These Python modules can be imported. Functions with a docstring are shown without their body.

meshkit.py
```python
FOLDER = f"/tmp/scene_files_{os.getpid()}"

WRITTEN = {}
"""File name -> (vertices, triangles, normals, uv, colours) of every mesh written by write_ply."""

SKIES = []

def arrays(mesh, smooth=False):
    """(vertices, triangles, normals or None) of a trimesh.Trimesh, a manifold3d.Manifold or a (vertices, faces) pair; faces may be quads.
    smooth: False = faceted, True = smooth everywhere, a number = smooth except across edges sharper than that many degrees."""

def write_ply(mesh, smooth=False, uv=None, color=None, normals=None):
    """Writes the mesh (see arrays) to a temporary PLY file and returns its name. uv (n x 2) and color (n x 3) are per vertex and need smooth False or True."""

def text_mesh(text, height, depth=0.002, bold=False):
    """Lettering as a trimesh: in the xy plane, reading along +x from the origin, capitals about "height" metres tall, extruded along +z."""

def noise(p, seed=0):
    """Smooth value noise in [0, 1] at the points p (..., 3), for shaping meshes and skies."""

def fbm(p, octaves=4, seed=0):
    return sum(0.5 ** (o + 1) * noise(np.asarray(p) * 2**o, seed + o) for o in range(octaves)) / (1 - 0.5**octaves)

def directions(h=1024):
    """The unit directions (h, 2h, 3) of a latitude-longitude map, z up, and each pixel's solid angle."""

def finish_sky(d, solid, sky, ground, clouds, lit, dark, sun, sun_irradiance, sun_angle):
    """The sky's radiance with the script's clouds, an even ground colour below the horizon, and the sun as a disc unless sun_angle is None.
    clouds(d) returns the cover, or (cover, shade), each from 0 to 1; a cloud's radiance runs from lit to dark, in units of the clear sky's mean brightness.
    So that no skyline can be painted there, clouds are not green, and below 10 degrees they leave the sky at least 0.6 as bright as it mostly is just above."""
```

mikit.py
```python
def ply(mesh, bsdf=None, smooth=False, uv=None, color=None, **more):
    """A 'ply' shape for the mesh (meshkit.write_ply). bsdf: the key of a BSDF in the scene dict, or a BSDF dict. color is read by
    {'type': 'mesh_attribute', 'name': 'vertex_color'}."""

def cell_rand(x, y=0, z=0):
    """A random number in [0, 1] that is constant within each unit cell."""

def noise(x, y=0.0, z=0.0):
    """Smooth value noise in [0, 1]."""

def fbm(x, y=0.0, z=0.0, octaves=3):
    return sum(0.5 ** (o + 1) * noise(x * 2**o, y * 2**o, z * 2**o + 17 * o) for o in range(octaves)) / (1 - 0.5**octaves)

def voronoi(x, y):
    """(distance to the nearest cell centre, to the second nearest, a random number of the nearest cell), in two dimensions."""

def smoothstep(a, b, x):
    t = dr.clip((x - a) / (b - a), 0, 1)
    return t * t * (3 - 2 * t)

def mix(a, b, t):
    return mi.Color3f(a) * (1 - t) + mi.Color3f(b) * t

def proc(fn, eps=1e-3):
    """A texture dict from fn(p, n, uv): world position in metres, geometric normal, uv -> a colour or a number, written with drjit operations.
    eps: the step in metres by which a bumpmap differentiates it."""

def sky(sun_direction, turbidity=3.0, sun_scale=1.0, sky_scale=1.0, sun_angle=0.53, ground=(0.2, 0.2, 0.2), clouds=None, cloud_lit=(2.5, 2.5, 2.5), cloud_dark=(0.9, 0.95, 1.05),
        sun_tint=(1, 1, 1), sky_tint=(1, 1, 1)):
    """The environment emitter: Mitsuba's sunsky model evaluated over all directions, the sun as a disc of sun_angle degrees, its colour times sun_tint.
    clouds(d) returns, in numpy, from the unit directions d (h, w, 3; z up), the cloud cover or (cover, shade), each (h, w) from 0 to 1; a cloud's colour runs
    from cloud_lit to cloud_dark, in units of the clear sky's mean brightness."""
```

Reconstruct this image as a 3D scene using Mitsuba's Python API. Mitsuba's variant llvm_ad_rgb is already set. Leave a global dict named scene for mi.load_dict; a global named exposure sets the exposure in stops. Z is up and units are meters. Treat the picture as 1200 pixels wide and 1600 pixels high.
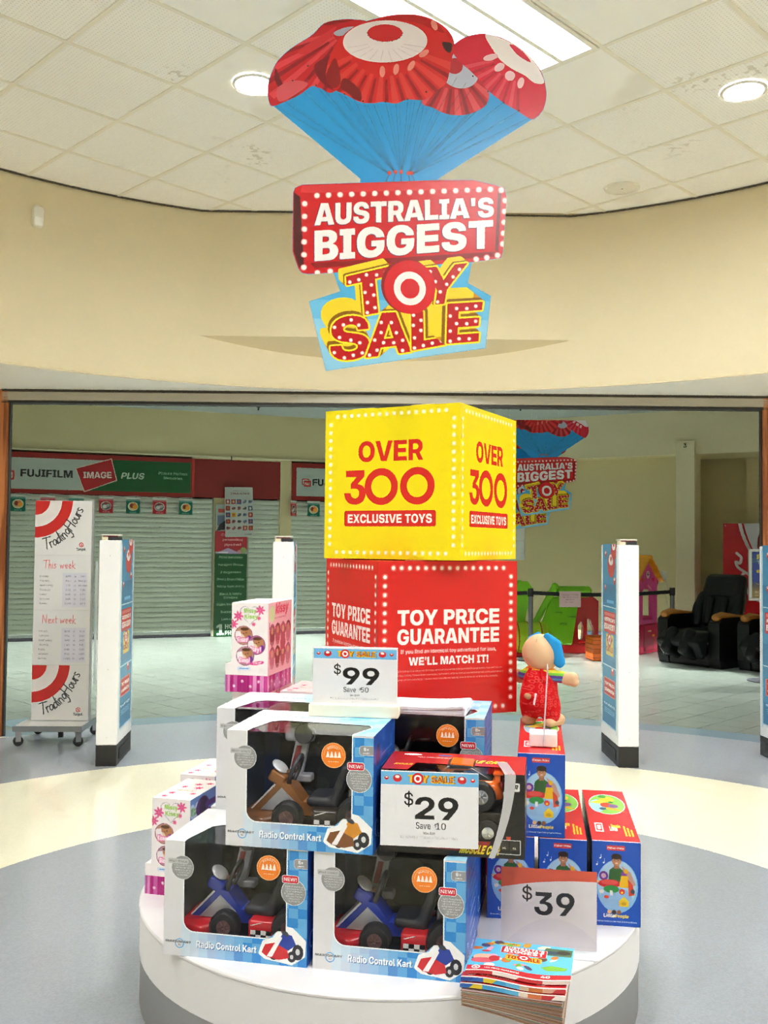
import math, glob, random
import numpy as np, trimesh, mitsuba as mi, drjit as dr, mikit, meshkit, manifold3d as m3
from shapely.geometry import Polygon, Point, LineString, MultiPolygon, box as sbox
from shapely.ops import unary_union, transform as stransform
import shapely
from shapely import affinity
T = mi.ScalarTransform4f
random.seed(7); np.random.seed(7)
scene, labels = {}, {}

# ---------------------------------------------------------------- camera, light level
FOCAL, PITCH, ROLL, EYE = 1485.0, math.radians(1.9), math.radians(0.54), 1.45   # pixels at 1200 wide
FWD = np.array([0, math.cos(PITCH), math.sin(PITCH)])
_r0 = np.array([1.0, 0, 0]); _u0 = np.cross(_r0, FWD)
CRIGHT = math.cos(ROLL) * _r0 + math.sin(ROLL) * _u0
CUP = -math.sin(ROLL) * _r0 + math.cos(ROLL) * _u0
scene['camera'] = {'type': 'perspective', 'fov': 2 * math.degrees(math.atan(600 / FOCAL)), 'fov_axis': 'x', 'near_clip': 0.02, 'far_clip': 100.0,
                   'to_world': T().look_at(origin=[0, 0, EYE], target=(np.array([0, 0, EYE]) + FWD).tolist(), up=CUP.tolist())}
exposure = 1.48
L_TROFFER, L_DOWN, L_MALL = 17.0, 60.0, 440.0
WARM, COOL = (0.97, 0.985, 1.0), (0.97, 1.0, 1.0)

# ---------------------------------------------------------------- helpers
def lin(c):
    if isinstance(c, str):
        c = [int(c[i:i + 2], 16) / 255 for i in (1, 3, 5)]
        return tuple(x / 12.92 if x <= 0.04045 else ((x + 0.055) / 1.055) ** 2.4 for x in c)
    return tuple(c)
def bsdf(key, color, rough=0.5, metal=0.0, spec=0.5, **more):
    col = color if isinstance(color, dict) else {'type': 'rgb', 'value': list(lin(color))}
    d = {'type': 'principled', 'base_color': col, 'roughness': rough, 'metallic': metal, 'specular': spec, **more}
    scene[key] = {'type': 'twosided', 'material': d}
    return key
def mat(color, rough=0.5, metal=0.0, spec=0.5):
    key = 'mat_%s_%d_%d_%d' % (color[1:], round(rough * 100), round(metal * 100), round(spec * 100))
    return key if key in scene else bsdf(key, color, rough, metal, spec)
VC = {'type': 'mesh_attribute', 'name': 'vertex_color'}
bsdf('print_gloss', VC, 0.28, spec=0.5)
bsdf('print_matte', VC, 0.6, spec=0.3)
bsdf('print_plastic', VC, 0.35)
bsdf('cloth', VC, 0.85, spec=0.2, sheen=0.4)
scene['clear_film'] = {'type': 'thindielectric', 'int_ior': 1.25}

def num(name):
    if name not in scene and name not in labels and not any(k.startswith(name + '__') for k in scene): return name
    i = 1
    while True:
        k = '%s_%03d' % (name, i)
        if k not in scene and k not in labels and not any(q.startswith(k + '__') for q in scene): return k
        i += 1
def P(mesh, m, smooth=False): return mikit.ply(mesh, m, smooth=smooth)
def PC(parts, m='print_gloss', smooth=False):
    V, F, Cc, n = [], [], [], 0
    for v, f, c in parts:
        V.append(v); F.append(f + n); Cc.append(np.broadcast_to(np.asarray(c, float), v.shape)); n += len(v)
    V, F, Cc = np.vstack(V), np.vstack(F), np.vstack(Cc)
    return mikit.ply(trimesh.Trimesh(V, F, process=False), m, smooth=smooth, color=Cc)
def solid(mesh, color):
    """faceted, with one vertex colour"""
    v = np.asarray(mesh.vertices)[np.asarray(mesh.faces)].reshape(-1, 3)
    return v, np.arange(len(v)).reshape(-1, 3), lin(color)
def thing(name, label, cat, parts, tw=None, group=None, kind=None):
    key = num(name)
    labels[key] = {'label': label, 'category': cat}
    if group: labels[key]['group'] = group
    if kind: labels[key]['kind'] = kind
    for pn, d in parts:
        k = key if pn == '' else num(key + '__' + pn)
        e = dict(d)
        if tw is not None: e['to_world'] = tw @ e['to_world'] if 'to_world' in e else tw
        scene[k] = e
    return key
def struct(key, d, parent=None, label=None):
    k = num(key) if parent is None else num(parent + '__' + key)
    scene[k] = d
    if parent is None:
        labels[k] = {'kind': 'structure'}
        if label: labels[k]['label'] = label
    return k
def TW(x, y, z=0.0, yaw=0.0): return T().translate([x, y, z]).rotate([0, 0, 1], yaw)

def hull(pts): return trimesh.convex.convex_hull(np.asarray(pts, float))
def bx(x0, x1, y0, y1, z0, z1, b=0.0):
    if b <= 0:
        return trimesh.creation.box(bounds=[[x0, y0, z0], [x1, y1, z1]])
    pts = []
    for x, sx in ((x0, 1), (x1, -1)):
        for y, sy in ((y0, 1), (y1, -1)):
            for z, sz in ((z0, 1), (z1, -1)):
                pts += [[x + sx * b, y + sy * b, z], [x + sx * b, y, z + sz * b], [x, y + sy * b, z + sz * b]]
    return hull(pts)
def cat(*ms): return trimesh.util.concatenate([m for m in ms])
def xf(m, M):
    m = m.copy(); m.apply_transform(np.array(M.matrix, float) if hasattr(M, 'matrix') else M); return m
def rot(m, axis, deg, point=(0, 0, 0)):
    m = m.copy(); m.apply_transform(trimesh.transformations.rotation_matrix(math.radians(deg), axis, point)); return m
def mv(m, x, y, z): m = m.copy(); m.apply_translation([x, y, z]); return m
def tube(pts, r, n=8, caps=True):
    p = np.asarray(pts, float); k = len(p)
    rr = np.broadcast_to(np.asarray(r, float), (k,))
    t = np.gradient(p, axis=0); t /= np.linalg.norm(t, axis=1, keepdims=True) + 1e-12
    a0 = np.cross(t[0], [0, 0, 1.0] if abs(t[0][2]) < 0.9 else [1.0, 0, 0]); a0 /= np.linalg.norm(a0)
    A = []
    for i in range(k):
        a0 = a0 - t[i] * (a0 @ t[i]); a0 /= np.linalg.norm(a0); A.append(a0)
    A = np.array(A); B = np.cross(t, A); ang = np.arange(n) * 2 * np.pi / n
    V = (p[:, None] + rr[:, None, None] * (np.cos(ang)[None, :, None] * A[:, None] + np.sin(ang)[None, :, None] * B[:, None])).reshape(-1, 3)
    F = []
    for i in range(k - 1):
        for j in range(n):
            q = [i * n + j, i * n + (j + 1) % n, (i + 1) * n + (j + 1) % n, (i + 1) * n + j]
            F += [[q[0], q[1], q[2]], [q[0], q[2], q[3]]]
    if caps:
        V = np.vstack([V, p[:1], p[-1:]])
        for j in range(n):
            F.append([k * n, (j + 1) % n, j]); F.append([k * n + 1, (k - 1) * n + j, (k - 1) * n + (j + 1) % n])
    return trimesh.Trimesh(V, np.array(F), process=False)
def cyl(p0, p1, r, n=20): return tube([p0, p1], r, n)
def lathe(prof, n=48):
    """profile of (radius, z) from bottom to top, about z"""
    prof = np.asarray(prof, float); ang = np.arange(n) * 2 * np.pi / n
    V = np.stack([prof[:, None, 0] * np.cos(ang), prof[:, None, 0] * np.sin(ang), np.repeat(prof[:, 1:2], n, 1)], -1).reshape(-1, 3)
    F = []
    for i in range(len(prof) - 1):
        for j in range(n):
            a, b, c, d = i * n + j, i * n + (j + 1) % n, (i + 1) * n + (j + 1) % n, (i + 1) * n + j
            F += [[a, b, c], [a, c, d]]
    return trimesh.Trimesh(V, np.array(F), process=False)
def polys(g):
    if g.is_empty: return []
    if g.geom_type == 'Polygon': return [g]
    return [p for p in getattr(g, 'geoms', []) for p in polys(p)] if hasattr(g, 'geoms') else []
def extr(g, depth):
    return cat(*[trimesh.creation.extrude_polygon(p, depth, engine='earcut') for p in polys(g)])
def extr_y(g, y0, y1):
    """polygon in (x, z), extruded along y"""
    m = extr(g, y1 - y0); v = np.array(m.vertices)
    m = trimesh.Trimesh(np.stack([v[:, 0], y1 - v[:, 2], v[:, 1]], 1), m.faces, process=False)
    return m
def extr_x(g, x0, x1):
    """polygon in (y, z), extruded along x"""
    m = extr(g, x1 - x0); v = np.array(m.vertices)
    return trimesh.Trimesh(np.stack([x0 + v[:, 2], v[:, 0], v[:, 1]], 1), m.faces, process=False)
def blob(balls, links=None, res=None, taubin=8):
    """hulls of spheres joined into one smooth body. balls: list of (x,y,z,r); links: index tuples hulled together"""
    sph = lambda b: m3.Manifold.sphere(b[3], 24).translate([float(b[0]), float(b[1]), float(b[2])])
    S = [sph(b) for b in balls]
    parts = [m3.Manifold.batch_hull([S[i] for i in l]) for l in (links or [(i,) for i in range(len(S))])]
    m = m3.Manifold.batch_boolean(parts, m3.OpType.Add)
    if res: m = m.refine_to_length(res)
    q = m.to_mesh(); t = trimesh.Trimesh(np.array(q.vert_properties[:, :3], float), np.array(q.tri_verts), process=True)
    if taubin: trimesh.smoothing.filter_taubin(t, iterations=taubin)
    return t
def rbox(x0, x1, y0, y1, z0, z1, r):
    """rounded box"""
    S = [m3.Manifold.sphere(r, 16).translate([float(x), float(y), float(z)]) for x in (x0 + r, x1 - r) for y in (y0 + r, y1 - r) for z in (z0 + r, z1 - r)]
    q = m3.Manifold.batch_hull(S).to_mesh()
    return trimesh.Trimesh(np.array(q.vert_properties[:, :3], float), np.array(q.tri_verts), process=True)
def ellip(cx, cy, cz, rx, ry, rz, sub=3):
    m = trimesh.creation.icosphere(subdivisions=sub); m.apply_scale([rx, ry, rz]); m.apply_translation([cx, cy, cz]); return m

# lettering: outlines of glyphs as polygons
_FONT = (glob.glob('/opt/blender-*/*/datafiles/fonts/Inter.woff2') or [None])[0]
_tcache = {}
def glyphs(s, weight=800, px=80):
    k = (s, weight, px)
    if k in _tcache: return _tcache[k]
    try:
        from PIL import Image, ImageDraw, ImageFont
        f = ImageFont.truetype(_FONT, px)
        f.set_variation_by_axes([32 if px > 60 else 14, weight])
        x0, y0, x1, y1 = f.getbbox(s, anchor='ls')
        im = Image.new('L', (x1 - x0 + 8, y1 - y0 + 8)); ImageDraw.Draw(im).text((4 - x0, 4 - y0), s, 255, f, anchor='ls')
        on = np.pad(np.asarray(im) > 127, ((0, 0), (1, 1))).astype(np.int8)
        r, a = np.nonzero(np.diff(on, axis=1) == 1); b = np.nonzero(np.diff(on, axis=1) == -1)[1]
        from shapely import box as vbox, union_all
        g = union_all(vbox(a, -r - 1, b, -r)).buffer(0.9).buffer(-1.5).buffer(0.6).simplify(0.45)
        cap = -f.getbbox('H', anchor='ls')[1]
        g = affinity.affine_transform(g, [1 / cap, 0, 0, 1 / cap, 0, (4 - y0) / cap])
    except Exception:
        m = meshkit.text_mesh(s, 1.0, bold=weight > 600); t = np.array(m.vertices)[m.faces]
        t = t[(t[:, :, 2] > 1e-4).all(1)]; g = unary_union([Polygon(q[:, :2]).buffer(1e-4) for q in t])
    _tcache[k] = g
    return g
def text(s, x=0, y=0, h=1.0, align='c', weight=800, width=None, px=64, slant=0.0, angle=0.0):
    g = glyphs(s, weight, px)
    if g.is_empty: return g
    x0, _, x1, _ = g.bounds
    k = h if width is None else width / (x1 - x0)
    off = {'l': -x0, 'c': -(x0 + x1) / 2, 'r': -x1}[align]
    g = affinity.affine_transform(g, [k, h * slant, 0, h, off * k, 0])
    if angle: g = affinity.rotate(g, angle, origin=(0, 0))
    return affinity.translate(g, x, y)
def quad(g, TL, TR, BR, BL, bounds=None):
    x0, y0, x1, y1 = bounds or g.bounds
    TL, TR, BR, BL = map(np.asarray, (TL, TR, BR, BL))
    def f(x, y, z=None):
        u = ((np.asarray(x) - x0) / (x1 - x0))[..., None]; v = ((np.asarray(y) - y0) / (y1 - y0))[..., None]
        q = (BL * (1 - u) + BR * u) * (1 - v) + (TL * (1 - u) + TR * u) * v
        return q[..., 0], q[..., 1]
    return stransform(f, g).buffer(0)
def R(x0, y0, x1, y1, r=0.0):
    return sbox(x0, y0, x1, y1) if r <= 0 else sbox(x0 + r, y0 + r, x1 - r, y1 - r).buffer(r, quad_segs=6)
def C(x, y, r, q=10): return Point(x, y).buffer(r, quad_segs=q)
def E(x, y, rx, ry, ang=0.0, q=10):
    g = affinity.scale(Point(0, 0).buffer(1, quad_segs=q), rx, ry)
    return affinity.translate(affinity.rotate(g, ang, origin=(0, 0)), x, y)
def LN(pts, w, cap=1): return LineString(pts).buffer(w / 2, cap_style=cap, quad_segs=4)

class Art:
    """flat print: coloured polygons in painting order, turned into one flat mesh without overlaps"""
    def __init__(s, base, color): s.layers = [(base, color)]; s.base = base
    def add(s, g, color, clip=True):
        if not g.is_empty: s.layers.append((g, color))
        return s
    def dots(s, pts, r, color, q=3):
        return s.add(unary_union([C(x, y, r, q) for x, y in pts]), color)
    def merge(s, other, f):
        for g, c in other.layers: s.layers.append((f(g), c))
        return s
    def flat(s, clip=None):
        clip = clip if clip is not None else s.base
        out, cover = [], None
        for g, c in reversed(s.layers):
            g = shapely.intersection(g if g.is_valid else g.buffer(0), clip, grid_size=2e-6)
            v = g if cover is None else shapely.difference(g, cover, grid_size=2e-6)
            if not v.is_empty: out.append((v, c))
            cover = g if cover is None else shapely.union(g, cover, grid_size=2e-6)
        return out
    def place(s, o, U, V, clip=None, sc=1.0):
        """(vertices, faces, colours): plane through o with unit axes U, V"""
        if not hasattr(s, '_t') or clip is not None:
            VV, FF, CC, n = [], [], [], 0
            for g, c in s.flat(clip):
                for p in polys(g):
                    if p.area < 1e-9: continue
                    v, f = trimesh.creation.triangulate_polygon(p, engine='earcut')
                    if not len(f): continue
                    a = v[f]; area = np.cross(a[:, 1] - a[:, 0], a[:, 2] - a[:, 0]); f = f.copy(); f[area < 0] = f[area < 0][:, ::-1]
                    VV.append(v); FF.append(f + n); n += len(v)
                    CC.append(np.array([lin(c(x, y)) for x, y in v]) if callable(c) else np.tile(lin(c), (len(v), 1)))
            # the plain sheet a hair behind the print, so that no seam between two colours is open
            for p in polys(s.base if clip is None else s.base.intersection(clip)):
                v, f = trimesh.creation.triangulate_polygon(p, engine='earcut')
                a = v[f]; area = np.cross(a[:, 1] - a[:, 0], a[:, 2] - a[:, 0]); f = f.copy(); f[area < 0] = f[area < 0][:, ::-1]
                c0 = s.layers[0][1]; VV.append(np.column_stack([v, np.full(len(v), -0.00035)])); FF.append(f + n); n += len(v); CC.append(np.tile(lin(c0), (len(v), 1)))
            VV = [q if q.shape[1] == 3 else np.column_stack([q, np.zeros(len(q))]) for q in VV]
            t = (np.vstack(VV), np.vstack(FF), np.vstack(CC))
            if clip is None: s._t = t
        else: t = s._t
        v = np.asarray(o, float) + sc * (t[0][:, :1] * np.asarray(U, float) + t[0][:, 1:2] * np.asarray(V, float)) + t[0][:, 2:] * np.cross(U, V)
        return v, t[1], t[2]

# ---------------------------------------------------------------- the setting
RC, RF = np.array([0.06, 3.29]), 3.72          # rotunda: centre and radius
CEIL, RIM, MALL_CEIL, OPEN_Y = 3.82, 2.575, 3.45, 7.06
fbm, noise, sm = mikit.fbm, mikit.noise, mikit.smoothstep
def speckle(base, amp=0.10, scale=160.0):
    b = lin(base)
    def fn(p, n, uv):
        s = noise(p.x * scale, p.y * scale, 3.0) * 0.6 + noise(p.x * scale * 2.3, p.y * scale * 2.3, 9.0) * 0.4
        w = fbm(p.x * 1.3, p.y * 1.3, 0.5)
        return mi.Color3f(*b) * (1.0 + amp * 2 * (s - 0.5) + 0.08 * (w - 0.5))
    return mikit.proc(fn)
bsdf('vinyl_grey', speckle('#90959b'), 0.16, spec=0.5)
bsdf('vinyl_cream', speckle('#e0dcc4', 0.05), 0.14, spec=0.5)
bsdf('vinyl_dark', speckle('#6f828a', 0.07), 0.14, spec=0.5)
def annulus(r0, r1, z=0.0, n=160):
    a = np.linspace(0, 2 * np.pi, n, endpoint=False)
    if r0 <= 0:
        v = np.vstack([[[RC[0], RC[1], z]], np.stack([RC[0] + r1 * np.cos(a), RC[1] + r1 * np.sin(a), a * 0 + z], 1)])
        f = np.stack([np.zeros(n, int), 1 + np.arange(n), 1 + (np.arange(n) + 1) % n], 1)
        return trimesh.Trimesh(v, f, process=False)
    v = np.vstack([np.stack([RC[0] + r * np.cos(a), RC[1] + r * np.sin(a), a * 0 + z], 1) for r in (r0, r1)])
    i = np.arange(n); j = (i + 1) % n
    return trimesh.Trimesh(v, np.vstack([np.stack([i, n + i, n + j], 1), np.stack([i, n + j, j], 1)]), process=False)
def slab_with_hole(x0, x1, y0, y1, hole, z, flip=False):
    v, f = trimesh.creation.triangulate_polygon(sbox(x0, y0, x1, y1).difference(hole), engine='earcut')
    v3 = np.column_stack([v, np.full(len(v), z)]); a = v3[f]
    up = np.cross(a[:, 1] - a[:, 0], a[:, 2] - a[:, 0])[:, 2] > 0
    f = f.copy(); f[up == flip] = f[up == flip][:, ::-1]
    return trimesh.Trimesh(v3, f, process=False)
circ = lambda r, q=40: Point(*RC).buffer(r, quad_segs=q)
half = sbox(-8, 7.06, 8, 20)
def flat_region(g, z):
    ms = []
    for p in polys(g):
        v, f = trimesh.creation.triangulate_polygon(p, engine='earcut'); v3 = np.column_stack([v, np.full(len(v), z)])
        a = v3[f]; up = np.cross(a[:, 1] - a[:, 0], a[:, 2] - a[:, 0])[:, 2] > 0; f = f.copy(); f[~up] = f[~up][:, ::-1]
        ms.append(trimesh.Trimesh(v3, f, process=False))
    return cat(*ms)
flat_region_early = lambda g: flat_region(g, 0.0)
# mall side floor: one slab with faint joints beyond the laid tiles
def mall_tiles(p, n, uv):
    u = (p.x + p.y) * 0.70711 / 0.283; v = (p.x - p.y) * 0.70711 / 0.283
    u0 = (2.713 + 8.226) * 0.70711 / 0.283; v0 = (2.713 - 8.226) * 0.70711 / 0.283
    u, v = u - u0, v - v0
    du = dr.abs(u - dr.round(u)); dv = dr.abs(v - dr.round(v))
    j = dr.minimum(du, dv) * 0.283
    t = mikit.cell_rand(dr.floor(u), dr.floor(v))
    c = mi.Color3f(*lin('#747c72')) * (0.94 + 0.10 * t + 0.07 * (fbm(p.x * 5, p.y * 5) - 0.5))
    return mikit.mix(lin('#5f6b62'), c, sm(0.002, 0.006, j))
bsdf('mall_floor', mikit.proc(mall_tiles), 0.2, spec=0.5)
def tile_face(p, n, uv):
    return mi.Color3f(*lin('#747c72')) * (0.96 + 0.08 * noise(p.x * 3.1, p.y * 3.1, 1.0) + 0.08 * (fbm(p.x * 9, p.y * 9, 2.0) - 0.5))
bsdf('mall_tile', mikit.proc(tile_face), 0.18, spec=0.5)
bsdf('mall_tile_dark', speckle('#6f8890', 0.06), 0.18, spec=0.5)
struct('floor', P(slab_with_hole(-6.5, 6.5, -9, 7.06, circ(4.70), -0.0), 'vinyl_cream'))
struct('grey_band', P(flat_region_early(circ(4.70).difference(circ(3.352)).intersection(sbox(-8, -9, 8, 7.06))), 'vinyl_grey'), 'floor')
# outer grey band inside and outside the opening is the same grey vinyl
struct('inner_disc', P(annulus(0, 1.985), 'vinyl_grey'), 'floor')
struct('cream_ring', P(annulus(1.985, 3.352), 'vinyl_cream'), 'floor')
struct('grey_apron', P(flat_region(circ(4.70).intersection(half), 0.0), 'vinyl_grey'), 'floor')
struct('dark_border', P(flat_region(circ(4.975).difference(circ(4.70)).intersection(half), 0.0), 'vinyl_dark'), 'floor')
struct('mall_slab', P(flat_region(sbox(-8, 7.06, 8, 18).difference(circ(4.975)), -0.003), 'mall_floor'), 'floor')
# laid tiles, nearest ones of the mall floor
S, h = 0.283, 0.283 / 2 - 0.0028
cands = []
for i in range(-40, 40):
    for j in range(-40, 40):
        cx = 2.713 + (i + j + 1) * S / math.sqrt(2); cy = 8.226 + (i - j) * S / math.sqrt(2)
        if cy < 7.2 or abs(cx) > 0.43 * cy + 0.2: continue
        if math.hypot(cx - RC[0], cy - RC[1]) < 4.975 - 0.2: continue
        cands.append((cy, cx, i, j))
cands.sort(); cands = cands[:300]
tile_ply, dark = {}, {(0, -2), (2, 0), (-1, -1), (1, -3)}
border = circ(4.975)
for cy, cx, i, j in cands:
    q = affinity.translate(affinity.rotate(sbox(-h, -h, h, h), 45, origin=(0, 0)), cx, cy).difference(border)
    if q.area < 0.002: continue
    m = cat(*[xf(trimesh.creation.extrude_polygon(p, 0.0022, engine='earcut'), T().translate([0, 0, -0.002])) for p in polys(q)])
    key = num('floor__tile'); scene[key] = P(m, 'mall_tile_dark' if abs(cx - 3.12) < 0.1 and abs(cy - 7.85) < 0.12 or (abs(cx + 2.86) < 0.2 and abs(cy - 7.55) < 0.25) else 'mall_tile')

# --- rotunda ceiling: lattice of tiles on the diagonal
def ceil_tile(p, n, uv):
    u = (p.x + p.y) * 0.70711; v = (p.x - p.y) * 0.70711
    q = 0.0185
    a, b = u / q, v / q
    d = dr.sqrt(dr.square(a - dr.round(a)) + dr.square(b - dr.round(b)))
    hole = 1 - sm(0.16, 0.24, d)
    st = sm(0.66, 0.78, fbm(p.x * 2.1 + 3.7, p.y * 2.1, 4.0)) * sm(0.62, 0.8, noise(p.x * 45, p.y * 45, 2.0))
    c = mi.Color3f(*lin('#f1efe9')) * (0.97 + 0.06 * noise(p.x * 1.7, p.y * 1.7, 8.0))
    c = mikit.mix(c, lin('#9d9789'), 0.34 * hole)
    return mikit.mix(c, lin('#b0a48c'), 0.45 * st)
bsdf('ceiling_tile', mikit.proc(ceil_tile), 0.8, spec=0.2)
def plain_tile(p, n, uv):
    st = sm(0.55, 0.8, fbm(p.x * 3.1, p.y * 3.1, 6.0))
    return mikit.mix(lin('#f1efe9'), lin('#c9c2ae'), 0.3 * st)
bsdf('ceiling_tile_plain', mikit.proc(plain_tile), 0.8, spec=0.2)
bsdf('ceiling_bar', '#e6e1d2', 0.6, spec=0.3)
CO, CH = np.array([-1.528, 4.453]), 0.6 / math.sqrt(2)
def node(i, j): return CO + CH * np.array([i + j, i - j])
struct('ceiling', P(slab_with_hole(-6.5, 6.5, -9, 7.2, Polygon([(9, 30), (9.1, 30), (9, 30.1)]), CEIL + 0.035, flip=True), 'ceiling_bar'))
cap = circ(RF - 0.012).union(sbox(-4, -2, 4, 3.29)).difference(sbox(-5, 6.735, 5, 9))
troffer_cells, plain_cells = {(1, 2), (2, 2)}, {(2, 1), (3, 2), (2, 3), (1, 0), (0, 1), (6, 1)}
lamp_holes = {'a': (-0.69, 4.847), 'b': (1.85, 4.866)}
for i in range(-9, 9):
    for j in range(-9, 9):
        if (i, j) in troffer_cells: continue
        c = node(i + 0.5, j + 0.5)
        if not (2.3 < c[1] < 7.4 and abs(c[0]) < 0.42 * c[1] + 0.75): continue
        g = Polygon([node(i + .014, j + .014), node(i + 1 - .014, j + .014), node(i + 1 - .014, j + 1 - .014), node(i + .014, j + 1 - .014)]).intersection(cap)
        for hx in lamp_holes.values(): g = g.difference(Point(*hx).buffer(0.108))
        if g.area < 0.004: continue
        key = num('ceiling__tile')
        scene[key] = P(cat(*[mv(trimesh.creation.extrude_polygon(p, 0.014, engine='earcut'), 0, 0, CEIL + 0.006) for p in polys(g)]), 'ceiling_tile_plain' if (i, j) in plain_cells else 'ceiling_tile')
for i in range(-8, 9):
    for swap in (0, 1):
        a, b = (node(i, -9), node(i, 9)) if swap else (node(-9, i), node(9, i))
        g = LineString([a, b]).buffer(0.012, cap_style=2).intersection(cap.intersection(sbox(-4, 2.2, 4, 7.2)))
        g = g.difference(Polygon([node(1.01, 2.01), node(2.99, 2.01), node(2.99, 2.99), node(1.01, 2.99)]))
        for p in polys(g):
            if p.area > 0.004: struct('grid_bar', P(mv(trimesh.creation.extrude_polygon(p, 0.012, engine='earcut'), 0, 0, CEIL + 0.001), 'ceiling_bar'), 'ceiling')

# --- curved bulkhead over the shop front
def wallpaint(base, amp=0.04):
    b = lin(base)
    return mikit.proc(lambda p, n, uv: mi.Color3f(*b) * (1 - amp / 2 + amp * fbm(p.x * 1.5 + p.y, p.z * 1.8 + p.y * 0.7, 2.0) + 0.02 * (noise(p.x * 60, p.z * 60, p.y * 60) - 0.5)))
bsdf('wall_cream', wallpaint('#dccfae'), 0.6, spec=0.3)
bsdf('wall_white', wallpaint('#e9e6dc'), 0.6, spec=0.3)
bsdf('wall_mall', wallpaint('#cfc49a'), 0.65, spec=0.3)
bsdf('wall_pale', wallpaint('#e0d6b4'), 0.65, spec=0.3)
xl, xr = -1.328, 1.338; zl = 2.922
def arc_pt(a): return RC + RF * np.array([math.sin(a), math.cos(a)])
aL, aR = math.asin((xl - RC[0]) / RF), math.asin((xr - RC[0]) / RF)
angs = np.concatenate([np.linspace(-1.5, aL, 28), np.linspace(aL, aR, 25)[1:], np.linspace(aR, 1.5, 28)[1:]])
pL, pR = arc_pt(aL), arc_pt(aR)
V, F = [], []
for a in angs:                     # lower drum up to the sloping ledge
    p = arc_pt(a); t = (p[0] - pL[0]) / (pR[0] - pL[0])
    if aL - 1e-9 <= a <= aR + 1e-9:
        chord = pL + (pR - pL) * np.clip(t, 0, 1); top = zl - 0.128 * max(0, (p[1] - chord[1])) / 0.262
    else: chord, top = p, zl
    q = chord if aL - 1e-9 <= a <= aR + 1e-9 else p
    V += [[p[0], p[1], RIM], [p[0], p[1], top], [q[0], q[1], zl], [q[0], q[1], CEIL + 0.03], [p[0], p[1], RIM]]
for k in range(len(angs) - 1):
    for r in range(3):
        a, b, c, d = k * 5 + r, k * 5 + r + 1, (k + 1) * 5 + r + 1, (k + 1) * 5 + r
        F += [[a, b, c], [a, c, d]]
struct('wall_back', P(trimesh.Trimesh(np.array(V), np.array(F), process=True), 'wall_cream', 33))
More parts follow.
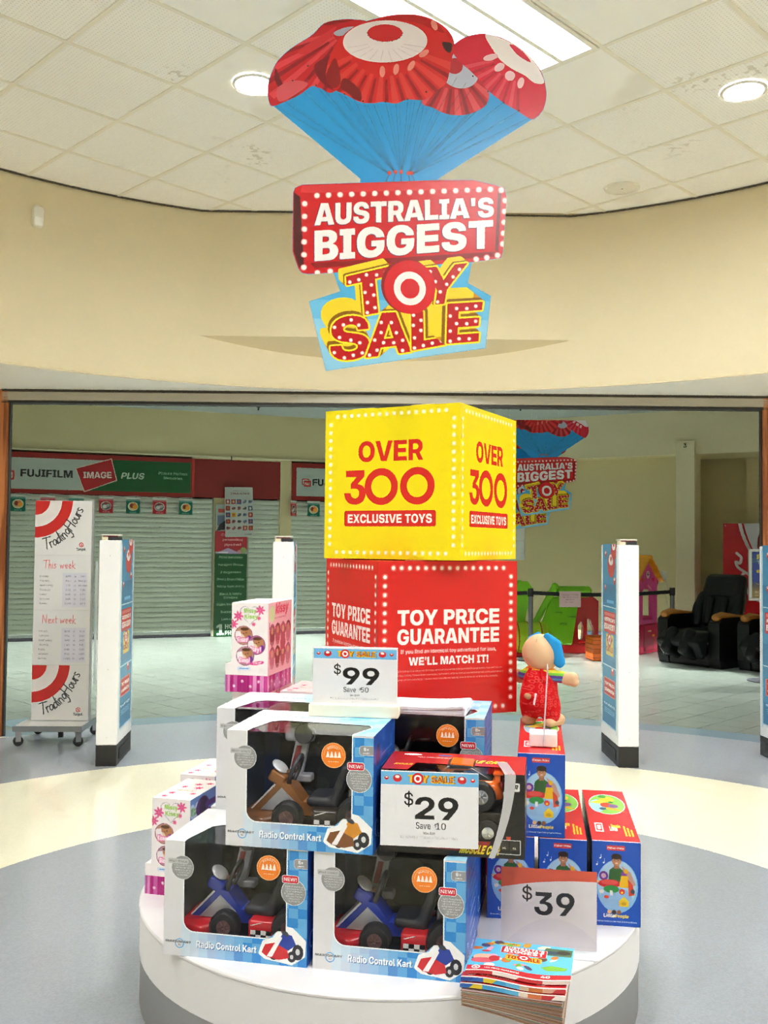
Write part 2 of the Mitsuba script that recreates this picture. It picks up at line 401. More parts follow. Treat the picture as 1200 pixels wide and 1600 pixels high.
# small plaster bead along the rim
struct('rim_bead', P(tube([[*(arc_pt(a) - 0.006 * np.array([math.sin(a), math.cos(a)])), RIM + 0.004] for a in angs], 0.006, 6), 'wall_cream', True), 'wall_back')
# solid dark strip painted in for the shade under the ceiling edge
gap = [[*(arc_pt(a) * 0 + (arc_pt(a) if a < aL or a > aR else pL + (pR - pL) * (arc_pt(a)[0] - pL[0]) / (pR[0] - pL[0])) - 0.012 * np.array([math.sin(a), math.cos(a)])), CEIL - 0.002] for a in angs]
struct('gap_shade_strip', P(tube(gap, 0.0065, 4), mat('#4a443a', 0.8)), 'wall_back')
# flat soffit between the drum and the shutter track
sof = sbox(-3.9, 3.29, 3.9, OPEN_Y + 0.12).difference(Point(*RC).buffer(RF, quad_segs=40))
v, f = trimesh.creation.triangulate_polygon(max(polys(sof), key=lambda p: p.area), engine='earcut') if len(polys(sof)) == 1 else (None, None)
ms = []
for p in polys(sof):
    v, f = trimesh.creation.triangulate_polygon(p, engine='earcut'); ms.append(trimesh.Trimesh(np.column_stack([v, np.full(len(v), RIM + 0.002)]), f, process=False))
struct('soffit', P(cat(*ms), 'wall_white'), 'wall_back')
# shutter track across the opening, with dark grooves
tz = lambda x: 0.0
bsdf('track_paint', '#b9b2a2', 0.45)
k = struct('trim_1', P(bx(-2.86, 2.86, OPEN_Y, OPEN_Y + 0.11, 2.492, RIM - 0.014, 0.004), 'track_paint'))
struct('groove', P(bx(-2.86, 2.86, OPEN_Y - 0.004, OPEN_Y + 0.1, RIM - 0.014, RIM + 0.002), mat('#37322b', 0.6)), k)
struct('groove', P(bx(-2.86, 2.86, OPEN_Y + 0.0, OPEN_Y + 0.1, 2.474, 2.492), mat('#2c2a27', 0.6)), k)
struct('front_wall_above', P(bx(-4, 4, OPEN_Y + 0.02, OPEN_Y + 0.12, RIM, 4.2), 'wall_white'), k)
# timber posts of the shop front
def wood(p, n, uv):
    g = fbm(p.x * 40 + p.y * 40, p.z * 2.2, 1.0, octaves=4)
    return mikit.mix(lin('#8c4a22'), lin('#c47a45'), sm(0.3, 0.7, g))
bsdf('timber', mikit.proc(wood), 0.35)
k = struct('trim_2', P(bx(-3.9, -2.81, OPEN_Y, OPEN_Y + 0.05, 0, RIM, 0.004), 'timber'))
struct('guide', P(bx(-2.81, -2.795, OPEN_Y + 0.02, OPEN_Y + 0.05, 0, RIM, 0.003), mat('#4b4f52', 0.4, 0.6)), k)
k = struct('trim_3', P(bx(2.82, 3.9, OPEN_Y, OPEN_Y + 0.05, 0, RIM, 0.004), 'timber'))
struct('guide', P(bx(2.808, 2.82, OPEN_Y + 0.02, OPEN_Y + 0.05, 0, RIM, 0.003), mat('#3b3330', 0.4, 0.4)), k)
# rest of the store, beside and behind the camera
struct('wall_left', P(bx(-6.6, -6.5, -9, 7.1, 0, 4), 'wall_white'))
struct('wall_right', P(bx(6.5, 6.6, -9, 7.1, 0, 4), 'wall_white'))
struct('wall_front', P(bx(-6.6, 6.6, -9.1, -9, 0, 4), 'wall_white'))

# --- the mall beyond
struct('ceiling', P(slab_with_hole(-8, 8, 7.1, 18, Polygon([(9, 30), (9.1, 30), (9, 30.1)]), MALL_CEIL, flip=True), bsdf('mall_ceiling', '#a4acae', 0.7, spec=0.2)))
SA, SU = np.array([-5.374, 13.579]), np.array([0.9341, 0.3570])      # shutter wall: origin and direction
SN = np.array([SU[1], -SU[0]])
def SW(s, d=0.0, z=0.0): q = SA + SU * s + SN * d; return np.array([q[0], q[1], z])
SHOP = T([[SU[0], -SN[0], 0, SA[0]], [SU[1], -SN[1], 0, SA[1]], [0, 0, 1, 0], [0, 0, 0, 1]])   # local x along the wall, -y out of it
def shopbox(s0, s1, d0, d1, z0, z1, b=0.0): return xf(bx(s0, s1, -d1, -d0, z0, z1, b), SHOP)
k = struct('wall_mall_left', P(shopbox(-2.6, 6.75, -0.16, 0.0, 2.745, MALL_CEIL), 'wall_mall'))
struct('pillar_face', P(shopbox(3.99, 4.17, -0.16, 0.02, 0, 2.745), 'wall_mall'), k)
struct('picture_rail', P(shopbox(-2.6, 6.75, 0.0, 0.05, 2.745, 2.772, 0.004), bsdf('rail', '#d8d2b4', 0.5)), k)
struct('lip', P(shopbox(2.6, 4.0, 0.0, 0.02, 2.722, 2.745), 'rail'), k)
struct('backing', P(shopbox(-2.6, 6.75, -0.30, -0.20, 0, 2.8), mat('#24261f', 0.8)), k)
# right side: bulkhead, column, niches
HA, HB = np.array([3.06, 14.714]), np.array([4.997, 13.547])
HU = (HB - HA) / np.linalg.norm(HB - HA); HN = np.array([HU[1], -HU[0]]); HN = HN if HN[1] < 0 else -HN
BUL = T([[HU[0], -HN[0], 0, HA[0]], [HU[1], -HN[1], 0, HA[1]], [0, 0, 1, 0], [0, 0, 0, 1]])
def bul(s0, s1, d0, d1, z0, z1, b=0.0):      # d: out of the wall, towards us
    return xf(bx(s0, s1, -d1, -d0, z0, z1, b), BUL)
k = struct('wall_mall_right', P(bul(-2.7, 4.6, -0.12, 0.0, 2.80, MALL_CEIL), 'wall_pale'))
struct('recess_wall', P(bul(-2.7, -0.02, -0.95, -0.80, 0, 2.9), 'wall_mall'), k)
struct('recess_wall', P(bul(-0.10, 1.45, -0.95, -0.40, 0, 2.9), 'wall_mall'), k)
struct('recess_side', P(bul(-0.34, -0.10, -0.95, -0.52, 0, 2.9), 'wall_mall'), k)
struct('niche_wall', P(bul(1.45, 4.8, -1.3, -1.2, 0, 2.9), 'wall_mall'), k)
struct('niche_side', P(bul(2.25, 2.45, -1.25, -0.98, 0, 2.9), 'wall_mall'), k)
struct('recess_soffit', P(bul(-2.7, 4.6, -0.95, -0.12, 2.80, 2.83), 'wall_mall'), k)
struct('skirting', P(bul(-0.10, 1.45, -0.40, -0.385, 0, 0.1), mat('#3f4a58', 0.5)), k)
# column with the number on its face
col = xf(bx(0, 0.27, -0.10, 0.28, 0, 2.99, 0.006), BUL @ T().translate([1.462, 0, 0]))
num3 = Art(R(-0.02, -0.04, 0.02, 0.04), '#d3c9a6'); num3.add(text('3', 0, -0.03, 0.06, weight=700), '#33302a')
thing('pillar', 'pale square column numbered 3 between the playhouse and the black armchair', 'column',
      [('shaft', P(col, 'wall_pale')), ('number', PC([num3.place([1.462 + 0.135, -0.102, 2.92], [1, 0, 0], [0, 0, 1])], 'print_matte') | {'to_world': BUL})])
struct('wall_mall_side', P(bx(-8.1, -8.0, 7.1, 18, 0, MALL_CEIL), 'wall_mall'))
struct('wall_mall_side', P(bx(8.0, 8.1, 7.1, 18, 0, MALL_CEIL), 'wall_mall'))
struct('wall_mall_back', P(bx(-8.1, 8.1, 17.6, 17.7, 0, MALL_CEIL), 'wall_mall'))

# ---------------------------------------------------------------- lamps
def emit(c, L): return {'type': 'area', 'radiance': {'type': 'rgb', 'value': [L * x for x in c]}}
lamp_mat = bsdf('lamp_lens', '#e8e8e4', 0.4)
def downlight(x, y, z, r, L, label, group=None):
    ring = lathe([(r * 1.18, 0.0), (r * 1.18, -0.006), (r * 1.08, -0.010), (r * 1.0, -0.006), (r * 0.98, 0.012)], 36)
    disc = mv(cyl([0, 0, 0], [0, 0, 0.002], r * 0.99, 32), 0, 0, 0.003)
    lens = mikit.ply(disc, 'lamp_lens') ; lens['emitter'] = emit(COOL, L)
    thing('downlight', label, 'downlight', [('trim_ring', P(ring, mat('#d9d6ce', 0.4), True)), ('lens', lens)], T().translate([x, y, z]), group)
downlight(-0.69, 4.847, CEIL, 0.098, L_DOWN, 'round recessed downlight beside the left parachute of the nearest hanging sign')
downlight(1.85, 4.866, CEIL, 0.098, L_DOWN, 'round recessed downlight alone in the perforated ceiling tiles, away from any sign')
downlight(-2.55, 13.35, MALL_CEIL, 0.145, L_MALL, 'small round ceiling light above the photo shop sign, leftmost under the shutter track')
downlight(-0.015, 13.7, MALL_CEIL, 0.145, L_MALL, 'small round ceiling light just over the top edge of the yellow cube')
downlight(2.62, 13.55, MALL_CEIL, 0.145, L_MALL, 'small round ceiling light above the far hanging signs, under the shutter track')
def troffer(i0, j0, label):
    """recessed two-tube fitting over two ceiling cells, long side along i"""
    o, ex, ey = node(i0, j0), (node(i0 + 1, j0) - node(i0, j0)) / 0.6, (node(i0, j0 + 1) - node(i0, j0)) / 0.6
    M = T([[ey[0], ex[0], 0, o[0]], [ey[1], ex[1], 0, o[1]], [0, 0, 1, CEIL + 0.03], [0, 0, 0, 1]])
    bx_ = lambda x0, x1, y0, y1, z0, z1: bx(y0, y1, x0, x1, z0, z1)
    fr = cat(bx_(0.01, 1.19, 0.01, 0.035, -0.034, 0), bx_(0.01, 1.19, 0.565, 0.59, -0.034, 0), bx_(0.01, 0.035, 0.01, 0.59, -0.034, 0), bx_(1.165, 1.19, 0.01, 0.59, -0.034, 0))
    bar = lambda y: bx_(0.035, 1.165, y - 0.012, y + 0.012, -0.036, -0.006)
    parts = [('frame', P(fr, mat('#e6e2d6', 0.4)))] + [('divider', P(bar(y), mat('#e6e2d6', 0.4))) for y in (0.21, 0.39)]
    for y in (0.125, 0.30, 0.475):
        d = mikit.ply(bx_(0.036, 1.164, y - 0.072, y + 0.072, -0.014, -0.010), 'lamp_lens'); d['emitter'] = emit(WARM, L_TROFFER); parts.append(('diffuser', d))
    thing('ceiling_light', label, 'ceiling light', parts, M)
troffer(1, 2, 'bright rectangular ceiling light panel behind the top of the nearest hanging sign')
for n_, (i, j) in enumerate([(0, 4), (-3, 1), (3, 7), (-3, 7), (-6, 4), (0, 10)]):  # unseen panels, added overhead to light the shop and the display
    troffer(i, j, 'unseen rectangular ceiling light panel added overhead to light the shop')
    labels[list(labels)[-1]]['group'] = 'added ceiling light panels out of view'
for x, y in [(-1.6, 11.6), (3.3, 12.7), (-5.2, 11.6), (5.4, 11.4), (-1.9, 9.6), (1.9, 9.6)]:  # unseen lamps hidden by the lintel, added to brighten the mall
    downlight(x, y, MALL_CEIL, 0.145, L_MALL if y > 10 else L_MALL * 0.1, 'unseen round ceiling light added to brighten the mall outside the shop', 'added unseen mall lights')

# ---------------------------------------------------------------- the round display stand
PZ = 0.30
bsdf('white_laminate', '#e2e0e2', 0.3)
bsdf('brushed_steel', '#b4b2b0', 0.36, 0.9)
thing('display_platform', 'round white display stand with a brushed steel kick band, carrying the stacked toy boxes', 'display stand',
      [('top', P(lathe([(0.0, 0.285), (0.80, 0.285), (0.82, 0.287), (0.824, 0.292), (0.824, 0.296), (0.820, 0.30), (0.0, 0.30)], 120), 'white_laminate', 35)),
       ('skirt', P(lathe([(0.80, 0.155), (0.821, 0.155), (0.821, 0.287), (0.80, 0.287)], 120), 'white_laminate', 35)),
       ('kick_band', P(lathe([(0.78, 0.0), (0.818, 0.0), (0.818, 0.155), (0.78, 0.155)], 120), 'brushed_steel', 35))],
      TW(0.03, 3.27))

# ---------------------------------------------------------------- display cubes
def bulb_border(art, w, h, m, step, r, color, skip=()):
    nx, ny = int(round((w - 2 * m) / step)), int(round((h - 2 * m) / step)); pts = []
    for i in range(1, nx): x = m + (w - 2 * m) * i / nx; pts += [(x, m), (x, h - m)]
    for j in range(1, ny): y = m + (h - 2 * m) * j / ny; pts += [(m, y), (w - m, y)]
    for k, c in ((1.7, color[0]), (1.0, color[1])): art.dots(pts, r * k, c, 4)
    return art
CS = 0.545
def yellow_face():
    a = Art(R(0, 0, 1, 1), '#f2dc0c')
    bulb_border(a, 1, 1, 0.042, 0.0535, 0.0105, ('#f6ea6a', '#fffbe0'))
    a.add(text('OVER', 0.5, 0.645, 0.135, weight=820, width=0.48, px=120), '#d3261f')
    a.add(text('3', 0.235, 0.365, 0.225, weight=800, width=0.165, px=150), '#d3261f')
    for x in (0.435, 0.70): a.add(E(x, 0.478, 0.125, 0.122).difference(E(x, 0.478, 0.075, 0.074)), '#d3261f')
    a.add(R(0.155, 0.215, 0.835, 0.32, 0.015), '#d3261f')
    return a.add(text('EXCLUSIVE TOYS', 0.495, 0.238, 0.058, weight=820, width=0.625, px=90), '#fff8ec')
def red_face():
    a = Art(R(0, 0, 1, 1), '#d3211f')
    bulb_border(a, 1, 1, 0.045, 0.0555, 0.0125, ('#e2645a', '#fff1ec'))
    a.add(text('TOY PRICE', 0.5, 0.59, 0.098, weight=860, width=0.735, px=110), '#fdf2ee')
    a.add(text('GUARANTEE', 0.5, 0.468, 0.098, weight=860, width=0.735, px=110), '#fdf2ee')
    a.add(text('If you find an identical toy advertised for less,', 0.5, 0.412, 0.024, weight=600, width=0.69, px=60), '#fbe3de')
    a.add(text("WE'LL MATCH IT!", 0.5, 0.335, 0.052, weight=860, width=0.575, px=90), '#fdf2ee')
    for k, t in enumerate(('simply bring in a copy of the current printed advertising material and leave the rest to us.', 'Includes DVDs, interactive consoles, software, international advertisements and promotions', 'and online retailers. Terms and conditions apply, see online or in store for details.')):
        a.add(text(t, 0.5, 0.295 - 0.027 * k, 0.0125, weight=500, width=(0.78, 0.80, 0.72)[k], px=36), '#ec8f86')
    return a
def cube(name, label, art, edge, x, y, z, yaw, col):
    s = CS
    body = bx(-s / 2, s / 2, 0.0006, s - 0.0006, 0, s, 0.002)
    tabs = [('tab', P(bx(sx * s / 2 - 0.004, sx * s / 2 + 0.004, 0.004, 0.012, zz, zz + 0.07, 0.001), mat(edge, 0.5))) for sx in (-1, 1) for zz in (0.06, 0.24, 0.42)]
    tabs += [('tab', P(bx(q, q + 0.09, 0.004, 0.03, s - 0.001, s + 0.003, 0.001), mat(edge, 0.5))) for q in (-0.16, 0.08)]
    fr = art.place([-s / 2, 0, 0], [1, 0, 0], [0, 0, 1], sc=s)
    rt = art.place([s / 2 + 0.0006, 0.0, 0], [0, 1, 0], [0, 0, 1], sc=s)
    lf = art.place([-s / 2 - 0.0006, s, 0], [0, -1, 0], [0, 0, 1], sc=s)
    thing(name, label, 'display cube', [('carton', P(body, mat(col, 0.4))), *tabs, ('front_panel', PC([fr])), ('side_panel', PC([rt])), ('side_panel', PC([lf]))], TW(x, y, z, yaw))
cube('display_cube', 'big red cardboard cube printed TOY PRICE GUARANTEE, under the yellow cube', red_face(), '#b4453c', 0.235, 3.367, PZ + CS, 22.5, '#cf2421')
cube('display_cube', 'big yellow cardboard cube printed OVER 300 EXCLUSIVE TOYS, on top of the red cube', yellow_face(), '#e2cf3a', 0.02, 3.394, PZ + 2 * CS + 0.004, -28.4, '#efd90c')
thing('display_cube', 'cardboard cube hidden behind the toy boxes, holding up the red cube', 'display cube', [('carton', P(bx(-.2725, .2725, 0, CS, 0, CS, 0.002), mat('#cf2421', 0.4)))], TW(0.112, 3.345, PZ))

# ---------------------------------------------------------------- radio control kart boxes
KW, KD, KH = 0.414, 0.322, 0.315
BLUE, NAVY = '#2f86cf', '#2450a8'
def mixc(a, b, t): return tuple(p * (1 - t) + q * t for p, q in zip(lin(a), lin(b)))
def kart_picture(a, x, y, s, body, trim):
    """small kart printed with a white cut-out edge, no driver"""
    k = lambda pts: Polygon([(x + s * u, y + s * v) for u, v in pts])
    out = unary_union([k([(0.0, .18), (.08, .42), (.3, .5), (.5, .78), (.72, .74), (1.0, .5), (.98, .2), (.72, .02), (.45, .06), (.12, .1)])]).buffer(s * 0.05)
    a.add(out, '#f4f4f6')
    a.add(unary_union([E(x + s * .30, y + s * .17, s * .10, s * .12), E(x + s * .86, y + s * .26, s * .13, s * .17), E(x + s * .72, y + s * .15, s * .10, s * .12)]), '#23242c')
    a.add(k([(.02, .2), (.1, .38), (.35, .44), (.62, .3), (.66, .12), (.42, .06), (.14, .11)]), body)
    a.add(k([(.36, .42), (.52, .66), (.72, .62), (.82, .42), (.64, .28)]), trim)
    a.add(k([(.14, .12), (.26, .11), (.50, .55), (.44, .6)]), '#f2f0f2')
    a.add(E(x + s * .56, y + s * .66, s * .10, s * .05, -30), '#3a3d46')
    a.add(unary_union([E(x + s * .86, y + s * .27, s * .05, s * .07), E(x + s * .72, y + s * .15, s * .04, s * .05)]), '#c9ccd2')
def kart_front(body, trim):
    w, h = KW, KH
    hole = unary_union([R(.143 * w, .222 * h, .855 * w, h + .05, .030), R(.3 * w, .222 * h, .855 * w, h + .05)])
    dots = unary_union([C(.128 * w, .77 * h, .080 * w), C(.905 * w, .63 * h, .085 * w), R(.825 * w, .705 * h, .94 * w, .775 * h, .006)])
    pic = Polygon([(.68 * w, .08 * h), (.72 * w, .2 * h), (.80 * w, .29 * h), (.86 * w, .29 * h), (.93 * w, .22 * h), (.9 * w, .05 * h)])
    base = sbox(0, 0, w, h).difference(hole.difference(dots).difference(pic))
    a = Art(base, '#dadae0')
    n = 16; cell = w / n
    for i in range(n):
        for j in range(12):
            x, y = (i + .5) / n, (j + .5) * cell / h
            t = min(1, max(0, (x - .12) / .45)) * (1 if y < .3 or x > .6 else 0)
            if y > 1 or t <= 0: continue
            q = ((i * 7 + j * 13 + (i * j) % 5) % 5) / 4
            col = mixc('#dfe6ee', BLUE, t) if q < .5 else mixc('#d5e2ee', '#55a4dc', min(1, t * .95))
            a.add(sbox(i * cell, j * cell, (i + 1) * cell + 1e-5, (j + 1) * cell + 1e-5), col)
    a.add(hole.buffer(.0032).difference(hole.buffer(.0002)), '#f3f5f8')
    a.add(C(.128 * w, .77 * h, .080 * w), '#d9dadd'); a.add(C(.128 * w, .77 * h, .076 * w), '#8e8f93')
    a.add(R(.025 * w, .80 * h, .17 * w, .845 * h, .003), '#b9babd'); a.add(text('READY TO RACE!', .098 * w, .813 * h, .0055, weight=600, width=.125 * w, px=40), '#5f6065')
    for k, t in enumerate(('Fully assembled karts', 'controller and USB', 'battery charger so', "it's ready for fast", 'racing action!')):
        a.add(text(t, .130 * w, (.783 - .021 * k) * h, .0042, weight=500, width=(.125, .12, .115, .1, .08)[k] * w, px=32), '#dededf')
    a.add(C(.905 * w, .63 * h, .085 * w), '#e0e1e4'); a.add(C(.905 * w, .63 * h, .081 * w), '#8e8f93')
    for k, t in enumerate(('Digital Proportional', 'fully assembled karts', 'run on 6 different', 'frequencies so you can', 'race your friends', 'without any', 'interference')):
        a.add(text(t, .908 * w, (.675 - .021 * k) * h, .0042, weight=500, width=(.125, .13, .115, .13, .11, .08, .085)[k] * w, px=32), '#dededf')
    a.add(R(.825 * w, .705 * h, .94 * w, .775 * h, .006), '#eef0f4'); a.add(R(.829 * w, .709 * h, .936 * w, .771 * h, .005), '#c4243a')
    a.add(text('NEW!', .882 * w, .725 * h, .0092, weight=650, width=.088 * w, px=60), '#fbeef0')
    a.add(R(.905 * w, .835 * h, 1.03 * w, .918 * h, .008), '#d5d7dc'); a.add(R(.908 * w, .839 * h, 1.03 * w, .914 * h, .007), '#8d8f96')
    a.add(text('8+', .952 * w, .875 * h, .0095, weight=700, px=48), '#f4f4f6'); a.add(text('years', .952 * w, .850 * h, .005, weight=600, px=40), '#f4f4f6')
    a.add(C(.115 * w, .108 * h, .0135).difference(C(.115 * w, .108 * h, .0105)), '#6aa3d6')
    a.add(text('MARIOKART', .105 * w, .112 * h, .0062, weight=900, width=.185 * w, px=48, slant=.2), '#55565c'); a.add(text('Wii', .115 * w, .088 * h, .005, weight=500, px=40), '#7a7d86')
    for dx, c in ((.0018, '#1f559c'), (.0009, '#2b64a6'), (0, '#f7fbff')):
        a.add(text('Radio Control Kart', .445 * w + dx, .085 * h - dx, .019, weight=760, width=.42 * w, px=80), c)
    kart_picture(a, .685 * w, .022 * h, .122, body, trim)
    return a
def top_hole():
    w, d = KW, KD
    return Polygon([(.143 * w, -.05), (.855 * w, -.05), (.855 * w, .06 * d), (.93 * w, .36 * d), (.90 * w, .46 * d), (.26 * w, .52 * d), (.20 * w, .45 * d), (.143 * w, .08 * d)]).buffer(.008).buffer(-.008)
def kart_top():
    w, d = KW, KD; hole = top_hole().intersection(sbox(-1, 0, 1, 1))
    a = Art(sbox(0, 0, w, d).difference(hole), '#f0f2f6')
    for i in range(14):
        for j in range(11):
            x = (i + .5) / 14; t = min(1, max(0, (x - .35) / .4)); q = ((i * 5 + j * 11) % 4) / 3
            if t > 0: a.add(sbox(i * w / 14, j * d / 11, (i + 1) * w / 14, (j + 1) * d / 11), mixc('#e4eef6', '#7cc3e8' if q > .5 else '#9fd3ee', t))
    a.add(hole.buffer(.003).difference(hole), '#fafcff')
    a.add(E(.42 * w, .70 * d, .028, .010).difference(E(.42 * w, .70 * d, .0255, .008)), '#5f9fd0')
    a.add(text('MARIOKART', .42 * w, .692 * d, .007, weight=800, width=.11, px=40), '#4a7fb5')
    a.add(text('Radio Control Kart', .70 * w, .68 * d, .009, weight=700, width=.13, px=40), '#3d7fc0')
    return a
def kart_side():
    a = Art(sbox(0, 0, KD, KH), NAVY)
    for i in range(8):
        for j in range(8):
            if (i * 3 + j * 5) % 4 == 0: a.add(sbox(i * KD / 8, j * KH / 8, (i + 1) * KD / 8, (j + 1) * KH / 8), '#2a5cb4')
    a.add(C(.06, .255, .032), '#3a4f8c'); a.add(C(.06, .255, .029), '#34447a')
    for k in range(6): a.add(R(.11, .24 - k * .028, .27, .246 - k * .028), '#3f6fc0')
    for k in range(3): a.add(R(.12, .13 - k * .03, .24, .144 - k * .03), '#5b78b8')
    a.add(C(.05, .06, .024).difference(C(.05, .06, .019)), '#86b4e4')
    a.add(text('Radio Control Kart', .165, .025, .014, weight=700, width=.19, px=40), '#9fc3ee')
    return a
_kt, _ks = kart_top(), kart_side()
def sticker():
    w = .034; a = Art(C(0, 0, w), '#f6b27a'); a.add(C(0, 0, w * .94), '#ec7f23')
    a.add(C(0, 0, w * .80).difference(C(0, 0, w * .77)).intersection(sbox(-1, .0, 1, 1)), '#f7c79a')
    for i in range(4):
        x = (-.47 + .315 * i) * w
        a.add(Polygon([(x - .13 * w, -.12 * w), (x + .13 * w, -.12 * w), (x + .03 * w, .30 * w), (x - .03 * w, .30 * w)]), '#fff3e6'); a.add(R(x - .15 * w, -.17 * w, x + .15 * w, -.11 * w), '#fff3e6')
    for i, ch in enumerate('BONUS!'):
        t = math.radians(128 - i * 15.5); a.add(text(ch, .62 * w * math.cos(t), .62 * w * math.sin(t) - .05 * w, .17 * w, weight=600, angle=math.degrees(t) - 90, px=48), '#ffe6cc')
    for i in range(5): a.add(R((-.42 + i * .18) * w, -.52 * w, (-.30 + i * .18) * w, -.46 * w), '#f9d2ae')
    return a
_st = sticker()
def backdrop():
    """printed card at the back of the tray"""
    a = Art(sbox(0, 0, .36, .29), '#0f141c')
    rnd = random.Random(3)
    for k in range(26):
        x, y = rnd.random() * .36, rnd.random() * .29
        a.add(E(x, y, .012 + .03 * rnd.random(), .01 + .02 * rnd.random(), rnd.random() * 180), rnd.choice(['#141a22', '#1a2028', '#18241f', '#241c18', '#101c34', '#15181d']))
    a.add(sbox(0, 0, .05, .29), '#0f2448')
    return a
_bd = backdrop()
def kart_box_parts(front):
    w, d, h, t = KW, KD, KH, .0022
    x0 = -w / 2
    shell = cat(bx(x0, x0 + t, t, d, 0, h), bx(-x0 - t, -x0, t, d, 0, h), bx(x0, -x0, t, d, 0, t), bx(x0, -x0, d - t, d, 0, h))
    lid = bx(x0, -x0, .56 * d, d, h - t, h)
    fl = front.place([x0, 0, 0], [1, 0, 0], [0, 0, 1]); tl = _kt.place([x0, 0, h + .0004], [1, 0, 0], [0, 1, 0])
    sd = _ks.place([-x0 + .0004, 0, 0], [0, 1, 0], [0, 0, 1])
    film = trimesh.Trimesh([[x0 + .12 * w, .0012, .2 * h], [x0 + .88 * w, .0012, .2 * h], [x0 + .88 * w, .0012, h - .001], [x0 + .12 * w, .0012, h - .001], [x0 + .95 * w, .54 * d, h - .001], [x0 + .12 * w, .54 * d, h - .001]],
                           [[0, 1, 2], [0, 2, 3], [3, 2, 4], [3, 4, 5]], process=False)
    tray = cat(bx(x0 + .02, -x0 - .02, .012, d - .076, .002, .030, .004), bx(x0 + .004, x0 + .03, .02, d - .02, .002, h - .01, .002))
    bdp = _bd.place([-.18, d - .075, .004], [1, 0, 0], [0, 0, 1])
    s = _st.place([x0 + .733 * w, -.0008, .825 * h], [1, 0, 0], [0, 0, 1])
    back = bx(-.18, .18, d - .074, d - .004, .004, h - .03)
    return [('carton', P(cat(shell, lid), mat('#dfe3ea', 0.45))), ('front_panel', PC([fl])), ('top_panel', PC([tl])), ('side_panel', PC([sd])), ('window', P(film, 'clear_film')),
            ('tray', P(tray, mat('#1c2430', 0.4))), ('backdrop', PC([bdp], 'print_matte')), ('backdrop_block', P(back, mat('#20242c', 0.7))), ('bonus_sticker', PC([s]))]
red_front, brown_front = kart_front('#c8242c', '#2a3f9c'), kart_front('#7a4a2a', '#d08a2a')
_rp, _bp = kart_box_parts(red_front), kart_box_parts(brown_front)
KG = 'radio control kart boxes'
KP = {}
def kart_box(k, label, x, y, z, yaw, parts): KP[k] = TW(x, y, z, yaw); thing('kart_box', label, 'toy box', parts, KP[k], KG)
kart_box('A', 'white and blue kart box at the front left of the white stand, red kart inside', -0.401, 2.651, PZ, -11.1, _rp)
kart_box('B', 'white and blue kart box in front, beside the pile of catalogues, red kart inside', 0.022, 2.570, PZ, -11.0, _rp)
kart_box('C', 'white and blue kart box with a brown kart inside, set across the two front boxes', -0.225, 2.610, PZ + KH + .001, -10.8, _bp)
kart_box('G', 'kart box under the one behind the brown kart, only a white top corner showing', -0.335, 2.995, PZ, -10.8, _rp)
kart_box('H', 'kart box hidden behind the front row, under the one carrying the white paper pad', 0.085, 2.912, PZ, -10.8, _rp)
kart_box('D', 'white and blue kart box close behind the brown kart one, mostly its left edge showing', -0.314, 2.962, PZ + KH + .001, -10.3, _bp)
kart_box('E', 'white and blue kart box with white flyers on its lid, behind the black box', 0.102, 2.889, PZ + KH + .001, -10.3, _rp)

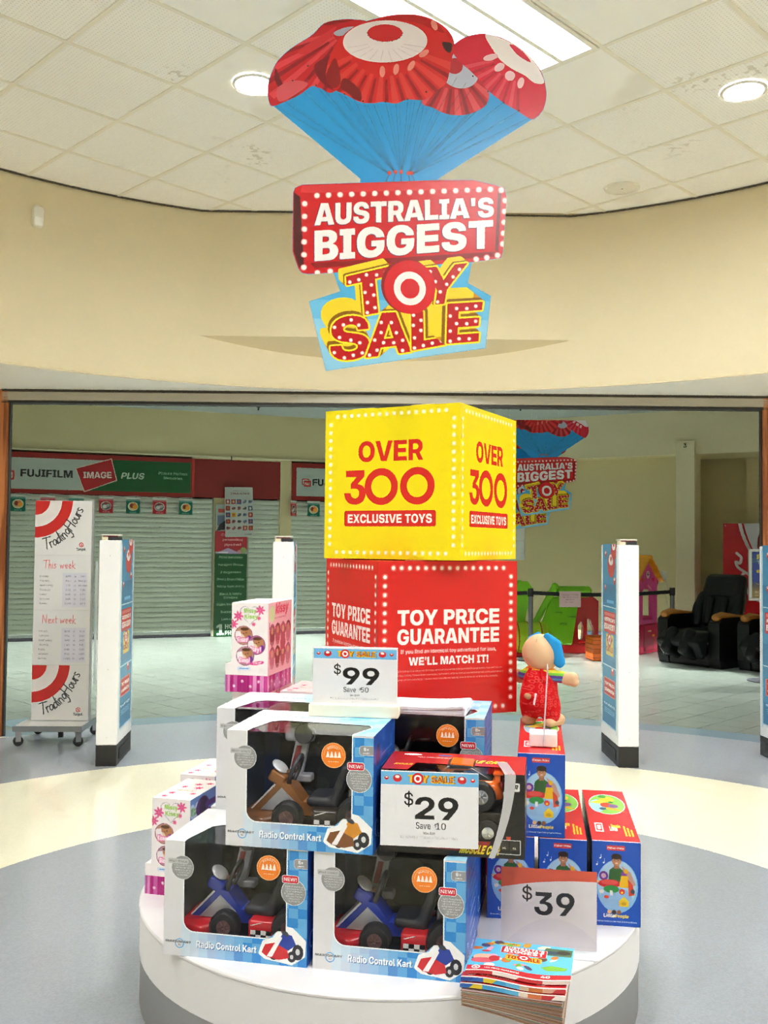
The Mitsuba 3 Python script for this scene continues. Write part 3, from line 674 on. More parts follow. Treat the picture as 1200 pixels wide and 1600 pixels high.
def wheel(x, y, z, r, wd):
    """wheel about the y axis: tyre and rim"""
    ty = rot(lathe([(r * .46, -wd * .42), (r * .88, -wd / 2), (r, -wd * .32), (r, wd * .32), (r * .88, wd / 2), (r * .46, wd * .42)], 32), [1, 0, 0], 90)
    rm = rot(lathe([(.001, -wd * .36), (r * .2, -wd * .42), (r * .3, -wd * .3), (r * .40, -wd * .34), (r * .48, -wd * .44), (r * .48, wd * .44), (.001, wd * .3)], 24), [1, 0, 0], 90)
    sp = cat(*[rot(bx(r * .12, r * .44, -wd * .44, wd * .44, -r * .05, r * .05), [0, 1, 0], a) for a in range(0, 360, 60)])
    return mv(ty, x, y, z), mv(rm, x, y, z), mv(sp, x, y, z)
def toy_kart_parts(nose, body, pod, checks):
    tyre_m, rim_m, chrome = mat('#17181b', 0.55), mat('#6e5254', 0.35, 0.3), mat('#9aa0a8', 0.3, 0.7)
    parts = []
    bump = blob([(-.150, -.050, .022, .016), (-.150, .050, .022, .016), (-.09, -.062, .020, .014), (-.09, .062, .020, .014), (-.07, -.05, .022, .016), (-.07, .05, .022, .016)], [(0, 1, 4, 5), (0, 2, 4), (1, 3, 5)], .008)
    parts.append(('bumper', P(bump, mat(nose, 0.25), True)))
    wedge = extr_y(Polygon([(-.135, .030), (-.062, .105), (-.036, .100), (-.005, .060), (.12, .060), (.13, .030)]), -.030, .030)
    parts.append(('body', P(wedge, mat(body, 0.25))))
    stripe = extr_y(Polygon([(-.138, .032), (-.130, .028), (-.058, .102), (-.066, .108)]), -.026, .026)
    parts.append(('stripe', P(stripe, mat('#e6e6ea', 0.3))))
    for s in (-1, 1):
        parts.append(('cheek_panel', P(extr_y(Polygon([(-.105, .040), (-.055, .092), (-.015, .055), (-.02, .040)]), s * .034 - .003, s * .034 + .003), mat('#a4a6ac', 0.3, 0.3))))
    hub = rot(rbox(-.090, -.050, -.030, .030, .098, .126, .006), [0, 1, 0], 28, (-.07, 0, .11))
    parts.append(('steering_box', P(hub, mat(body, 0.25), 40)))
    cap = rot(ellip(-.068, 0, .134, .022, .030, .006), [0, 1, 0], 38, (-.068, 0, .134))
    parts.append(('steering_box__cap', P(cap, mat('#d6d8de', 0.25, 0.2), True)))
    ang = np.linspace(0, 2 * np.pi, 25)
    sw = tube([(-.030 + .012 * math.cos(a), .036 * math.sin(a), .128 + .034 * math.cos(a)) for a in ang], .0055, 8)
    parts.append(('steering_wheel', P(sw, mat('#26282e', 0.45), True)))
    parts.append(('steering_column', P(cyl([-.07, 0, .112], [-.030, 0, .128], .006), mat('#5a3b26', 0.5))))
    seat = blob([(.02, -.035, .066, .012), (.02, .035, .066, .012), (.075, -.038, .066, .014), (.075, .038, .066, .014), (.100, -.034, .140, .012), (.100, .034, .140, .012)], [(0, 1, 2, 3), (2, 3, 4, 5)], .012)
    parts.append(('seat', P(seat, mat('#20222a', 0.5), True)))
    for s in (-1, 1):
        pd = rbox(.030, .094, s * .057 - .022, s * .057 + .022, .012, .058, .008)
        parts.append(('side_pod', P(pd, mat(pod, 0.22), 40)))
    cz = []
    for i in range(4):
        for j in range(2): cz.append(solid(bx(.037 + i * .0125, .0495 + i * .0125, -.0796, -.0792, .016 + j * .010, .026 + j * .010), '#f0f0f0' if (i + j) % 2 else '#191919'))
    cz.append(solid(hull([(.036, -.0796, .046), (.060, -.0796, .054), (.066, -.0796, .054), (.042, -.0796, .046), (.036, -.0792, .046), (.066, -.0792, .054)]), '#f2f2f2'))
    parts.append(('side_pod__checks', PC(cz)))
    eng = cat(rbox(.105, .15, -.035, .035, .055, .10, .008), *[bx(.108 + i * .008, .112 + i * .008, -.03, .03, .10, .114) for i in range(5)])
    parts.append(('engine', P(eng, chrome, 40)))
    for s in (-1, 1):
        parts.append(('exhaust_pipe', P(tube([(.12, s * .03, .09), (.15, s * .045, .105), (.17, s * .05, .135)], [.008, .009, .012], 12), chrome, True)))
    for wx, r, wd in ((-.028, .036, .034), (.135, .046, .046)):
        parts.append(('axle', P(cyl([wx, -.075, r], [wx, .075, r], .005), chrome)))
        for s in (-1, 1):
            a, b, c = wheel(wx, s * .069, r, r, wd)
            k = 'wheel' + ('' if len([1 for q in parts if q[0].startswith('wheel') and '__' not in q[0]]) == 0 else '_%03d' % len([1 for q in parts if q[0].startswith('wheel') and '__' not in q[0]]))
            parts += [(k, P(a, tyre_m, 40)), (k + '__rim', P(cat(b, c), rim_m, 30))]
    return parts
_rk = toy_kart_parts('#c4202a', '#25399c', '#c4202a', True)
_bk = toy_kart_parts('#6a4126', '#8a5a30', '#2a221e', True)
def remote_parts():
    g, dk = mat('#9c9ea6', 0.4), mat('#33353c', 0.45)
    head = rbox(-.045, .045, -.016, .016, .085, .135, .012)
    grip = extr_y(Polygon([(-.030, -.01), (.008, -.01), (.030, .095), (-.008, .095)]), -.013, .013)
    foot = rbox(-.055, .04, -.02, .02, -.03, -.008, .006)
    wh = rot(lathe([(.001, -.014), (.026, -.014), (.028, -.01), (.028, .01), (.026, .014), (.001, .014)], 28), [1, 0, 0], 90)
    hubc = rot(lathe([(.001, -.017), (.011, -.017), (.012, .0)], 20), [1, 0, 0], 90)
    red = extr_y(Polygon([(-.022, .012), (-.004, .012), (.010, .075), (-.006, .075)]), -.0145, -.0130)
    return [('housing', P(head, g, 40)), ('grip', P(grip, g)), ('foot', P(foot, g, 40)), ('steering_wheel', P(mv(wh, .02, -.024, .112), dk, 40)), ('steering_wheel__hub', P(mv(hubc, .02, -.024, .112), mat('#c5c7cc', 0.3), 40)), ('grip_inset', P(red, mat('#7c2026', 0.5)))]
_rm = remote_parts()
for k, what, parts in (('A', 'red and blue toy kart with checked side pods inside the front left kart box', _rk), ('B', 'red and blue toy kart with checked side pods inside the kart box beside the catalogues', _rk),
                       ('C', 'brown toy kart with dark side pods inside the upper kart box', _bk), ('E', 'red and blue toy kart hidden low inside the box under the paper pad', _rk)):
    thing('toy_kart', what, 'toy kart', parts, KP[k] @ T().translate([-.010, .130, .0305]).scale(1.2), 'toy karts in boxes')
for k, what, dx, dz in (('A', 'grey pistol grip remote with red inset behind the kart in the front left box', -.045, .160), ('B', 'grey pistol grip remote with red inset behind the kart in the box beside the catalogues', -.060, .160),
                        ('C', 'grey pistol grip remote with a round wheel behind the brown kart', -.055, .165)):
    thing('remote_controller', what, 'remote control', _rm, KP[k] @ T().translate([dx, .205, dz]), 'remote controls in kart boxes')

# ---------------------------------------------------------------- muscle car box
def car_front_art(w, h):
    hole = Polygon([(.05 * w, .13 * h), (.80 * w, .13 * h), (.86 * w, .4 * h), (.885 * w, h), (.885 * w, h + .1), (.05 * w, h + .1)])
    hole = hole.intersection(sbox(.05 * w, .19 * h, w, h + .1))
    a = Art(sbox(0, 0, w, h).difference(hole), '#121214')
    a.add(Polygon([(0, .10 * h), (.72 * w, .05 * h), (.77 * w, .19 * h), (0, .19 * h)]), '#8f1f24')
    a.add(sbox(0, .19 * h, .05 * w, h), '#5d1418')
    a.add(text('FULL FUNCTION R/C', .40 * w, .10 * h, .010, weight=600, width=.2, px=40, slant=.2), '#c9bfc0')
    for d, c in ((.002, '#3a1a08'), (0, '#e8cf2a')):
        a.add(text('MUSCLE CAR', .685 * w + d, .035 * h - d, .024, weight=900, width=.105, px=64, slant=.35), c)
    a.add(R(.915 * w, .80 * h, .965 * w, .90 * h, .003), '#dfdfe2'); a.add(text('R', .938 * w, .825 * h, .012, weight=900, px=48, slant=.3), '#17181a')
    a.add(R(.815 * w, .05 * h, .975 * w, .225 * h, .003).difference(R(.822 * w, .06 * h, .968 * w, .215 * h, .003)), '#b9b9bd')
    for x in (.83, .90): a.add(R(x * w, .10 * h, (x + .06) * w, .2 * h), '#2e2b28'); a.add(text('x4', (x + .03) * w, .115 * h, .006, weight=700, px=40), '#d9d4c8')
    a.add(R(.875 * w, .225 * h, .905 * w, .262 * h), '#c8452b')
    return a
def car_top_art(w, d):
    hole = Polygon([(.14 * w, -.1), (.885 * w, -.1), (.885 * w, .33 * d), (.22 * w, .40 * d)])
    a = Art(sbox(0, 0, w, d).difference(hole), '#ae2428')
    a.add(text('FULL FUNCTION RADIO CONTROL', .40 * w, .70 * d, .010, weight=700, width=.15, px=40, slant=.2), '#efd9d6')
    a.add(E(.40 * w, .86 * d, .020, .009), '#3d55a8'); a.add(E(.16 * w, .86 * d, .026, .012), '#f0e8e4')
    for q, c in ((.002, '#5a1a0a'), (0, '#f0d92c')):
        a.add(text('MUSCLE CAR', .635 * w + q, .52 * d - q, .034, weight=900, width=.15, px=64, slant=.3), c)
    a.add(text('ROAR', .13 * w, .25 * d, .02, weight=900, width=.05, px=48, slant=.2), '#d9a43a')
    return a
def muscle_box():
    w, d, h, t = .386, .218, .222, .0022
    x0 = -w / 2
    shell = cat(bx(x0, x0 + t, t, d, 0, h), bx(-x0 - t, -x0, t, d, 0, h), bx(x0, -x0, t, d, 0, t), bx(x0, -x0, d - t, d, 0, h), bx(x0, -x0, .55 * d, d, h - t, h))
    fa, ta = car_front_art(w, h), car_top_art(w, d)
    sd = Art(sbox(0, 0, d, h), '#171719'); sd.add(sbox(0, .9 * h, d, h), '#7c1a1e'); sd.add(text('MUSCLE CAR', d / 2, .12, .03, weight=900, width=.15, px=48, slant=.2), '#c9a72c')
    film = trimesh.Trimesh([[x0 + .04 * w, .0012, .15 * h], [x0 + .9 * w, .0012, .15 * h], [x0 + .9 * w, .0012, h - .001], [x0 + .04 * w, .0012, h - .001], [x0 + .9 * w, .42 * d, h - .001], [x0 + .15 * w, .42 * d, h - .001]], [[0, 1, 2], [0, 2, 3], [3, 2, 4], [3, 4, 5]], process=False)
    # silver band curving down the front and over the lid
    zs = np.linspace(0, 1, 14); V, F = [], []
    for k, zz in enumerate(zs):
        cx = x0 + w * (.775 + .125 * math.sin(zz * math.pi / 2) ** .9); hw = .008 + .007 * zz
        V += [[cx - hw, -.002, zz * h], [cx + hw, -.002, zz * h]]
    for k in range(1, 6):
        u = k / 5; V += [[x0 + w * (.90 - .075 * u) - .015, d * .62 * u - .002 * (1 - u), h + .0022], [x0 + w * (.90 - .075 * u) + .015, d * .62 * u - .002 * (1 - u), h + .0022]]
    n = len(V) // 2
    for k in range(n - 1): F += [[2 * k, 2 * k + 1, 2 * k + 3], [2 * k, 2 * k + 3, 2 * k + 2]]
    band = trimesh.Trimesh(np.array(V), np.array(F), process=False)
    inner = cat(bx(x0 + .01, -x0 - .01, d - .02, d - .004, .004, h - .01), bx(x0 + .01, -x0 - .01, .035, d - .02, .003, .109, .003))
    wt, wr, ws = wheel(x0 + .745 * w, .026, .058, .034, .014)
    return [('carton', P(shell, mat('#2a1214', 0.5))), ('front_panel', PC([fa.place([x0, 0, 0], [1, 0, 0], [0, 0, 1])])), ('top_panel', PC([ta.place([x0, 0, h + .0005], [1, 0, 0], [0, 1, 0])])),
            ('side_panel', PC([sd.place([-x0 + .0005, 0, 0], [0, 1, 0], [0, 0, 1])])), ('window', P(film, 'clear_film')), ('silver_band', P(band, mat('#c3c3cc', 0.3, 0.5))), ('tray', P(inner, mat('#22201f', 0.6))), ('display_wheel', P(wt, mat('#191919', .5), 40)), ('display_wheel__rim', P(cat(wr, ws), mat('#c9ccd2', 0.12, 0.95), 30))]
FZ = PZ + KH + .002
FM = TW(0.190, 2.574, FZ, -9.6)
thing('muscle_car_box', 'black and red toy car box with a curved silver band, behind the $29 price sign', 'toy box', muscle_box(), FM)
def toy_car_parts():
    org, chrome, tyre, glass = mat('#e8691c', 0.18), mat('#c9ccd2', 0.12, 0.95), mat('#191919', 0.5), mat('#23262b', 0.1)
    body = blob([(-.145, -.05, .05, .02), (-.145, .05, .05, .02), (.125, -.052, .062, .022), (.125, .052, .062, .022), (-.03, -.055, .062, .022), (-.03, .055, .062, .022), (.14, -.05, .045, .015), (.14, .05, .045, .015)], [(0, 1, 4, 5), (4, 5, 2, 3), (2, 3, 6, 7), (0, 1, 6, 7)], .01)
    cabin = blob([(-.04, -.045, .078, .012), (-.04, .045, .078, .012), (.00, -.038, .112, .010), (.00, .038, .112, .010), (.06, -.038, .110, .010), (.06, .038, .110, .010), (.115, -.045, .080, .010), (.115, .045, .080, .010)], [tuple(range(8))], .01)
    p = [('body', P(body, org, True)), ('cabin', P(cabin, glass, True)), ('cabin__roof', P(blob([(.005, -.036, .119, .006), (.005, .036, .119, .006), (.06, -.036, .117, .006), (.06, .036, .117, .006)], [(0, 1, 2, 3)]), org, True)),
         ('spoiler', P(cat(bx(.125, .155, -.058, .058, .100, .106, .002), bx(.13, .145, -.052, -.046, .08, .101), bx(.13, .145, .046, .052, .08, .101)), org)),
         ('bumper', P(rbox(.150, .166, -.058, .058, .040, .056, .006), chrome, 40)), ('side_stripe', P(bx(-.12, .11, -.0775, -.0755, .052, .057), mat('#f0f0f0', .3)))]
    for s in (-1, 1): p.append(('tail_lamp', P(mv(rot(cyl([0, -.0, 0], [0.006, 0, 0], .014, 16), [0, 0, 1], 0), .1455, s * .038, .066), mat('#b01c22', .2))))
    for i, wx in enumerate((-.085, .092)):
        r = .042 if wx > 0 else .038
        for s in (-1, 1):
            a, b, c = wheel(wx, s * .068, r, r, .032); k = 'wheel' + ('' if i == 0 and s < 0 else '_%03d' % (i * 2 + (s > 0)))
            p += [(k, P(a, tyre, 40)), (k + '__rim', P(cat(b, c), chrome, 30))]
    return p
thing('toy_car', 'orange toy coupe with chrome wheels inside the black box behind the $29 sign', 'toy car', toy_car_parts(), FM @ T().translate([-.012, .100, .112]).scale(.95))

# ---------------------------------------------------------------- preschool play set boxes (blue front, red lid)
def lp_front():
    w, h = .143, .252
    a = Art(sbox(0, 0, w, h), '#1d4fb4')
    a.add(E(.52 * w, .47 * h, .43 * w, .315 * h), '#7fb4e0'); a.add(E(.52 * w, .49 * h, .40 * w, .285 * h), '#a9c9e2'); a.add(E(.50 * w, .33 * h, .33 * w, .13 * h), '#8fb6dc')
    a.add(Polygon([(.60 * w, .72 * h), (.80 * w, .64 * h), (.90 * w, .5 * h), (.78 * w, .44 * h)]), '#b98d84')
    a.add(R(.30 * w, .895 * h, .68 * w, .955 * h, .003), '#c8343c'); a.add(text('Fisher-Price', .49 * w, .912 * h, .0068, weight=800, width=.34 * w, px=48), '#f6e9ea')
    # boy in a green shirt
    a.add(Polygon([(.33 * w, .50 * h), (.36 * w, .66 * h), (.44 * w, .70 * h), (.56 * w, .70 * h), (.66 * w, .65 * h), (.68 * w, .50 * h)]), '#2c5a2a')
    a.add(R(.45 * w, .68 * h, .56 * w, .74 * h), '#a06a4c'); a.add(E(.505 * w, .775 * h, .095 * w, .058 * h), '#b47c5a')
    a.add(E(.505 * w, .825 * h, .105 * w, .034 * h).union(R(.405 * w, .785 * h, .43 * w, .825 * h)).union(R(.58 * w, .785 * h, .605 * w, .825 * h)), '#2a1c17')
    a.add(E(.47 * w, .782 * h, .012 * w, .005 * h).union(E(.54 * w, .782 * h, .012 * w, .005 * h)), '#241812'); a.add(E(.505 * w, .748 * h, .03 * w, .006 * h), '#e9d6c8')
    # toys
    a.add(C(.24 * w, .59 * h, .095 * w), '#6d2f86'); a.add(C(.24 * w, .59 * h, .05 * w), '#c9a3d6'); a.add(C(.24 * w, .59 * h, .02 * w), '#e2b023')
    a.add(E(.36 * w, .50 * h, .24 * w, .05 * h), '#c92a30'); a.add(E(.36 * w, .515 * h, .17 * w, .03 * h), '#e04e4a')
    a.add(E(.40 * w, .435 * h, .16 * w, .045 * h), '#2c8a40'); a.add(R(.37 * w, .36 * h, .43 * w, .42 * h), '#e8e8ee')
    a.add(C(.66 * w, .62 * h, .06 * w), '#7a3a92'); a.add(Polygon([(.56 * w, .46 * h), (.60 * w, .60 * h), (.74 * w, .60 * h), (.80 * w, .46 * h)]), '#e8b51f'); a.add(E(.70 * w, .655 * h, .045 * w, .03 * h), '#e2a92a')
    a.add(Polygon([(.74 * w, .56 * h), (.84 * w, .50 * h), (.88 * w, .38 * h), (.76 * w, .36 * h)]), '#d2462e'); a.add(C(.62 * w, .41 * h, .06 * w), '#d63a34'); a.add(C(.62 * w, .40 * h, .025 * w), '#f0c92c')
    a.add(C(.84 * w, .42 * h, .045 * w), '#3a4250'); a.add(E(.20 * w, .40 * h, .05 * w, .022 * h), '#e7e2da'); a.add(E(.30 * w, .34 * h, .05 * w, .02 * h), '#d4473a'); a.add(C(.12 * w, .52 * h, .03 * w), '#e0b48c')
    a.add(R(.56 * w, .235 * h, .76 * w, .31 * h, .004), '#e4bf22'); a.add(Polygon([(.58 * w, .31 * h), (.66 * w, .355 * h), (.74 * w, .31 * h)]), '#e9cb3a'); a.add(E(.66 * w, .268 * h, .055 * w, .02 * h), '#c89a1c')
    for x, y in ((.10, .72), (.17, .80), (.24, .745)): a.add(C(x * w, y * h, .018 * w).union(R((x + .012) * w, y * h, (x + .02) * w, (y + .045) * h)), '#e6eefa')
    for x, c in ((.36, '#e0b28a'), (.46, '#3a2a20'), (.56, '#8a5636')): a.add(C(x * w, .165 * h, .045 * w), c)
    for dx, c in ((.0008, '#17366e'), (0, '#fbf6e4')):
        a.add(text('Little', .36 * w + dx, .10 * h - dx, .0105, weight=900, width=.24 * w, px=56), c)
    a.add(text('People', .62 * w, .10 * h, .0105, weight=900, width=.28 * w, px=56), '#f1d43a')
    a.add(text('Surprise Sounds Fun Park & Ferris Wheel', .50 * w, .045 * h, .0042, weight=600, width=.86 * w, px=36), '#c6dcf6')
    return a
def lp_top():
    w, d = .143, .61
    a = Art(sbox(0, 0, w, d), '#cf2a2f')
    a.add(sbox(0, 0, w, .008), '#d8b9c8')
    a.add(E(.52 * w, .70 * d, .43 * w, .21 * d), '#d8e4ec'); a.add(E(.52 * w, .70 * d, .41 * w, .2 * d), '#8cc452'); a.add(E(.28 * w, .66 * d, .17 * w, .13 * d), '#a9cfe8')
    a.add(Polygon([(.12 * w, .72 * d), (.40 * w, .80 * d), (.52 * w, .74 * d), (.35 * w, .70 * d)]), '#e8d84a'); a.add(E(.55 * w, .80 * d, .17 * w, .06 * d), '#e7c92e'); a.add(E(.50 * w, .68 * d, .14 * w, .05 * d), '#c9442e')
    a.add(Polygon([(.40 * w, .60 * d), (.85 * w, .56 * d), (.94 * w, .54 * d), (.62 * w, .64 * d)]), '#e0a92e'); a.add(E(.66 * w, .66 * d, .12 * w, .04 * d), '#7a5a8a'); a.add(E(.45 * w, .86 * d, .1 * w, .035 * d), '#4c9a3c')
    a.add(E(.40 * w, .60 * d, .08 * w, .025 * d), '#3b5c6e'); a.add(E(.62 * w, .74 * d, .06 * w, .02 * d), '#2f7a34')
    a.add(R(.12 * w, .16 * d, .30 * w, .32 * d, .004).difference(R(.15 * w, .18 * d, .27 * w, .30 * d)), '#f3e6e4'); a.add(R(.17 * w, .20 * d, .25 * w, .28 * d), '#f0d4d2')
    a.add(text('Little', .52 * w, .185 * d, .05, weight=900, width=.17 * w, px=48), '#f6f0da'); a.add(text('People', .58 * w, .24 * d, .04, weight=900, width=.2 * w, px=48), '#f2d63a')
    for k in range(3): a.add(R((.74 + .07 * k) * w, .10 * d, (.78 + .07 * k) * w, (.28 - .03 * k) * d, .002), '#f0b429')
    return a
_lf, _lt = lp_front(), lp_top()
def lp_side():
    a = Art(sbox(0, 0, .61, .252), '#1a1f2c'); a.add(E(.3, .13, .22, .09), '#2c4468'); a.add(text('Little People', .3, .03, .03, weight=900, width=.25, px=40), '#b89f3a'); return a
_ls = lp_side()
def lp_box(label, x, y, z, yaw):
    w, d, h = .143, .61, .252; x0 = -w / 2
    thing('play_set_box', label, 'toy box', [('carton', P(bx(x0, -x0, .0006, d, 0, h - .0006, .0015), mat('#1d3f92', 0.4))), ('front_panel', PC([_lf.place([x0, 0, 0], [1, 0, 0], [0, 0, 1])])), ('top_panel', PC([_lt.place([x0, 0, h], [1, 0, 0], [0, 1, 0])])),
          ('side_panel', PC([_ls.place([x0 - .0006, d, 0], [0, -1, 0], [0, 0, 1])])), ('side_panel', PC([_ls.place([-x0 + .0006, 0, 0], [0, 1, 0], [0, 0, 1])]))], TW(x, y, z, yaw), 'blue and red play set boxes')
lp_box('blue fronted play set box with a red lid, rightmost of the bottom row', .714, 2.915, PZ, -9.0)
lp_box('blue fronted play set box directly behind the $39 sign, second from right below', .556, 2.933, PZ, -9.0)
lp_box('blue fronted play set box wedged behind the kart box, mostly behind the $39 sign', .400, 2.960, PZ, -9.0)
lp_box('blue play set box on top of the others, carrying the plush toy', .492, 2.952, PZ + .254, -9.0)

# ---------------------------------------------------------------- doll boxes
def flower(x, y, r):
    return unary_union([E(x + r * .55 * math.cos(t), y + r * .55 * math.sin(t), r * .5, r * .2, math.degrees(t), 4) for t in np.arange(7) * 2 * np.pi / 7])
def heart(x, y, s):
    t = np.linspace(0, 2 * np.pi, 40); return Polygon(np.stack([x + s * 16 * np.sin(t) ** 3 / 17, y + s * (13 * np.cos(t) - 5 * np.cos(2 * t) - 2 * np.cos(3 * t) - np.cos(4 * t)) / 17], 1)).buffer(0)
def stripes(a, x0, x1, y0, y1, seed=1):
    rnd = random.Random(seed); x = x0; a.add(sbox(x0, y0, x1, y1), '#b3257f')
    while x < x1:
        wd = .004 + .012 * rnd.random(); a.add(sbox(x, y0, min(x + wd, x1), y1), rnd.choice(['#a31c74', '#c23a90', '#d88abf', '#c45aa4', '#9c186c', '#b86cb4'])); x += wd + .003
    for k in range(int((x1 - x0) / .03)): a.add(flower(x0 + .012 + k * .03, y0 + (y1 - y0) * (.35 + .3 * (k % 2)), .006), '#f0cbe2')
def doll_front(w, h):
    a = Art(sbox(0, 0, w, h), '#f3ecee')
    stripes(a, 0, w, 0, .19 * h, 4)
    a.add(heart(.50 * w, .87 * h, .30 * w).difference(heart(.50 * w, .87 * h, .285 * w)), '#8a7f92')
    a.add(text('Missy', .50 * w, .888 * h, .0155 * w / .135, weight=900, width=.34 * w, px=56), '#8cbf3a'); a.add(text('Kissy', .53 * w, .822 * h, .0155 * w / .135, weight=900, width=.36 * w, px=56), '#8cbf3a')
    for x, y, r in ((.18, .85, .018), (.78, .92, .017), (.05, .76, .016), (.74, .83, .008), (.60, .76, .008)): a.add(flower(x * w, y * h, r), '#dc4f8c')
    for (cx, cy), lab, bg in (((.33, .635), 'Kisses!', '#b98a78'), ((.68, .53), 'Play!', '#a2648a'), ((.38, .405), 'Sleep!', '#b08a96')):
        x, y, r = cx * w, cy * h, .235 * w
        c = C(x, y, r); a.add(C(x, y, r * 1.06), '#8c2f68'); a.add(c, bg)
        a.add(E(x + r * .25, y + r * .25, r * .62, r * .5, 20).intersection(c), '#b57a55'); a.add(E(x - r * .35, y - r * .25, r * .48, r * .42).intersection(c), '#e2c4b4'); a.add(Polygon([(x - r, y + r * .4), (x - r * .4, y + r * .5), (x - r * .2, y - r * .2), (x - r * .9, y - r * .4)]).intersection(c), '#efe6ee')
        a.add(E(x + r * .62, y - r * .35, r * .3, r * .35).intersection(c), '#6c2f92'); a.add(C(x + r * .3, y + r * .3, r * .07).union(C(x + r * .02, y + r * .2, r * .06)), '#3b2118'); a.add(E(x + r * .1, y + r * .7, r * .5, r * .18).intersection(c), '#5a3626')
        tg = text(lab, x - r * .1, y - r * .72, .017 * w / .135, weight=900, width=.30 * w, px=48); a.add(tg.buffer(.0022), '#d85aa4'); a.add(tg, '#fff2f8')
    a.add(E(.70 * w, .33 * h, .20 * w, .022 * h, 8), '#d2468e'); a.add(text('Bottle and', .70 * w, .332 * h, .006, weight=700, width=.24 * w, px=36), '#f9dfec'); a.add(text('a hug!', .70 * w, .316 * h, .006, weight=700, width=.18 * w, px=36), '#f9dfec')
    a.add(R(.17 * w, .245 * h, .52 * w, .285 * h, .005), '#bcd0ec'); a.add(R(.185 * w, .25 * h, .505 * w, .28 * h, .004), '#f1f4fb'); a.add(R(.21 * w, .258 * h, .48 * w, .272 * h), '#6c9bd8')
    a.add(C(.84 * w, .23 * h, .085 * w).difference(C(.84 * w, .23 * h, .078 * w)).union(C(.84 * w, .23 * h, .045 * w).difference(C(.84 * w, .23 * h, .038 * w))), '#e5d3dc')
    return a
def doll_side_pink(w, h):
    a = Art(sbox(0, 0, w, h), '#f0c3cf')
    a.add(C(.15 * w, .87 * h, .03), '#cfe0b0'); t = text('kissy', .56 * w, .87 * h, .035, weight=900, width=.55 * w, px=56, slant=.2); a.add(t.buffer(.005), '#e9a5b8'); a.add(t, '#d64a6e')
    a.add(text('so many ways to play', .5 * w, .81 * h, .007, weight=700, width=.5 * w, px=36), '#c46a88')
    rnd = random.Random(5)
    for row, y in enumerate((.62, .36)):
        for k in range(4):
            x = (.16 + .23 * k) * w; a.add(E(x, (y + .045) * h, .030, .030), rnd.choice(['#a0506a', '#7c3a3c', '#b0617a'])); a.add(E(x, y * h, .026, .036), rnd.choice(['#c97a8e', '#8a3f4c', '#b4556a'])); a.add(C(x, (y + .06) * h, .013), rnd.choice(['#d9a58a', '#8a5a40', '#c98f74']))
            a.add(flower(x - .025, (y + .09) * h, .008), '#e25a84')
            for q in range(3): a.add(R(x - .03, (y - .075 - .016 * q) * h, x + .025, (y - .069 - .016 * q) * h), '#dca0b0')
    a.add(E(.62 * w, .52 * h, .03, .025), '#b5566c')
    stripes(a, 0, w, 0, .19 * h, 9)
    return a
def doll_side_blue(w, h):
    a = Art(sbox(0, 0, w, h), '#6d8fcf')
    a.add(heart(.13 * w, .85 * h, .042), '#c9d8ee'); a.add(text('Missy', .13 * w, .86 * h, .014, weight=900, width=.055, px=48), '#5fa03a'); a.add(text('Kissy', .13 * w, .82 * h, .014, weight=900, width=.055, px=48), '#5fa03a')
    a.add(E(.36 * w, .86 * h, .05, .035), '#5a2f78'); a.add(E(.38 * w, .87 * h, .03, .03), '#3a2450'); a.add(R(.45 * w, .84 * h, .8 * w, .88 * h, .008), '#5b3d8e'); a.add(R(.45 * w, .77 * h, .7 * w, .80 * h, .006), '#7c3f93')
    for x, y in ((.12, .68), (.25, .70), (.36, .72), (.6, .74)): a.add(flower(x * w, y * h, .014), '#8c2f78')
    a.add(sbox(0, .19 * h, w, .6 * h), '#4a3f7e'); a.add(E(.5 * w, .42 * h, .09, .06), '#8a5640'); a.add(E(.5 * w, .48 * h, .1, .04), '#2c1a18')
    stripes(a, 0, w, 0, .19 * h, 12)
    return a
def doll_top(w, d):
    a = Art(sbox(0, 0, w, d), '#f7f1f2')
    a.add(heart(.5 * w, .42 * d, .035).difference(heart(.5 * w, .42 * d, .033)), '#d7a9c0'); a.add(text('Missy Kissy', .5 * w, .41 * d, .010, weight=900, width=.055, px=48), '#c8b13c')
    for x, y, r in ((.25, .28, .014), (.8, .30, .012), (.7, .58, .016), (.3, .6, .012), (.55, .75, .014), (.8, .82, .013), (.2, .12, .012)): a.add(flower(x * w, y * d, r), '#e0487e')
    return a
DW, DD, DH = .135, .26, .312
_dpa = {}
def doll_parts(side):
    w, d, h = DW, DD, DH; x0 = -w / 2
    if side not in _dpa:
        front = doll_front(w, h); sa = doll_side_pink(d, h) if side == 'pink' else doll_side_blue(d, h)
        base_art = Art(sbox(0, 0, .022, .315 * h), '#f3ecee'); stripes(base_art, 0, .022, 0, .19 * h, 21)
        _dpa[side] = [('carton', P(bx(x0, -x0, .0006, d, 0, h - .0006, .0012), mat('#f3ecee', 0.45))), ('base_tray', P(bx(x0 - .022, x0 + .004, .0006, d, 0, .315 * h, .0015), mat('#f3ecee', 0.45))),
            ('base_tray__front_panel', PC([base_art.place([x0 - .022, 0, 0], [1, 0, 0], [0, 0, 1])])), ('front_panel', PC([front.place([x0, 0, 0], [1, 0, 0], [0, 0, 1])])),
            ('side_panel', PC([sa.place([-x0 + .0006, 0, 0], [0, 1, 0], [0, 0, 1])])), ('top_panel', PC([doll_top(w, d).place([x0, 0, h], [1, 0, 0], [0, 1, 0])])),
            ('flap_slot', P(bx(-x0 - .0002, -x0 + .0012, .012, .014, .70 * h, .78 * h), mat('#222024', .6)))]
    return _dpa[side]
DG = 'white and magenta doll boxes'
thing('doll_box', 'white doll box with magenta base at the lower left edge of the stand, nearest one', 'toy box', doll_parts('blue'), TW(-.684, 3.125, PZ, -14), DG)
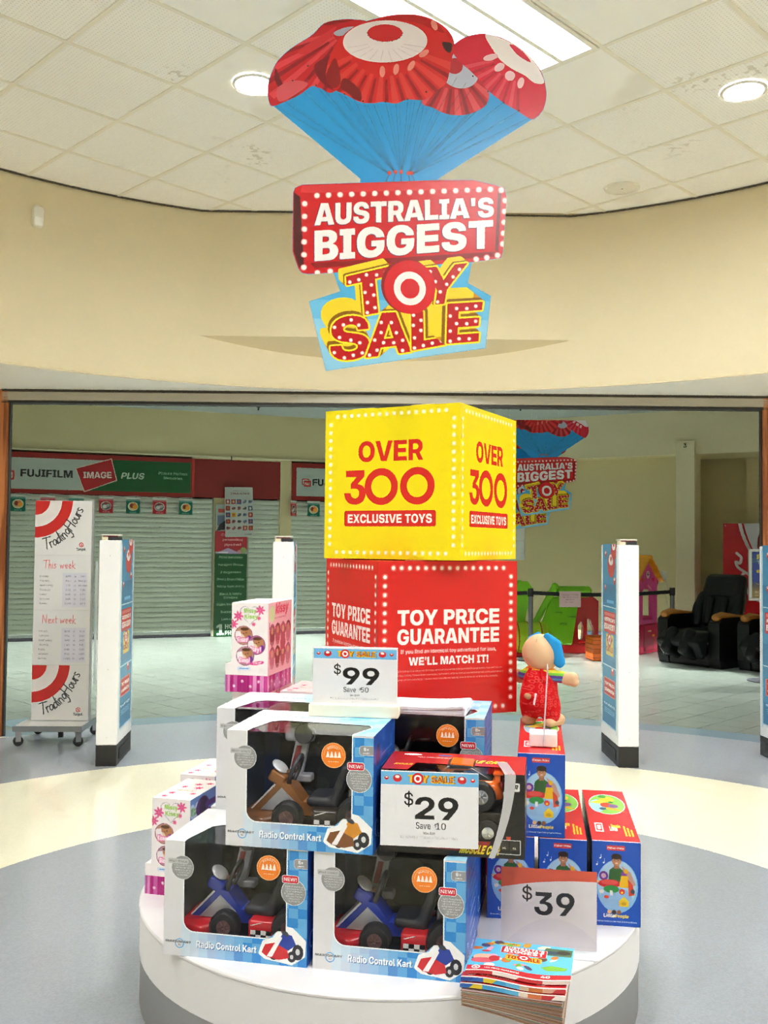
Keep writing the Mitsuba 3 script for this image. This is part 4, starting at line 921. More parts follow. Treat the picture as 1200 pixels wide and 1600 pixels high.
thing('doll_box', 'white doll box standing behind the nearest lower left one, mostly only its lid showing', 'toy box', doll_parts('blue'), TW(-.660, 3.44, PZ, -14), DG)
thing('doll_box', 'white doll box hidden behind the kart boxes, under the upper left doll boxes', 'toy box', doll_parts('blue'), TW(-.460, 3.40, PZ, -12.3), DG)
thing('doll_box', 'white doll box hidden behind the kart boxes, beside the pile of cubes', 'toy box', doll_parts('pink'), TW(-.292, 3.37, PZ, -12.3), DG)
thing('doll_box', 'white doll box of which only a heart logo shows, just under the topmost doll box', 'toy box', doll_parts('pink'), TW(-.464, 3.36, PZ + DH + .001, -12.3), DG)
thing('doll_box', 'white doll box behind the $99 sign, its flat lid and pink side showing', 'toy box', doll_parts('pink'), TW(-.296, 3.37, PZ + DH + .001, -12.3), DG)
thing('doll_box', 'topmost white doll box with round photos and a pink side, at the upper left', 'toy box', doll_parts('pink'), TW(-.465, 3.335, PZ + 2 * DH + .002, -12.3), DG)

# ---------------------------------------------------------------- price signs
def toy_sale_strip(a, w, y0, y1):
    a.add(sbox(0, y0, w, y1), '#6fb2e2'); m = (y0 + y1) / 2; k = (y1 - y0)
    for x, s in ((.06, .5), (.17, 1), (.83, 1), (.94, .5)):
        a.add(E(x * w, m, .045 * w * s, k * .3 * s), '#c9272f'); a.add(E(x * w, m + k * .12 * s, .022 * w * s, k * .12 * s), '#f3e8e8')
    for q, c in ((k * .10, '#8a5a10'), (0, '#e6b422')):
        a.add(text('T', .31 * w + q, y0 + k * .17, k * .62, weight=900, px=48), c); a.add(text('Y', .45 * w + q, y0 + k * .17, k * .62, weight=900, px=48), c); a.add(text('SALE', .63 * w + q, y0 + k * .17, k * .62, weight=900, width=.24 * w, px=48), c)
    a.add(text('SALE', .63 * w, y0 + k * .26, k * .42, weight=500, width=.22 * w, px=48), '#b03a22')
    a.add(C(.38 * w, m, k * .46), '#cf2029'); a.add(C(.38 * w, m, k * .30), '#fff4f2'); a.add(C(.38 * w, m, k * .16), '#cf2029')
def price_art(price, save, was, item, w, h):
    a = Art(sbox(0, 0, w, h), '#e2e2e8')
    toy_sale_strip(a, w, .815 * h, .985 * h)
    a.add(text('$', .29 * w, .545 * h, .165 * h, weight=500, px=80), '#111114'); a.add(text(price, .575 * w, .365 * h, .295 * h, weight=780, width=.44 * w, px=128), '#111114')
    if save: a.add(text('Save', .44 * w, .235 * h, .088 * h, weight=540, width=.15 * w, px=56), '#222226'); a.add(text('$', .565 * w, .268 * h, .04 * h, weight=600, px=40), '#222226'); a.add(text(save, .62 * w, .235 * h, .088 * h, weight=540, px=56), '#222226')
    a.add(text(was, .5 * w, .165 * h, .032 * h, weight=700, width=.12 * w, px=40), '#55555a'); a.add(text(item, .5 * w, .105 * h, .035 * h, weight=300, width=.58 * w, px=40), '#8d8d93')
    a.add(text('each', .5 * w, .06 * h, .022 * h, weight=300, width=.06 * w, px=32), '#a2a2a8')
    return a
bsdf('acrylic', '#dfe6e8', 0.08, spec=0.6, spec_trans=0.0)
w, h = .252, .172
thing('price_sign', 'white $99 price sign in a cream block foot, on top of the kart boxes', 'price sign',
      [('base', P(rbox(-.135, .135, -.032, .032, 0, .036, .003), mat('#efecd8', 0.4), 40)), ('card', P(bx(-w / 2, w / 2, -.0015, .0015, .030, .030 + h), mat('#e2e2e8', 0.4))), ('card__print', PC([price_art('99', '50', 'Was $149', 'RC LARGE DONKEY KONG KART', w, h).place([-w / 2, -.002, .030], [1, 0, 0], [0, 0, 1])])),
       ('cover', P(bx(-w / 2 - .003, w / 2 + .003, .002, .0035, .028, .034 + h), mat('#e9ecf0', .2)))], TW(-.083, 2.875, PZ + 2 * KH + .002, -7.0))
w, h = .262, .198
thing('price_sign', 'white $29 price sign hanging on the front of the black muscle car box', 'price sign',
      [('card', P(bx(-w / 2, w / 2, 0, .0012, 0, h), mat('#e2e2e8', 0.4))), ('print', PC([price_art('29', '10', 'Was $39', "RC RUMBLE N'ROAR FORD MUSTANG", w, h).place([-w / 2, -.0006, 0], [1, 0, 0], [0, 0, 1])]))],
      TW(.128, 2.560, FZ + .026, -6.5) @ T().rotate([1, 0, 0], -1.5))
w, h = .268, .222
a = Art(sbox(0, 0, w, h), '#d9d2d8')
t_ = np.linspace(0, 1, 20); a.add(Polygon([(0, h), (w, h), *[(w * (1 - q), h * (.87 - .13 * q ** 2.2)) for q in t_]]), '#d4543f')
a.add(Polygon([(0, .03 * h), *[(w * q, h * (.05 + .33 * (1 - abs(2 * q - 1.1) ** 2))) for q in t_], (w, .03 * h)]), '#d2cbd4')
a.add(text('$', .275 * w, .60 * h, .165 * h, weight=500, px=80), '#26262c'); a.add(text('39', .56 * w, .42 * h, .285 * h, weight=740, width=.42 * w, px=128), '#26262c')
thing('price_sign', 'pink and grey $39 price sign in a clear stand, before the blue boxes', 'price sign',
      [('card', P(bx(-w / 2, w / 2, 0, .0012, .008, h + .006), mat('#d9d2d8', 0.3))), ('print', PC([a.place([-w / 2, -.0006, .007], [1, 0, 0], [0, 0, 1])])), ('foot', P(bx(-w / 2, w / 2, -.05, .004, 0, .003), 'acrylic'))], TW(.478, 2.735, PZ, -9.0) @ T().rotate([1, 0, 0], 0))
# clear sign seen edge on
gm = TW(.520, 3.085, PZ + .254 * 2 + .001, -9.0)
thing('sign_holder', 'clear upright sign panel seen edge on, in a white block foot before the plush toy', 'sign holder',
      [('base', P(rbox(-.044, .044, -.045, .045, 0, .040, .003), mat('#ece5e2', 0.4), 40)), ('panel', P(xf(bx(-.0015, .0015, -.055, .055, .004, .250, .0006), T().rotate([0, 1, 0], 3.0)), mat('#c9cdd6', 0.15)))], gm)

# pad of white flyers
rnd = random.Random(11); sheets = []
for k in range(9):
    m = bx(-.118, .118, -.085, .085, k * .0028, k * .0028 + .0024)
    v = np.array(m.vertices); m = trimesh.creation.box(extents=[.236, .17, .0022]); m = m.subdivide().subdivide(); v = np.array(m.vertices)
    v[:, 2] += k * .0026 + .0012 + .010 * np.clip((v[:, 0] + .02) / .14, 0, 1) ** 2 * (k / 9); m.vertices = v
    sheets.append(mv(rot(m, [0, 0, 1], rnd.uniform(-2, 2)), rnd.uniform(-.004, .004), rnd.uniform(-.004, .004), 0))
topa = Art(sbox(-.10, -.07, .10, .07), '#f3f1f5'); topa.add(E(-.02, .0, .035, .016), '#5a5a62').add(R(.02, -.03, .08, -.024), '#a9a9b4').add(R(.02, -.01, .09, -.004), '#a9a9b4')
PM = TW(.150, 2.975, PZ + 2 * KH + .003, -12)
for k, m in enumerate(sheets):
    thing('flyer', 'white paper flyer in the small pile on the kart box lid beside the red cube' if k < 8 else 'topmost white flyer of the pile on the kart box lid', 'flyer', [('', P(m, mat('#eceaf2', 0.6)))], PM, 'white flyers piled on the kart box')

# ---------------------------------------------------------------- catalogues
def catalogue_art(w, d):
    a = Art(sbox(0, 0, w, d), '#62bde6')
    rnd = random.Random(8)
    a.add(R(.16 * w, .87 * d, .46 * w, .96 * d, .003), '#d9b13c'); a.add(text('FREE TOY LAYBY', .31 * w, .895 * d, .008, weight=800, width=.24 * w, px=40), '#6b4a12')
    for k in range(34):
        x, y = rnd.random() * w, (.18 + .78 * rnd.random()) * d
        a.add(E(x, y, .006 + .014 * rnd.random(), .005 + .009 * rnd.random(), rnd.random() * 90), rnd.choice(['#e58a8a', '#c63a3e', '#f2d9c4', '#4d4a6a', '#e7a9c6', '#70b04a', '#f1e7e2', '#3b6cb4', '#d07a3a', '#c99a3a', '#5a4a3c']))
    a.add(Polygon([(.70 * w, .72 * d), (.98 * w, .70 * d), (.99 * w, .92 * d), (.72 * w, .93 * d)]), '#4e6a4a'); a.add(E(.80 * w, .80 * d, .02, .010), '#2f4a5c'); a.add(E(.9 * w, .82 * d, .018, .012), '#3b3a30')
    a.add(R(.28 * w, .62 * d, .74 * w, .84 * d, .005), '#f2e9e6'); a.add(R(.285 * w, .625 * d, .735 * w, .835 * d, .005), '#c9262c')
    a.add(text("AUSTRALIA'S", .51 * w, .745 * d, .017, weight=900, width=.40 * w, px=56), '#fff4f0'); a.add(text('BIGGEST', .51 * w, .655 * d, .018, weight=900, width=.40 * w, px=56), '#fff4f0')
    a.add(R(.34 * w, .44 * d, .70 * w, .59 * d, .006), '#d7aa34'); a.add(text('TOY SALE', .52 * w, .47 * d, .020, weight=900, width=.33 * w, px=48), '#a3301c'); a.add(C(.52 * w, .55 * d, .017), '#c9262c'); a.add(C(.52 * w, .55 * d, .011), '#fff4f0'); a.add(C(.52 * w, .55 * d, .006), '#c9262c')
    a.add(Polygon([(.70 * w, .36 * d), (.80 * w, .42 * d), (.96 * w, .36 * d), (.94 * w, .28 * d), (.76 * w, .27 * d)]), '#7ab63e'); a.add(E(.12 * w, .42 * d, .024, .020), '#e2b59c'); a.add(E(.13 * w, .32 * d, .03, .016), '#d8626a'); a.add(E(.24 * w, .40 * d, .014, .018), '#c23a3e')
    a.add(sbox(0, 0, w, .16 * d), '#c42b30'); a.add(sbox(0, 0, w, .03 * d), '#e9dcd8'); a.add(C(.09 * w, .105 * d, .011), '#fff4f0'); a.add(C(.09 * w, .105 * d, .007), '#c42b30'); a.add(C(.09 * w, .105 * d, .0035), '#fff4f0')
    a.add(text('TOY PRICE GUARANTEE', .34 * w, .075 * d, .009, weight=800, width=.34 * w, px=40), '#fbe6e2'); a.add(text('40', .76 * w, .07 * d, .014, weight=900, px=48), '#fbe6e2')
    return a
_ca = catalogue_art(.26, .20)
def bent(v, amp, drop):
    x, y = v[:, 0], v[:, 1]
    v[:, 2] += amp * np.sin((x + .13) / .26 * math.pi * 2.2) * np.clip((.10 - y) / .2, 0, 1) - drop * np.clip((-y) / .1, 0, 1) ** 2
    return v
def grid_sheet(x0, x1, y0, y1, nx, ny):
    X, Y = np.meshgrid(np.linspace(x0, x1, nx), np.linspace(y0, y1, ny)); v = np.stack([X.ravel(), Y.ravel(), 0 * X.ravel()], 1); F = []
    for j in range(ny - 1):
        for i in range(nx - 1):
            a, b = j * nx + i, j * nx + i + 1; F += [[a, b, b + nx], [a, b + nx, a + nx]]
    return v, np.array(F)
def catalogue(label, th, amp, drop, spine, x, y, z, yaw, pitch=0.0, print_top=True):
    v0, F = grid_sheet(-.13, .13, -.10, .10, 24, 16); n = len(v0)
    top, bot = v0.copy(), v0.copy(); top[:, 2] = th; top, bot = bent(top, amp, drop), bent(bot, amp, drop)
    ring = [j for j in range(24)] + [24 * k + 23 for k in range(1, 16)] + [24 * 15 + j for j in range(22, -1, -1)] + [24 * k for k in range(14, 0, -1)]
    side = [[ring[i], ring[(i + 1) % len(ring)], n + ring[(i + 1) % len(ring)]] for i in range(len(ring))] + [[ring[i], n + ring[(i + 1) % len(ring)], n + ring[i]] for i in range(len(ring))]
    V = np.vstack([bot, top]); FF = np.vstack([F[:, ::-1], F + n, side]); vv = V[FF].reshape(-1, 3); cen = V[FF].mean(1)
    pal = [lin(c) for c in spine]; base = np.array(lin('#efe9e6'))
    front = (np.abs(cen[:, 1] + .10) < .002)
    col = np.tile(base, (len(FF), 1)); seg = ((cen[:, 0] + .13) / .26 * len(pal)).astype(int).clip(0, len(pal) - 1)
    for q in range(len(FF)):
        if front[q]: col[q] = pal[seg[q]]
    parts = [('pages', PC([(vv, np.arange(len(vv)).reshape(-1, 3), np.repeat(col, 3, 0))], 'print_gloss'))]
    if print_top:
        pv, pf, pc = _ca.place([-.13, -.10, 0], [1, 0, 0], [0, 1, 0])
        m = trimesh.Trimesh(pv, pf, process=False)
        vs, fs = trimesh.remesh.subdivide_to_size(pv, pf, .022, max_iter=6) if False else (pv, pf)
        # cut every polygon along a grid so that the print follows the curl
        L = []
        for g, c in _ca.flat():
            for ix in range(12):
                gx = g.intersection(sbox(ix * .26 / 12, -1, (ix + 1) * .26 / 12, 1))
                if gx.is_empty: continue
                for iy in range(6):
                    q = gx.intersection(sbox(-1, iy * .2 / 6, 1, (iy + 1) * .2 / 6))
                    for p in polys(q):
                        if p.area < 1e-8: continue
                        tv, tf = trimesh.creation.triangulate_polygon(p, engine='earcut')
                        if len(tf): t3 = np.column_stack([tv - [.13, .10], np.full(len(tv), th + .0006)]); L.append((bent(t3, amp, drop), tf, lin(c)))
        parts.append(('cover', PC(L)))
    M = TW(x, y, z, yaw) @ T().rotate([1, 0, 0], pitch)
    thing('catalogue', label, 'catalogue', parts, M, 'toy sale catalogues')
# folded pile fanned over the edge of the stand, then a few glossy ones on top
CG = 'toy sale catalogues'
rnd = random.Random(5)
pile_cols = ['#a5876c', '#8f6a55', '#b09a80', '#9a7a70', '#7c8a80', '#b5a592', '#94684e', '#a88f8c']
_gv, _gf = grid_sheet(-.125, .125, -.10, .10, 14, 11); _n = len(_gv)
_ring = [j for j in range(14)] + [14 * k + 13 for k in range(1, 11)] + [14 * 10 + j for j in range(12, -1, -1)] + [14 * k for k in range(9, 0, -1)]
_side = [[_ring[i], _ring[(i + 1) % len(_ring)], _n + _ring[(i + 1) % len(_ring)]] for i in range(len(_ring))] + [[_ring[i], _n + _ring[(i + 1) % len(_ring)], _n + _ring[i]] for i in range(len(_ring))]
for k in range(24):
    q = 1 - k / 23; th = .00130; yaw = math.radians(-16.0 + rnd.uniform(-.5, .5))
    v = _gv.copy(); c, s_ = math.cos(yaw), math.sin(yaw)
    cx, cy = .352 + rnd.uniform(-.001, .001), 2.478 + rnd.uniform(-.001, .001) - .004 * q
    w_ = np.stack([cx + c * v[:, 0] - s_ * v[:, 1], cy + s_ * v[:, 0] + c * v[:, 1], np.full(_n, PZ + .0006 + k * (th + .0002))], 1)
    over = np.clip(np.hypot(w_[:, 0] - .03, w_[:, 1] - 3.27) - .865, 0, 1)     # the lower ones sag more where they pass the rim
    w_[:, 2] -= q * .42 * over ** 1.2
    V = np.vstack([w_, w_ + [0, 0, th]]); F = np.vstack([_gf[:, ::-1], _gf + _n, _side])
    thing('catalogue', 'folded catalogue in the lower brown edged pile sagging over the rim of the stand', 'catalogue', [('', P(trimesh.Trimesh(V, F, process=False), mat(pile_cols[k % 8], 0.5)))], None, 'folded catalogues in the lower pile')
zt = PZ + .0006 + 24 * .0015
catalogue('third catalogue down on the pile, mainly a blue and yellow fore edge showing', .010, .003, 0, ['#2c63b4', '#e2c32e', '#3f9ad2', '#4aa4d8', '#5fb0dc', '#e8d8c8', '#d8794a', '#c8323a', '#efe4e0'], 0.354, 2.482, zt + .003, -16)
catalogue('second catalogue down on the pile, with a blue, yellow and red fore edge', .010, .004, 0, ['#274fa0', '#2c63b4', '#e2c32e', '#3f9ad2', '#62b4de', '#d2b69c', '#c9703a', '#d8a08a', '#c8323a'], 0.356, 2.486, zt + .0175, -15.5)
catalogue('topmost glossy toy sale catalogue on the pile, its printed cover curling up', .008, .005, 0, ['#c8323a', '#efe4e0', '#c8323a', '#e8d8d4'], 0.366, 2.496, zt + .0335, -14)

# ---------------------------------------------------------------- plush puppy, seen from behind
def plush():
    tan, tan2, blue, redc = mat('#dcb893', 0.9, 0, .1), mat('#b98a6c', 0.9, 0, .1), mat('#2f9ae0', 0.85, 0, .15), None
    def red_cloth(p, n, uv):
        d1, d2, r = mikit.voronoi(p.x * 55 + p.y * 30, p.z * 55)
        ring = sm(0.18, 0.24, d1) * (1 - sm(0.30, 0.38, d1))
        return mikit.mix(lin('#cf1f26'), lin('#e8605c'), ring * 0.8)
    bsdf('red_cloth', mikit.proc(red_cloth), 0.9, spec=0.1, sheen=0.5)
    def rainbow(p, n, uv):
        t = p.z * 110; k = t - dr.floor(t / 6) * 6
        c = mi.Color3f(*lin('#5a4a9a'))
        for i, q in enumerate(('#7cc24a', '#d8d84a', '#e28a3a', '#9a4a7a', '#5a8ac8')): c = dr.select(k > i + 1, mi.Color3f(*lin(q)), c)
        return c
    bsdf('rainbow_cloth', mikit.proc(rainbow), 0.9, spec=0.1, sheen=0.4)
    p = [('head', P(blob([(0, 0, .262, .062), (-.012, .012, .255, .060), (.012, -.004, .252, .060), (0, .045, .240, .040)], [(0, 1, 2), (0, 3)], .008), tan, True))]
    for s in (1, -1):
        ear = blob([(.034, .0, .316, .014), (.064, -.004, .288, .025), (.082, -.006, .232, .021), (.070, -.002, .242, .020)], [(0, 1), (1, 2, 3)], .006)
        v = np.array(ear.vertices); v[:, 1] = v[:, 1] * .5 - .016
        if s < 0: v = v * [-.80, 1, .85] + [.006, .045, .047]
        ear = trimesh.Trimesh(v, ear.faces if s > 0 else ear.faces[:, ::-1], process=False)
        p.append(('ear', P(ear, blue, True)))
    p.append(('shirt', P(blob([(0, 0, .165, .050), (0, 0, .192, .040), (.05, .0, .178, .022), (.082, .004, .176, .021), (-.05, 0, .178, .022), (-.075, .02, .170, .020)], [(0, 1), (1, 2), (2, 3), (1, 4), (4, 5)], .008), 'rainbow_cloth', True)))
    p.append(('overalls', P(blob([(0, 0, .155, .060), (-.004, 0, .105, .068), (.032, .004, .070, .042), (-.036, .004, .070, .042), (.038, .006, .042, .034), (-.042, .01, .042, .034)], [(0, 1), (1, 2), (1, 3), (2, 4), (3, 5), (1, 2, 3)], .008), 'red_cloth', True)))
    for s in (1, -1):
        p.append(('overalls__strap', P(tube([(s * .036, -.046, .158), (s * .026, -.046, .182), (s * .022, -.034, .205)], [.007, .007, .006], 8), 'red_cloth', True)))
    for s in (1, -1):
        ox, oy, oz = (.112, .006, .172) if s > 0 else (-.098, .05, .160)
        p.append(('paw', P(blob([(ox - s * .014, oy, oz, .022), (ox + s * .012, oy - .004, oz + .006, .019), (ox + s * .010, oy + .010, oz - .010, .018), (ox + s * .004, oy + .02, oz + .004, .014), (ox + s * .018, oy - .004, oz - .008, .015)], [(0, 1), (0, 2), (0, 3), (0, 4)], .005, 5), tan, True)))
        p.append(('foot', P(blob([(s * .040, .0, .018, .022), (s * .052, .05, .018, .021), (s * .046, -.02, .016, .016)], [(0, 1), (0, 2)], .007), tan if s > 0 else tan2, True)))
    p.append(('tail', P(blob([(-.014, -.066, .108, .011), (-.014, -.080, .112, .010)], [(0, 1)], .005), tan2, True)))
    p.append(('tag', P(hull([(.012, -.067, .122), (.019, -.067, .122), (.008, -.076, .084), (.015, -.076, .082), (.012, -.069, .122), (.015, -.078, .082)]), mat('#f2dfe6', .6))))
    p.append(('head__seam', P(tube([(.002 + .0005 * k, -.0615 + abs(k - 5) * .004, .206 + k * .011) for k in range(11)], .0009, 5), mat('#b8916e', .9))))
    return p
thing('plush_toy', 'plush puppy with blue ears and red overalls, seen from behind on the top blue box', 'plush toy', plush(), TW(.563, 3.41, PZ + .254 * 2 + .001, -34))

# ---------------------------------------------------------------- hanging sale sign: die-cut board, traced in board units (1 unit = 1/1485 x 3.3 m)
def z1(x, y): return (x / 2.5 + 400, -y / 2.5)             # upper half of the board
def z2(x, y): return (x / 3.0 + 430, -(y / 3.0 + 260))     # lower half
def PG(f, pts): return Polygon([f(*p) for p in pts]).buffer(0)
def smooth_poly(f, pts, n=8):
    p = np.array([f(*q) for q in pts], float); m = len(p); out = []
    for i in range(m):
        a, b, c, d = p[i - 1], p[i], p[(i + 1) % m], p[(i + 2) % m]
        for t in np.arange(n) / n:
            out.append(.5 * ((2 * b) + (-a + c) * t + (2 * a - 5 * b + 4 * c - d) * t * t + (-a + 3 * b - 3 * c + d) * t ** 3))
    return Polygon(out).buffer(0)
CH_L = [(45, 400), (32, 330), (48, 265), (75, 215), (130, 165), (205, 115), (250, 70), (310, 53), (370, 51), (430, 72), (400, 200), (300, 340), (240, 330), (205, 322), (160, 355), (100, 385)]
CH_C = [(262, 290), (270, 220), (300, 150), (350, 95), (410, 62), (500, 36), (580, 28), (650, 36), (710, 62), (752, 100), (770, 150), (758, 220), (740, 300), (690, 345), (650, 372), (585, 372), (540, 388), (490, 382), (450, 388), (400, 384), (340, 355), (290, 330)]
CH_S = [(690, 200), (740, 180), (790, 205), (850, 270), (905, 330), (905, 375), (880, 405), (820, 430), (750, 430), (690, 405), (640, 370)]
CH_R = [(760, 165), (800, 125), (850, 108), (895, 105), (960, 120), (1030, 160), (1090, 215), (1118, 262), (1132, 310), (1136, 355), (1124, 405), (1098, 438), (1072, 444), (1020, 412), (965, 380), (905, 332), (870, 290), (830, 250), (790, 215)]
NECK = [(60, 405), (405, 692), (400, 712), (850, 712), (702, 692), (1085, 442), (900, 300), (500, 300), (200, 320)]
BOARD = [(80, 118), (88, 100), (118, 86), (390, 74), (760, 57), (930, 56), (1030, 78), (1072, 92), (1082, 130), (1066, 390), (1058, 418), (920, 440), (700, 456), (330, 492), (150, 503), (124, 498), (108, 480), (80, 400)]
LOWER = [(268, 490), (305, 590), (158, 640), (240, 966), (990, 852), (1014, 606), (905, 545), (925, 430), (700, 440), (400, 470)]
def sale_art(lite=False):
    silh = unary_union([smooth_poly(z1, CH_L), smooth_poly(z1, CH_C), smooth_poly(z1, CH_S), smooth_poly(z1, CH_R), PG(z1, NECK), PG(z2, BOARD).buffer(1.5), PG(z2, LOWER)]).buffer(.5)
    silh = Polygon(max(polys(silh), key=lambda p: p.area).exterior)
    a = Art(silh, '#2596d8')
    neck = PG(z1, NECK)
    knots = [z1(517, 672), z1(540, 668), z1(563, 668), z1(592, 672), z1(605, 672)]
    sL, sC, sS, sR = (smooth_poly(z1, q) for q in (CH_L, CH_C, CH_S, CH_R))
    # rigging lines
    rnd = random.Random(2)
    hems = [(60, 400), (100, 385), (175, 345), (222, 320), (250, 330), (335, 355), (410, 384), (450, 386), (500, 386), (540, 386), (588, 372), (640, 372), (662, 345), (700, 390), (760, 425), (840, 420), (905, 335), (965, 380), (1030, 412), (1072, 440), (310, 345), (372, 372), (615, 380), (720, 410), (800, 425), (880, 395)]
    for k, q in enumerate(hems):
        kn = knots[min(4, max(0, int(q[0] / 1100 * 5)))]
        a.add(LN([z1(*q), kn], .55, 2), '#1d3f5e'); 
        if k < 20 and not lite: a.add(LN([z1(q[0] + 14, q[1]), (kn[0] + 2, kn[1])], .35, 2), '#2b5d84')
    def chute(g, red, dark, hub, rx, ry, ang, lobes, seed):
        """canopy with pleats running out from its crown"""
        a.add(g, red); rr = random.Random(seed); hx, hy = z1(*hub)
        for th, r0, r1, wd, c in lobes:
            t = math.radians(th); ux, uy = math.cos(t), -math.sin(t)
            p = lambda r, o: (hx + ux * r * rx / 2.5 - uy * o, hy + uy * r * ry / 2.5 + ux * o)
            a.add(Polygon([p(r0, -wd * .3), p(r0, wd * .3), p((r0 + r1) / 2, wd * .62), p(r1, wd), p(r1, -wd), p((r0 + r1) / 2, -wd * .62)]).buffer(.8).intersection(g), c)
    lob = lambda ths, r0, r1, w, c: [(t, r0, r1, w, c) for t in ths]
    # left canopy
    chute(sL, '#c01f2a', '#8a1220', (345, 95), 1, 1, 0, lob((120, 138, 152, 165), 60, 400, 5, '#d8404a') + lob((128, 146, 160, 110), 90, 420, 3.5, '#8f1522'), 1)
    a.add(smooth_poly(z1, [(60, 250), (80, 290), (98, 330), (85, 340), (60, 300)]), '#6f1020'); a.add(smooth_poly(z1, [(215, 240), (260, 205), (280, 200), (262, 280), (290, 335), (240, 300)]), '#7c1220')
    a.add(smooth_poly(z1, [(290, 105), (330, 85), (372, 80), (350, 108), (310, 118)]), '#a9a9bd'); a.add(smooth_poly(z1, [(70, 330), (130, 300), (190, 310), (150, 350), (80, 385)]), '#d2545e')
    a.add(smooth_poly(z1, [(150, 180), (250, 110), (300, 80), (270, 130), (190, 190)]), '#cc2e38'); a.add(smooth_poly(z1, [(240, 60), (300, 55), (370, 52), (330, 62), (260, 75)]), '#8f1420')
    # small canopy behind on the right
    chute(sS, '#b81c26', '#7c1220', (770, 235), 1, 1, 0, lob((40, 62, 85, 108, 130), 95, 230, 6, '#d64a52') + lob((50, 74, 97, 120), 95, 230, 3, '#8a1420'), 2)
    a.add(E(*z1(790, 255), 32, 27, -25, 14).intersection(sS), '#b9bdd2'); a.add(E(*z1(772, 235), 13, 13, -20).intersection(sS), '#b02630')
    for q in (700, 740, 780, 820, 850): a.add(LN([z1(q, 250 + (q - 700) * .4), z1(q - 80, 430)], .5, 2), '#3a3040')
    # right canopy
    chute(sR, '#cf2038', '#9c1426', (1030, 185), 1, 1, 0, lob((100, 118, 134, 150, 166), 110, 330, 4, '#dd4a5c') + lob((109, 126, 142, 158, 92), 110, 340, 2.4, '#b0182c'), 3)
    a.add(smooth_poly(z1, [(893, 107), (960, 122), (1030, 162), (1090, 217), (1116, 262), (1126, 300), (1090, 300), (1050, 270), (1010, 250), (960, 215), (925, 170)]).intersection(sR), '#f3e9ec')
    a.add(smooth_poly(z1, [(990, 148), (1010, 150), (1050, 182), (1074, 214), (1060, 212), (1020, 186)]), '#d6304e')
    for x, y, rx, ry, g in ((915, 198, 12, 5, 15), (950, 238, 9, 6, 35), (992, 272, 8, 8, 50), (1035, 300, 5, 9, -15)): a.add(E(*z1(x, y), rx, ry, g), '#f0c3cc')
    # main canopy
    chute(sC, '#cc1f22', '#8c1018', (495, 130), 1, 1, 0, lob((22, 38, 52, 66, 80, 95, 110, 124, 138, 152), 150, 330, 7, '#d93a36') + lob((30, 45, 59, 73, 88, 103, 117, 131, 146), 165, 330, 3.2, '#9a121a'), 4)
    a.add(smooth_poly(z1, [(330, 290), (360, 300), (400, 340), (398, 380), (350, 350), (320, 325)]).intersection(sC), '#7a0f16'); a.add(smooth_poly(z1, [(262, 290), (275, 240), (300, 210), (320, 300), (290, 330)]).intersection(sC), '#8d131b')
    a.add(smooth_poly(z1, [(440, 70), (500, 40), (580, 31), (650, 40), (700, 64), (730, 100), (690, 90), (620, 62), (520, 52)]).intersection(sC), '#b3181e')
    for x, y, g in ((540, 250, 80), (600, 235, 60), (650, 185, 35), (690, 70, -70), (485, 260, 90)): a.add(E(*z1(x, y), 9, 4.5, g), '#e88a80')
    a.add(E(*z1(495, 138), 67, 34, 2, 20), '#e9dde0')
    for t in range(200, 345, 16):
        q = math.radians(t); c_ = z1(495, 138); a.add(LN([(c_[0] + 30 * math.cos(q), c_[1] + 15 * math.sin(q)), (c_[0] + 64 * math.cos(q), c_[1] + 32 * math.sin(q))], .8), '#cdbcc2')
    a.add(E(*z1(494, 104), 28, 14, 0, 16), '#c82028'); a.dots([(z1(494, 104)[0] + 28 * math.cos(t), z1(494, 104)[1] + 14 * math.sin(t)) for t in np.linspace(math.pi, 2 * math.pi, 12)], .9, '#4a1018')
    a.add(smooth_poly(z1, [(722, 140), (760, 145), (755, 180), (735, 172)]), '#3a1218')
    a.dots([z1(*q) for q in ((222, 318), (335, 352), (410, 380), (498, 382), (586, 370), (660, 340), (845, 275), (905, 335), (967, 380), (1028, 412), (190, 240), (130, 300))], 1.4, '#2a1418')
    a.add(unary_union([E(x, y + 2, 3, 3.4) for x, y in knots]), '#d0382c'); a.add(unary_union([LN([k, (k[0] + 3 * (i - 2), z1(0, 705)[1])], 1) for i, k in enumerate(knots)]), '#5b2a30')
    # board with bulbs
    low = PG(z2, LOWER); a.add(low, '#8fcbe8'); a.add(low.intersection(sbox(0, -470, 2000, -380)), '#4fb0e0'); a.add(low.intersection(sbox(0, -500, 2000, -470)), '#6dbde4')
    bd = PG(z2, BOARD).buffer(1.5); a.add(bd, '#c8161d'); a.add(PG(z2, [(78, 118), (108, 140), (132, 490), (108, 480), (80, 400)]), '#4a0a10'); a.add(PG(z2, [(118, 86), (390, 74), (930, 56), (1030, 78), (1000, 92), (150, 120), (108, 118)]), '#d8343a')
    a.add(PG(z2, [(160, 455), (1046, 392), (1062, 400), (1056, 416), (180, 480)]), '#8d0f16'); a.add(PG(z2, [(1046, 100), (1062, 108), (1048, 395), (1034, 385)]), '#6e0c14')
    bul = [(188 + 54.8 * i, 132 - 2.5 * i) for i in range(16)] + [(130, 172 + 61 * i) for i in range(6)] + [(1062, 98), (1080, 148), (1078, 200), (1076, 252), (1073, 305), (1070, 356), (1046, 410), (995, 422), (945, 430), (194, 502), (255, 494)]
    a.dots([z2(*q) for q in bul], 5.4, '#e0757a'); a.dots([z2(*q) for q in bul], 4.0, '#fff6f4', 4)
